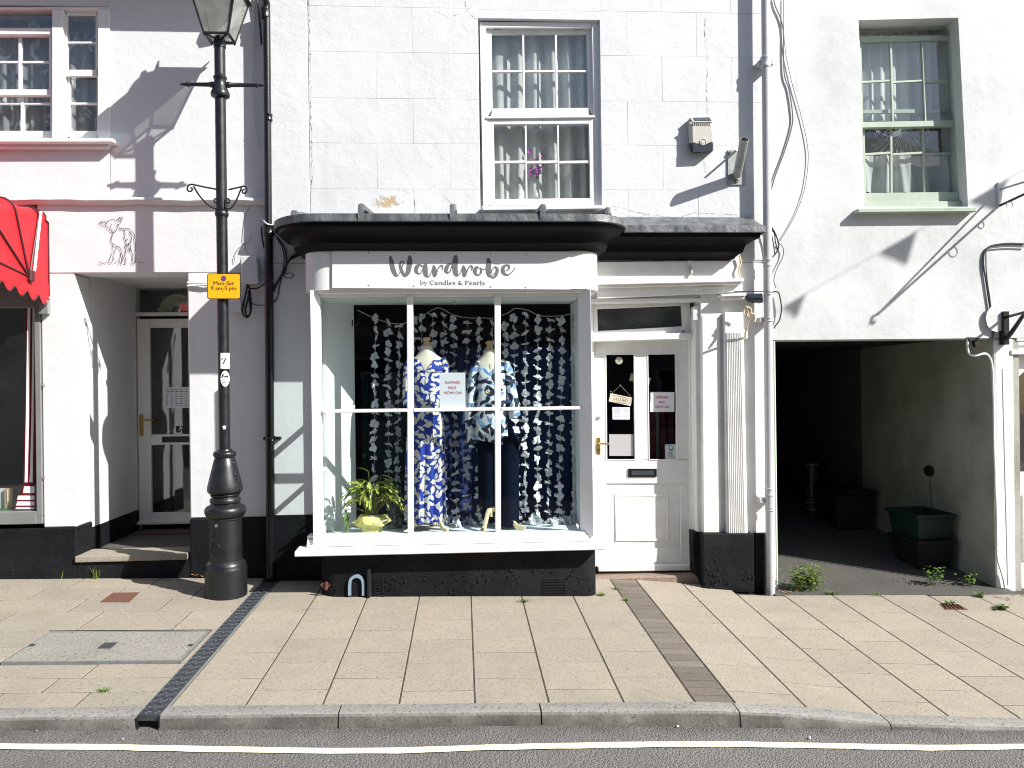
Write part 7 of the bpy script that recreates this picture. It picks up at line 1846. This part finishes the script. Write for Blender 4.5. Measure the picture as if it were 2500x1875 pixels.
# ================================================================ garlands of white cloth flowers
rr = random.Random(21)
def flower_mesh(seed):
    r = random.Random(seed); bm = bmesh.new()
    for lay in range(2):
        n = 4
        for k in range(n):
            a = 6.283 * k / n + r.uniform(-.4, .4) + lay * .7; L_ = r.uniform(.026, .040) * (1 - .25 * lay); w_ = r.uniform(.013, .019); up = r.uniform(-.5, .7)
            d = Vector((math.cos(a), math.sin(a), 0)); s_ = Vector((-math.sin(a), math.cos(a), 0)); z_ = Vector((0, 0, 1))
            p = [z_ * .002, d * L_ * .45 + s_ * w_ + z_ * (up * .012), d * L_ * .5 + z_ * (up * .012 - .008), d * L_ * .45 - s_ * w_ + z_ * (up * .012), d * L_ + s_ * w_ * .7 + z_ * (up * .026), d * L_ * 1.06 + z_ * (up * .02), d * L_ - s_ * w_ * .7 + z_ * (up * .026 + r.uniform(-.006, .006))]
            vs = [bm.verts.new(q) for q in p]
            for fc in ((0, 1, 2), (0, 2, 3), (1, 4, 5, 2), (2, 5, 6, 3)): bm.faces.new([vs[i] for i in fc])
    me = bpy.data.meshes.new('flower'); bm.to_mesh(me); bm.free(); me.polygons.foreach_set('use_smooth', [True] * len(me.polygons)); me.materials.append(M['petalwhite']); return me
FM = [flower_mesh(s_) for s_ in range(5)]
GYY = .03
xs_ = [(917, 772), (947, 782), (976, 790), (1011, 778), (1029, 770), (1057, 764), (1084, 764), (1106, 772), (1141, 782), (1171, 778), (1202, 782), (1233, 790), (1254, 770), (1283, 762), (1313, 774), (1343, 776), (1372, 778), (1401, 776)]
cordp = [(872, 757), (917, 778), (960, 790), (996, 787), (1030, 772), (1057, 756), (1075, 752), (1105, 768), (1140, 776), (1171, 776), (1205, 776), (1240, 764), (1258, 753), (1290, 758), (1315, 770), (1343, 772), (1375, 770), (1408, 762)]
m_ = MB(); m_.tube([P(x, y, GYY - .01) for x, y in smooth_pts(cordp, 3)], .0022, 5); make(m_, 'garland_cord', M['whitecable'], None, 'slack white cord holding the flower strings across the top of the bay', 'cord', smooth=60)
def fl(parent, c, s_=1.0):
    o = bpy.data.objects.new('flower', FM[rr.randrange(5)]); COL.objects.link(o); WO[o.name] = Vector(c); o.parent = parent; o.location = Vector(c) - WO[parent.name]
    o.rotation_euler = (rr.uniform(.2, 1.9), rr.uniform(-.6, .6), rr.uniform(0, 6.28)); k_ = s_ * rr.uniform(.95, 1.25); o.scale = (k_, k_, k_); return o
place = ['left of the blue dress, the outermost string', 'left of the blue dress, second string from the left', 'just left of the blue dress, third string from the left', 'behind the left shoulder of the blue dress', 'behind the left mannequin neck, just left of its knob', 'behind the left mannequin, just right of its knob',
         'over the gap right of the blue dress shoulder', 'right of the blue dress, above the sale notice', 'left of the blouse, in the gap between the mannequins', 'behind the blouse at its left shoulder', 'behind the right mannequin neck', 'behind the right mullion at the blouse shoulder',
         'just right of the blouse shoulder', 'right of the blouse, first clear string', 'right of the blouse, second clear string', 'right of the blouse, third clear string', 'next to last string towards the right corner post', 'last string against the right corner post']
for i, (x, y) in enumerate(xs_):
    a = P(x, y, GYY); lean = rr.uniform(-8, 10); e_y = 1262 + rr.uniform(-14, 16)
    bz_ = P(x + lean, e_y, GYY)
    root = emp('flower_garland', bz_, 'string of white cloth flowers ' + place[i], 'garland', 'flower strings hanging in the bay window')
    m_ = MB(); pts = [a.lerp(bz_, t / 6) + Vector((rr.uniform(-.004, .004), 0, 0)) for t in range(7)]; pts[0], pts[6] = a, bz_
    m_.tube(pts, .0012, 4); make(m_, 'string', M['whitecable'], root)
    L_ = (a - bz_).length; t = .02
    while t < L_ + .01:
        c = a.lerp(bz_, min(1, t / L_)) + Vector((rr.uniform(-.006, .006), rr.uniform(-.01, .01), 0)); fl(root, c); t += rr.uniform(.066, .092)
fp = emp('fallen_flowers', (P(1330, 1275, -.05).x, -.05, FLZ), 'heap of white cloth flowers lying on the display floor at the right', 'flowers')
for k in range(34):
    fl(fp, (P(rr.uniform(1215, 1400), 1275, 0).x, rr.uniform(-.12, .10), FLZ + .02 + rr.uniform(0, .035)), .95)
fp = emp('fallen_flowers', (P(1110, 1275, -.05).x, 0, FLZ), 'few white cloth flowers lying on the display floor between the mannequins', 'flowers')
for k in range(14):
    fl(fp, (P(rr.uniform(1070, 1190), 1275, 0).x, rr.uniform(-.06, .10), FLZ + .02 + rr.uniform(0, .02)), .95)

# ================================================================ pot plant in the bay corner
pY_ = -.22
pc = V('v', 1060, 1490, pY_)
pp = emp('potted_plant', (pc.x, pY_, FLZ), 'leafy pot plant in yellow paper wrap at the left of the bay window', 'potted plant')
m_ = MB(); n = 40; rg = []
zt = lambda y: FLZ + (V('v', 1060, y, pY_).z - pc.z)
for y, r, cr in ((1490, .072, .01), (1440, .080, .02), (1360, .086, .03), (1330, .100, .06), (1270, .140, .10), (1210, .135, .14), (1150, .108, .12), (1130, .09, .08)):
    rg.append([Vector((pc.x + r * (1 + cr * math.sin(5 * a + y * .05) + cr * .6 * math.sin(11 * a + y)) * math.cos(a), pY_ + r * .9 * (1 + cr * math.sin(7 * a + y * .04)) * math.sin(a), zt(y) + cr * .12 * math.sin(3 * a + 1))) for a in [6.283 * k / n for k in range(n)]])
b = NB('yellow_tissue'); b.col(b.mix(b.ramp(b.noise(30, 4), .4, .65), (.84, .80, .30), (.80, .72, .16))).rough(.5).bump(b.noise(45, 5), .6, .01)
m_.rings(rg, True, True); make(m_, 'wrap', b.m, pp, smooth=40)
m_ = MB(); m_.lathe(pc.x + .01, pY_, [(.05, zt(1200)), (.055, zt(1110))], 16); make(m_, 'pot', M['plasticgrey'], pp, smooth=50)
m_ = MB(); m_.tube([V('v', 880, 1460, pY_ - .085), V('v', 1080, 1370, pY_ - .10), V('v', 1260, 1270, pY_ - .12), V('v', 1400, 1230, pY_ - .10)], .004, 5); make(m_, 'ribbon', M['paper'], pp)
rr = random.Random(5)
LFM = [plain(n_, c, .45, vary=.45, vs=90) for k, (n_, c) in enumerate((('olive_leaf', (.30, .33, .05)), ('bright_leaf', (.42, .50, .08)), ('dark_leaf', (.12, .20, .045))))]
def leafblade(base, tipdir, L_, droop, w_, mat):
    m_ = MB(); n = 8; c = Vector(base); d = Vector(tipdir).normalized(); vs = []; ph = rr.uniform(0, 6)
    s_ = d.cross(Vector((0, 0, 1))); s_ = s_.normalized() if s_.length > .05 else Vector((1, 0, 0)); s_ = (s_ + Vector((rr.uniform(-.3, .3), rr.uniform(-.3, .3), rr.uniform(-.5, .5)))).normalized()
    for i in range(n + 1):
        t = i / n; w = w_ * math.sin(math.pi * min(1, t * .92 + .06)) ** .8; wv = .006 * math.sin(9 * t * 2 + ph)
        up_ = s_.cross(d)
        vs += [c + s_ * w + up_ * (wv + .3 * w), c, c - s_ * w + up_ * (-wv + .3 * w)]
        c = c + d * L_ / n; d = (d + Vector((0, 0, -droop / n))).normalized()
    m_.add(vs, [f_ for i in range(n) for f_ in ((3 * i, 3 * i + 3, 3 * i + 4, 3 * i + 1), (3 * i + 1, 3 * i + 4, 3 * i + 5, 3 * i + 2))])
    return make(m_, 'leaf', mat, pp, smooth=80)
stem = MB()
for k in range(80):
    a = rr.uniform(0, 6.283); sp = rr.uniform(.02, .17); h = rr.uniform(.10, .27) * (1.1 - sp * 1.6)
    b0 = Vector((pc.x + rr.uniform(-.04, .04), pY_ + rr.uniform(-.03, .03), zt(1120))); b1 = Vector((pc.x + sp * math.cos(a) * .9, pY_ + sp * math.sin(a) * .7, zt(1120) + h))
    stem.tube([b0, b0.lerp(b1, .5) + Vector((0, 0, .03)), b1], [.003, .0025, .002], 5)
    d = Vector((math.cos(a) * 1.0, math.sin(a) * .8, rr.uniform(.1, .9)))
    leafblade(b1, d, rr.uniform(.12, .19), rr.uniform(1.2, 2.6), rr.uniform(.012, .018), rr.choice(LFM))
pl_ = lambda x, y, Y: FLZ - pc.z + 0
for (p0, p1, dr_, w_, mi) in (((760, 700), (300, 760), 1.6, .012, 2), ((530, 1030), (555, 1500), .1, .022, 2), ((990, 260), (800, 150), .5, .014, 0), ((1000, 470), (1020, 640), .6, .018, 1), ((1290, 480), (1640, 720), 1.0, .02, 1), ((960, 460), (760, 400), .4, .02, 1), ((1250, 330), (1560, 400), .5, .02, 1), ((930, 620), (900, 860), .3, .022, 1), ((1180, 520), (1160, 660), .2, .02, 1), ((1600, 830), (1720, 1040), .7, .012, 1)):
    a_ = V('v', *p0, pY_ - .06); b_ = V('v', *p1, pY_ - .08); leafblade(a_, b_ - a_, (b_ - a_).length * 1.05, dr_, w_, LFM[mi]); stem.tube([Vector((pc.x, pY_, zt(1120))), Vector((pc.x, pY_, zt(1120))).lerp(a_, .5) + Vector((0, 0, .03)), a_], .0025, 5)
make(stem, 'stems', plain('stem_green', (.16, .19, .05), .6), pp, kind='stuff')
# clear bottle beside the plant
m_ = MB(); c = V('v', 1480, 1240, -.02); m_.lathe(c.x, -.02, [(.035, FLZ + .001), (.038, FLZ + .02), (.036, FLZ + .18), (.015, FLZ + .24), (.014, FLZ + .28)], 16); make(m_, 'glass_bottle', glass('clear_glass', (.8, .88, .86), 1.5, .05), None, 'clear glass bottle behind the pot plant beside the mullion', 'bottle', smooth=50)
m_ = MB(); c = V('v', 1600, 1200, .0); m_.lathe(c.x, .0, [(.03, FLZ + .001), (.03, FLZ + .20), (.012, FLZ + .30), (.014, FLZ + .34)], 16); make(m_, 'glass_bottle', glass('teal_glass', (.08, .45, .40), 1.5, .05), None, 'teal green glass bottle behind the pot plant', 'bottle', smooth=50)

# ================================================================ weeds, leaves, litter
def tuft(c, n, h, sp, mat, label, cat='weed', name='weed', broad=False, seed=0):
    r = random.Random(seed); m_ = MB(); c = Vector(c)
    for k in range(n):
        a = r.uniform(0, 6.283); l = h * r.uniform(.5, 1.1); out = sp * r.uniform(.1, 1); w = (.012 if broad else .0028) * r.uniform(.7, 1.4)
        b = c + Vector((r.gauss(0, sp * .3), r.gauss(0, sp * .2), 0)); t = b + Vector((out * math.cos(a), out * math.sin(a) * .8, l)); md = b.lerp(t, .55) + Vector((0, 0, l * .16)); s_ = Vector((-math.sin(a), math.cos(a), 0)) * w
        if broad:
            for u in range(3):
                q = b.lerp(t, .4 + .3 * u); a2 = r.uniform(0, 6.283); d2 = Vector((math.cos(a2), math.sin(a2), r.uniform(-.1, .6))) * w * 2.1; s2 = Vector((-math.sin(a2), math.cos(a2), r.uniform(-.4, .4))) * w
                m_.add([q, q + d2 * .5 + s2, q + d2, q + d2 * .5 - s2], [(0, 1, 2, 3)])
            m_.add([b - s_ * .1, b + s_ * .1, t], [(0, 1, 2)])
        else: m_.add([b - s_, b + s_, md + s_ * .8, t, md - s_ * .8], [(0, 1, 2, 3, 4)])
    return make(m_, name, M[mat], None, label, cat, 'weeds along the house fronts' if cat == 'weed' else None)
def gp_(v, x, y): return G(*N(v, x, y))
tuft(gp_('c', 490, 668), 46, .10, .07, 'weed', 'grass tuft at the foot of the doorstep riser', seed=1)
tuft(gp_('c', 325, 668), 16, .07, .04, 'weed', 'thin grass blades at the foot of the black wall below the left door pier', seed=2)
tuft(gp_('c', 610, 664), 10, .04, .03, 'weed', 'few short blades under the doorstep', seed=3)
c = gp_('k', 160, 1462); c.y = -.03; c.z = gz(c.x, c.y)
tuft(c + Vector((.0, 0, 0)), 80, .20, .12, 'weed', 'bright leafy weed at the green jamb of the alley', broad=True, seed=4)
c = gp_('k', 225, 1455); c.y = -.02; c.z = gz(c.x, c.y)
tuft(c, 100, .19, .11, 'weed', 'taller bright leafy weed just inside the alley opening', broad=True, seed=5)
tuft(gp_('k', 430, 1540), 40, .03, .08, 'weed', 'low moss tuft in the joint in front of the alley, left of centre', broad=False, seed=6)
tuft(gp_('k', 690, 1548), 26, .025, .08, 'weed', 'low moss tuft in the joint in front of the middle of the alley', seed=7)
tuft(gp_('k', 1285, 1560), 44, .05, .06, 'weed', 'green tuft in the paving in front of the alley pier', seed=8)
tuft(gp_('k', 1405, 1630), 26, .035, .06, 'weed', 'small weed in the paving at the right edge below the pier', broad=True, seed=9)
c = gp_('k', 985, 1470); tuft(Vector((c.x, .1, alley_z(c.x, .1))), 30, .16, .12, 'leaf', 'dark weed in the shade in front of the recycling boxes', broad=True, seed=10)
c = gp_('k', 1240, 1500); tuft(Vector((c.x, .06, alley_z(c.x, .06))), 18, .12, .10, 'leaf', 'small dark weed in the shade near the alley pier', broad=True, seed=11)
tuft(gp_('k', 1100, 1602), 10, .03, .05, 'weed', 'tiny weed growing from the sunken grate', broad=True, seed=12)
for i, (x, y, lb_) in enumerate(((1120, 1528, 'moss at the foot of the bay plinth, left of its middle'), (1400, 1528, 'moss at the foot of the bay plinth, right of its middle'), (1600, 1575, 'green moss in the paving joint before the right part of the bay'), (2130, 1530, 'moss patch on the paving at the right corner of the bay'))):
    tuft(gp_('f', x, y), 34, .022, .07, 'weed', lb_, seed=20 + i)
for i, (x, y, lb_) in enumerate(((350, 1455, 'moss at the top of the dark brick strip below the door'), (415, 1545, 'moss beside the dark brick strip, a little below its top'))):
    tuft(gp_('j', x, y), 26, .02, .05, 'weed', lb_, seed=30 + i)
tuft(gp_('c', 540, 1262), 26, .03, .04, 'weed', 'small green weed in a paving joint left of the drain channel', seed=40)
rr = random.Random(9)
def litter(c, s_, mat, name, label, cat, up=.01):
    m_ = MB(); a = rr.uniform(0, 6.28); d = Vector((math.cos(a), math.sin(a), 0)) * s_; e = Vector((-math.sin(a), math.cos(a), 0)) * s_ * .45; c = Vector(c)
    m_.add([c - d + Vector((0, 0, .003)), c - e * .8 + Vector((0, 0, up)), c + d + Vector((0, 0, .004)), c + e + Vector((0, 0, up * .6))], [(0, 1, 2, 3)])
    return make(m_, name, M[mat], None, label, cat)
dl = MB()
root = emp('dry_leaves', gp_('c', 1040, 668), 'heap of dry brown leaves against the wall left of the lamp base', 'leaves')
for k in range(16):
    c = gp_('c', 1030 + rr.gauss(0, 24), 664 + rr.uniform(-6, 8)); m_ = MB(); a = rr.uniform(0, 6.28); s_ = rr.uniform(.014, .026); d = Vector((math.cos(a), math.sin(a), rr.uniform(-.3, .3))) * s_; e = Vector((-math.sin(a), math.cos(a), rr.uniform(-.3, .5))) * s_ * .5; c.z += .012 + rr.uniform(0, .02)
    m_.add([c - d, c - e, c + d, c + e], [(0, 1, 2, 3)]); make(m_, 'leaf', M['dead'], root)
for (v, x, y, s_, lb_) in (('c', 190, 1472, .011, 'pale scrap of paper on the road at the left by the kerb'), ('c', 645, 1516, .011, 'pale scrap on the road below the drain outlet'), ('m', 515, 760, .013, 'white scrap on the road by the kerb right of the middle'), ('m', 1165, 816, .020, 'cream leaf shaped scrap on the road below the dropped kerb')):
    p = G2(*N(v, x, y)); litter(p + Vector((0, 0, .006)), s_, 'paper', 'paper_scrap', lb_, 'litter')
for (v, x, y, s_, lb_) in (('m', 1455, 235, .016, 'white scrap on the slabs in front of the alley'), ('j', 962, 1440, .014, 'white scrap on the slabs by the black pier base')):
    p = gp_(v, x, y); litter(p + Vector((0, 0, .004)), s_, 'paper', 'paper_scrap', lb_, 'litter')
root = emp('dead_plant_litter', gp_('j', 1730, 1480), 'dry brown plant litter at the foot of the green jamb', 'leaves')
for k in range(22):
    c = gp_('j', 1720 + rr.gauss(0, 40), 1478 + rr.uniform(-14, 10)); m_ = MB(); a = rr.uniform(0, 6.28); s_ = rr.uniform(.008, .02); d = Vector((math.cos(a), math.sin(a), .1)) * s_; e = Vector((-math.sin(a), math.cos(a), .2)) * s_ * .35; c.z += .006
    m_.add([c - d, c - e, c + d, c + e], [(0, 1, 2, 3)]); make(m_, 'leaf', M['dead'], root)
root = emp('dead_plant_litter', gp_('k', 1440, 1560), 'dry brown plant litter on the paving at the foot of the alley pier', 'leaves')
for k in range(24):
    c = gp_('k', 1430 + rr.gauss(0, 60), 1560 + rr.uniform(-20, 20)); m_ = MB(); a = rr.uniform(0, 6.28); s_ = rr.uniform(.008, .02); d = Vector((math.cos(a), math.sin(a), .1)) * s_; e = Vector((-math.sin(a), math.cos(a), .2)) * s_ * .35; c.z += .006
    m_.add([c - d, c - e, c + d, c + e], [(0, 1, 2, 3)]); make(m_, 'leaf', M['dead'], root)

# ================================================================ bunting over the street (above the picture; its shadow falls in it)
bn = emp('bunting', (3.4, -1.6, 5.0), 'string of triangular pennants hung over the street in front of the right house', 'bunting')
D_ = 1.9
def lift(p, dy): return p + SUN * (dy / -SUN.y)
T = [[V('h', *p, YR) for p in tri] for tri in ([(660, 1102), (475, 1208), (610, 1268)], [(130, 1400), (15, 1470), (85, 1522)], [(1095, 852), (905, 965), (1030, 1005)])]
for tri, dy in zip(T, (1.9, 2.0, 1.7)):
    m_ = MB(); q = [lift(p, dy) for p in tri]; m_.ext(q, (0, .002, 0)); make(m_, 'pennant', M['red'], bn)
m_ = MB(); a, b, c = lift(T[2][0], 1.7), lift(T[0][0], 1.9), lift(T[1][0], 2.0)
line = [a + (a - b) * 2.0, a, lift(T[2][1], 1.7), b, lift(T[0][1], 1.9), c, lift(T[1][1], 2.0), c + (c - b) * 3.0]
m_.tube(line, .003, 5); make(m_, 'string', M['whitecable'], bn)

# ================================================================ houses across the street, behind the camera (seen in the glass)
def opp(x0, x1, h, label, cols):
    y1 = -11.2; z0 = road_z((x0 + x1) / 2, -9.2) - .4
    r_ = emp('terraced_house', ((x0 + x1) / 2, y1, z0 + .4), label, 'house')
    m_ = MB(); m_.box(x0, x1, y1 - 7, y1, z0, z0 + h); make(m_, 'wall', M['opp'], r_)
    m_ = MB(); m_.rings([[Vector((x, y, z)) for y, z in ((y1 + .25, z0 + h + .002), (y1 - 3.5, z0 + h + 1.9), (y1 - 7.2, z0 + h + .002))] for x in (x0, x1)]); make(m_, 'roof', M['roof'], r_)
    for r in range(2):
        for k in range(cols):
            cx = x0 + (x1 - x0) * (k + .5) / cols; zz_ = z0 + 1.3 + 2.8 * r
            m_ = MB(); m_.box(cx - .5, cx + .5, y1 - .02, y1 + .05, zz_, zz_ + 1.5); w_ = make(m_, 'window', M['white'], r_)
            m_ = MB(); m_.box(cx - .42, cx + .42, y1 + .052, y1 + .058, zz_ + .08, zz_ + 1.42); make(m_, 'pane', M['dark'], w_)
opp(-12, -3.2, 7.6, 'rendered house across the street opposite the lamp', 4)
opp(-3.2, 4.0, 7.3, 'rendered house across the street opposite the bay window', 3)
opp(4.0, 12.5, 7.5, 'rendered house across the street opposite the alley', 4)
sheet('far_pavement', -24, 24, 24, [-11.2, -9.3, -9.29, -9.25], lambda x, y: road_z(x, -9.2) + (.11 if y < -9.295 else (.10 if y < -9.28 else -.02)), M['slab'])
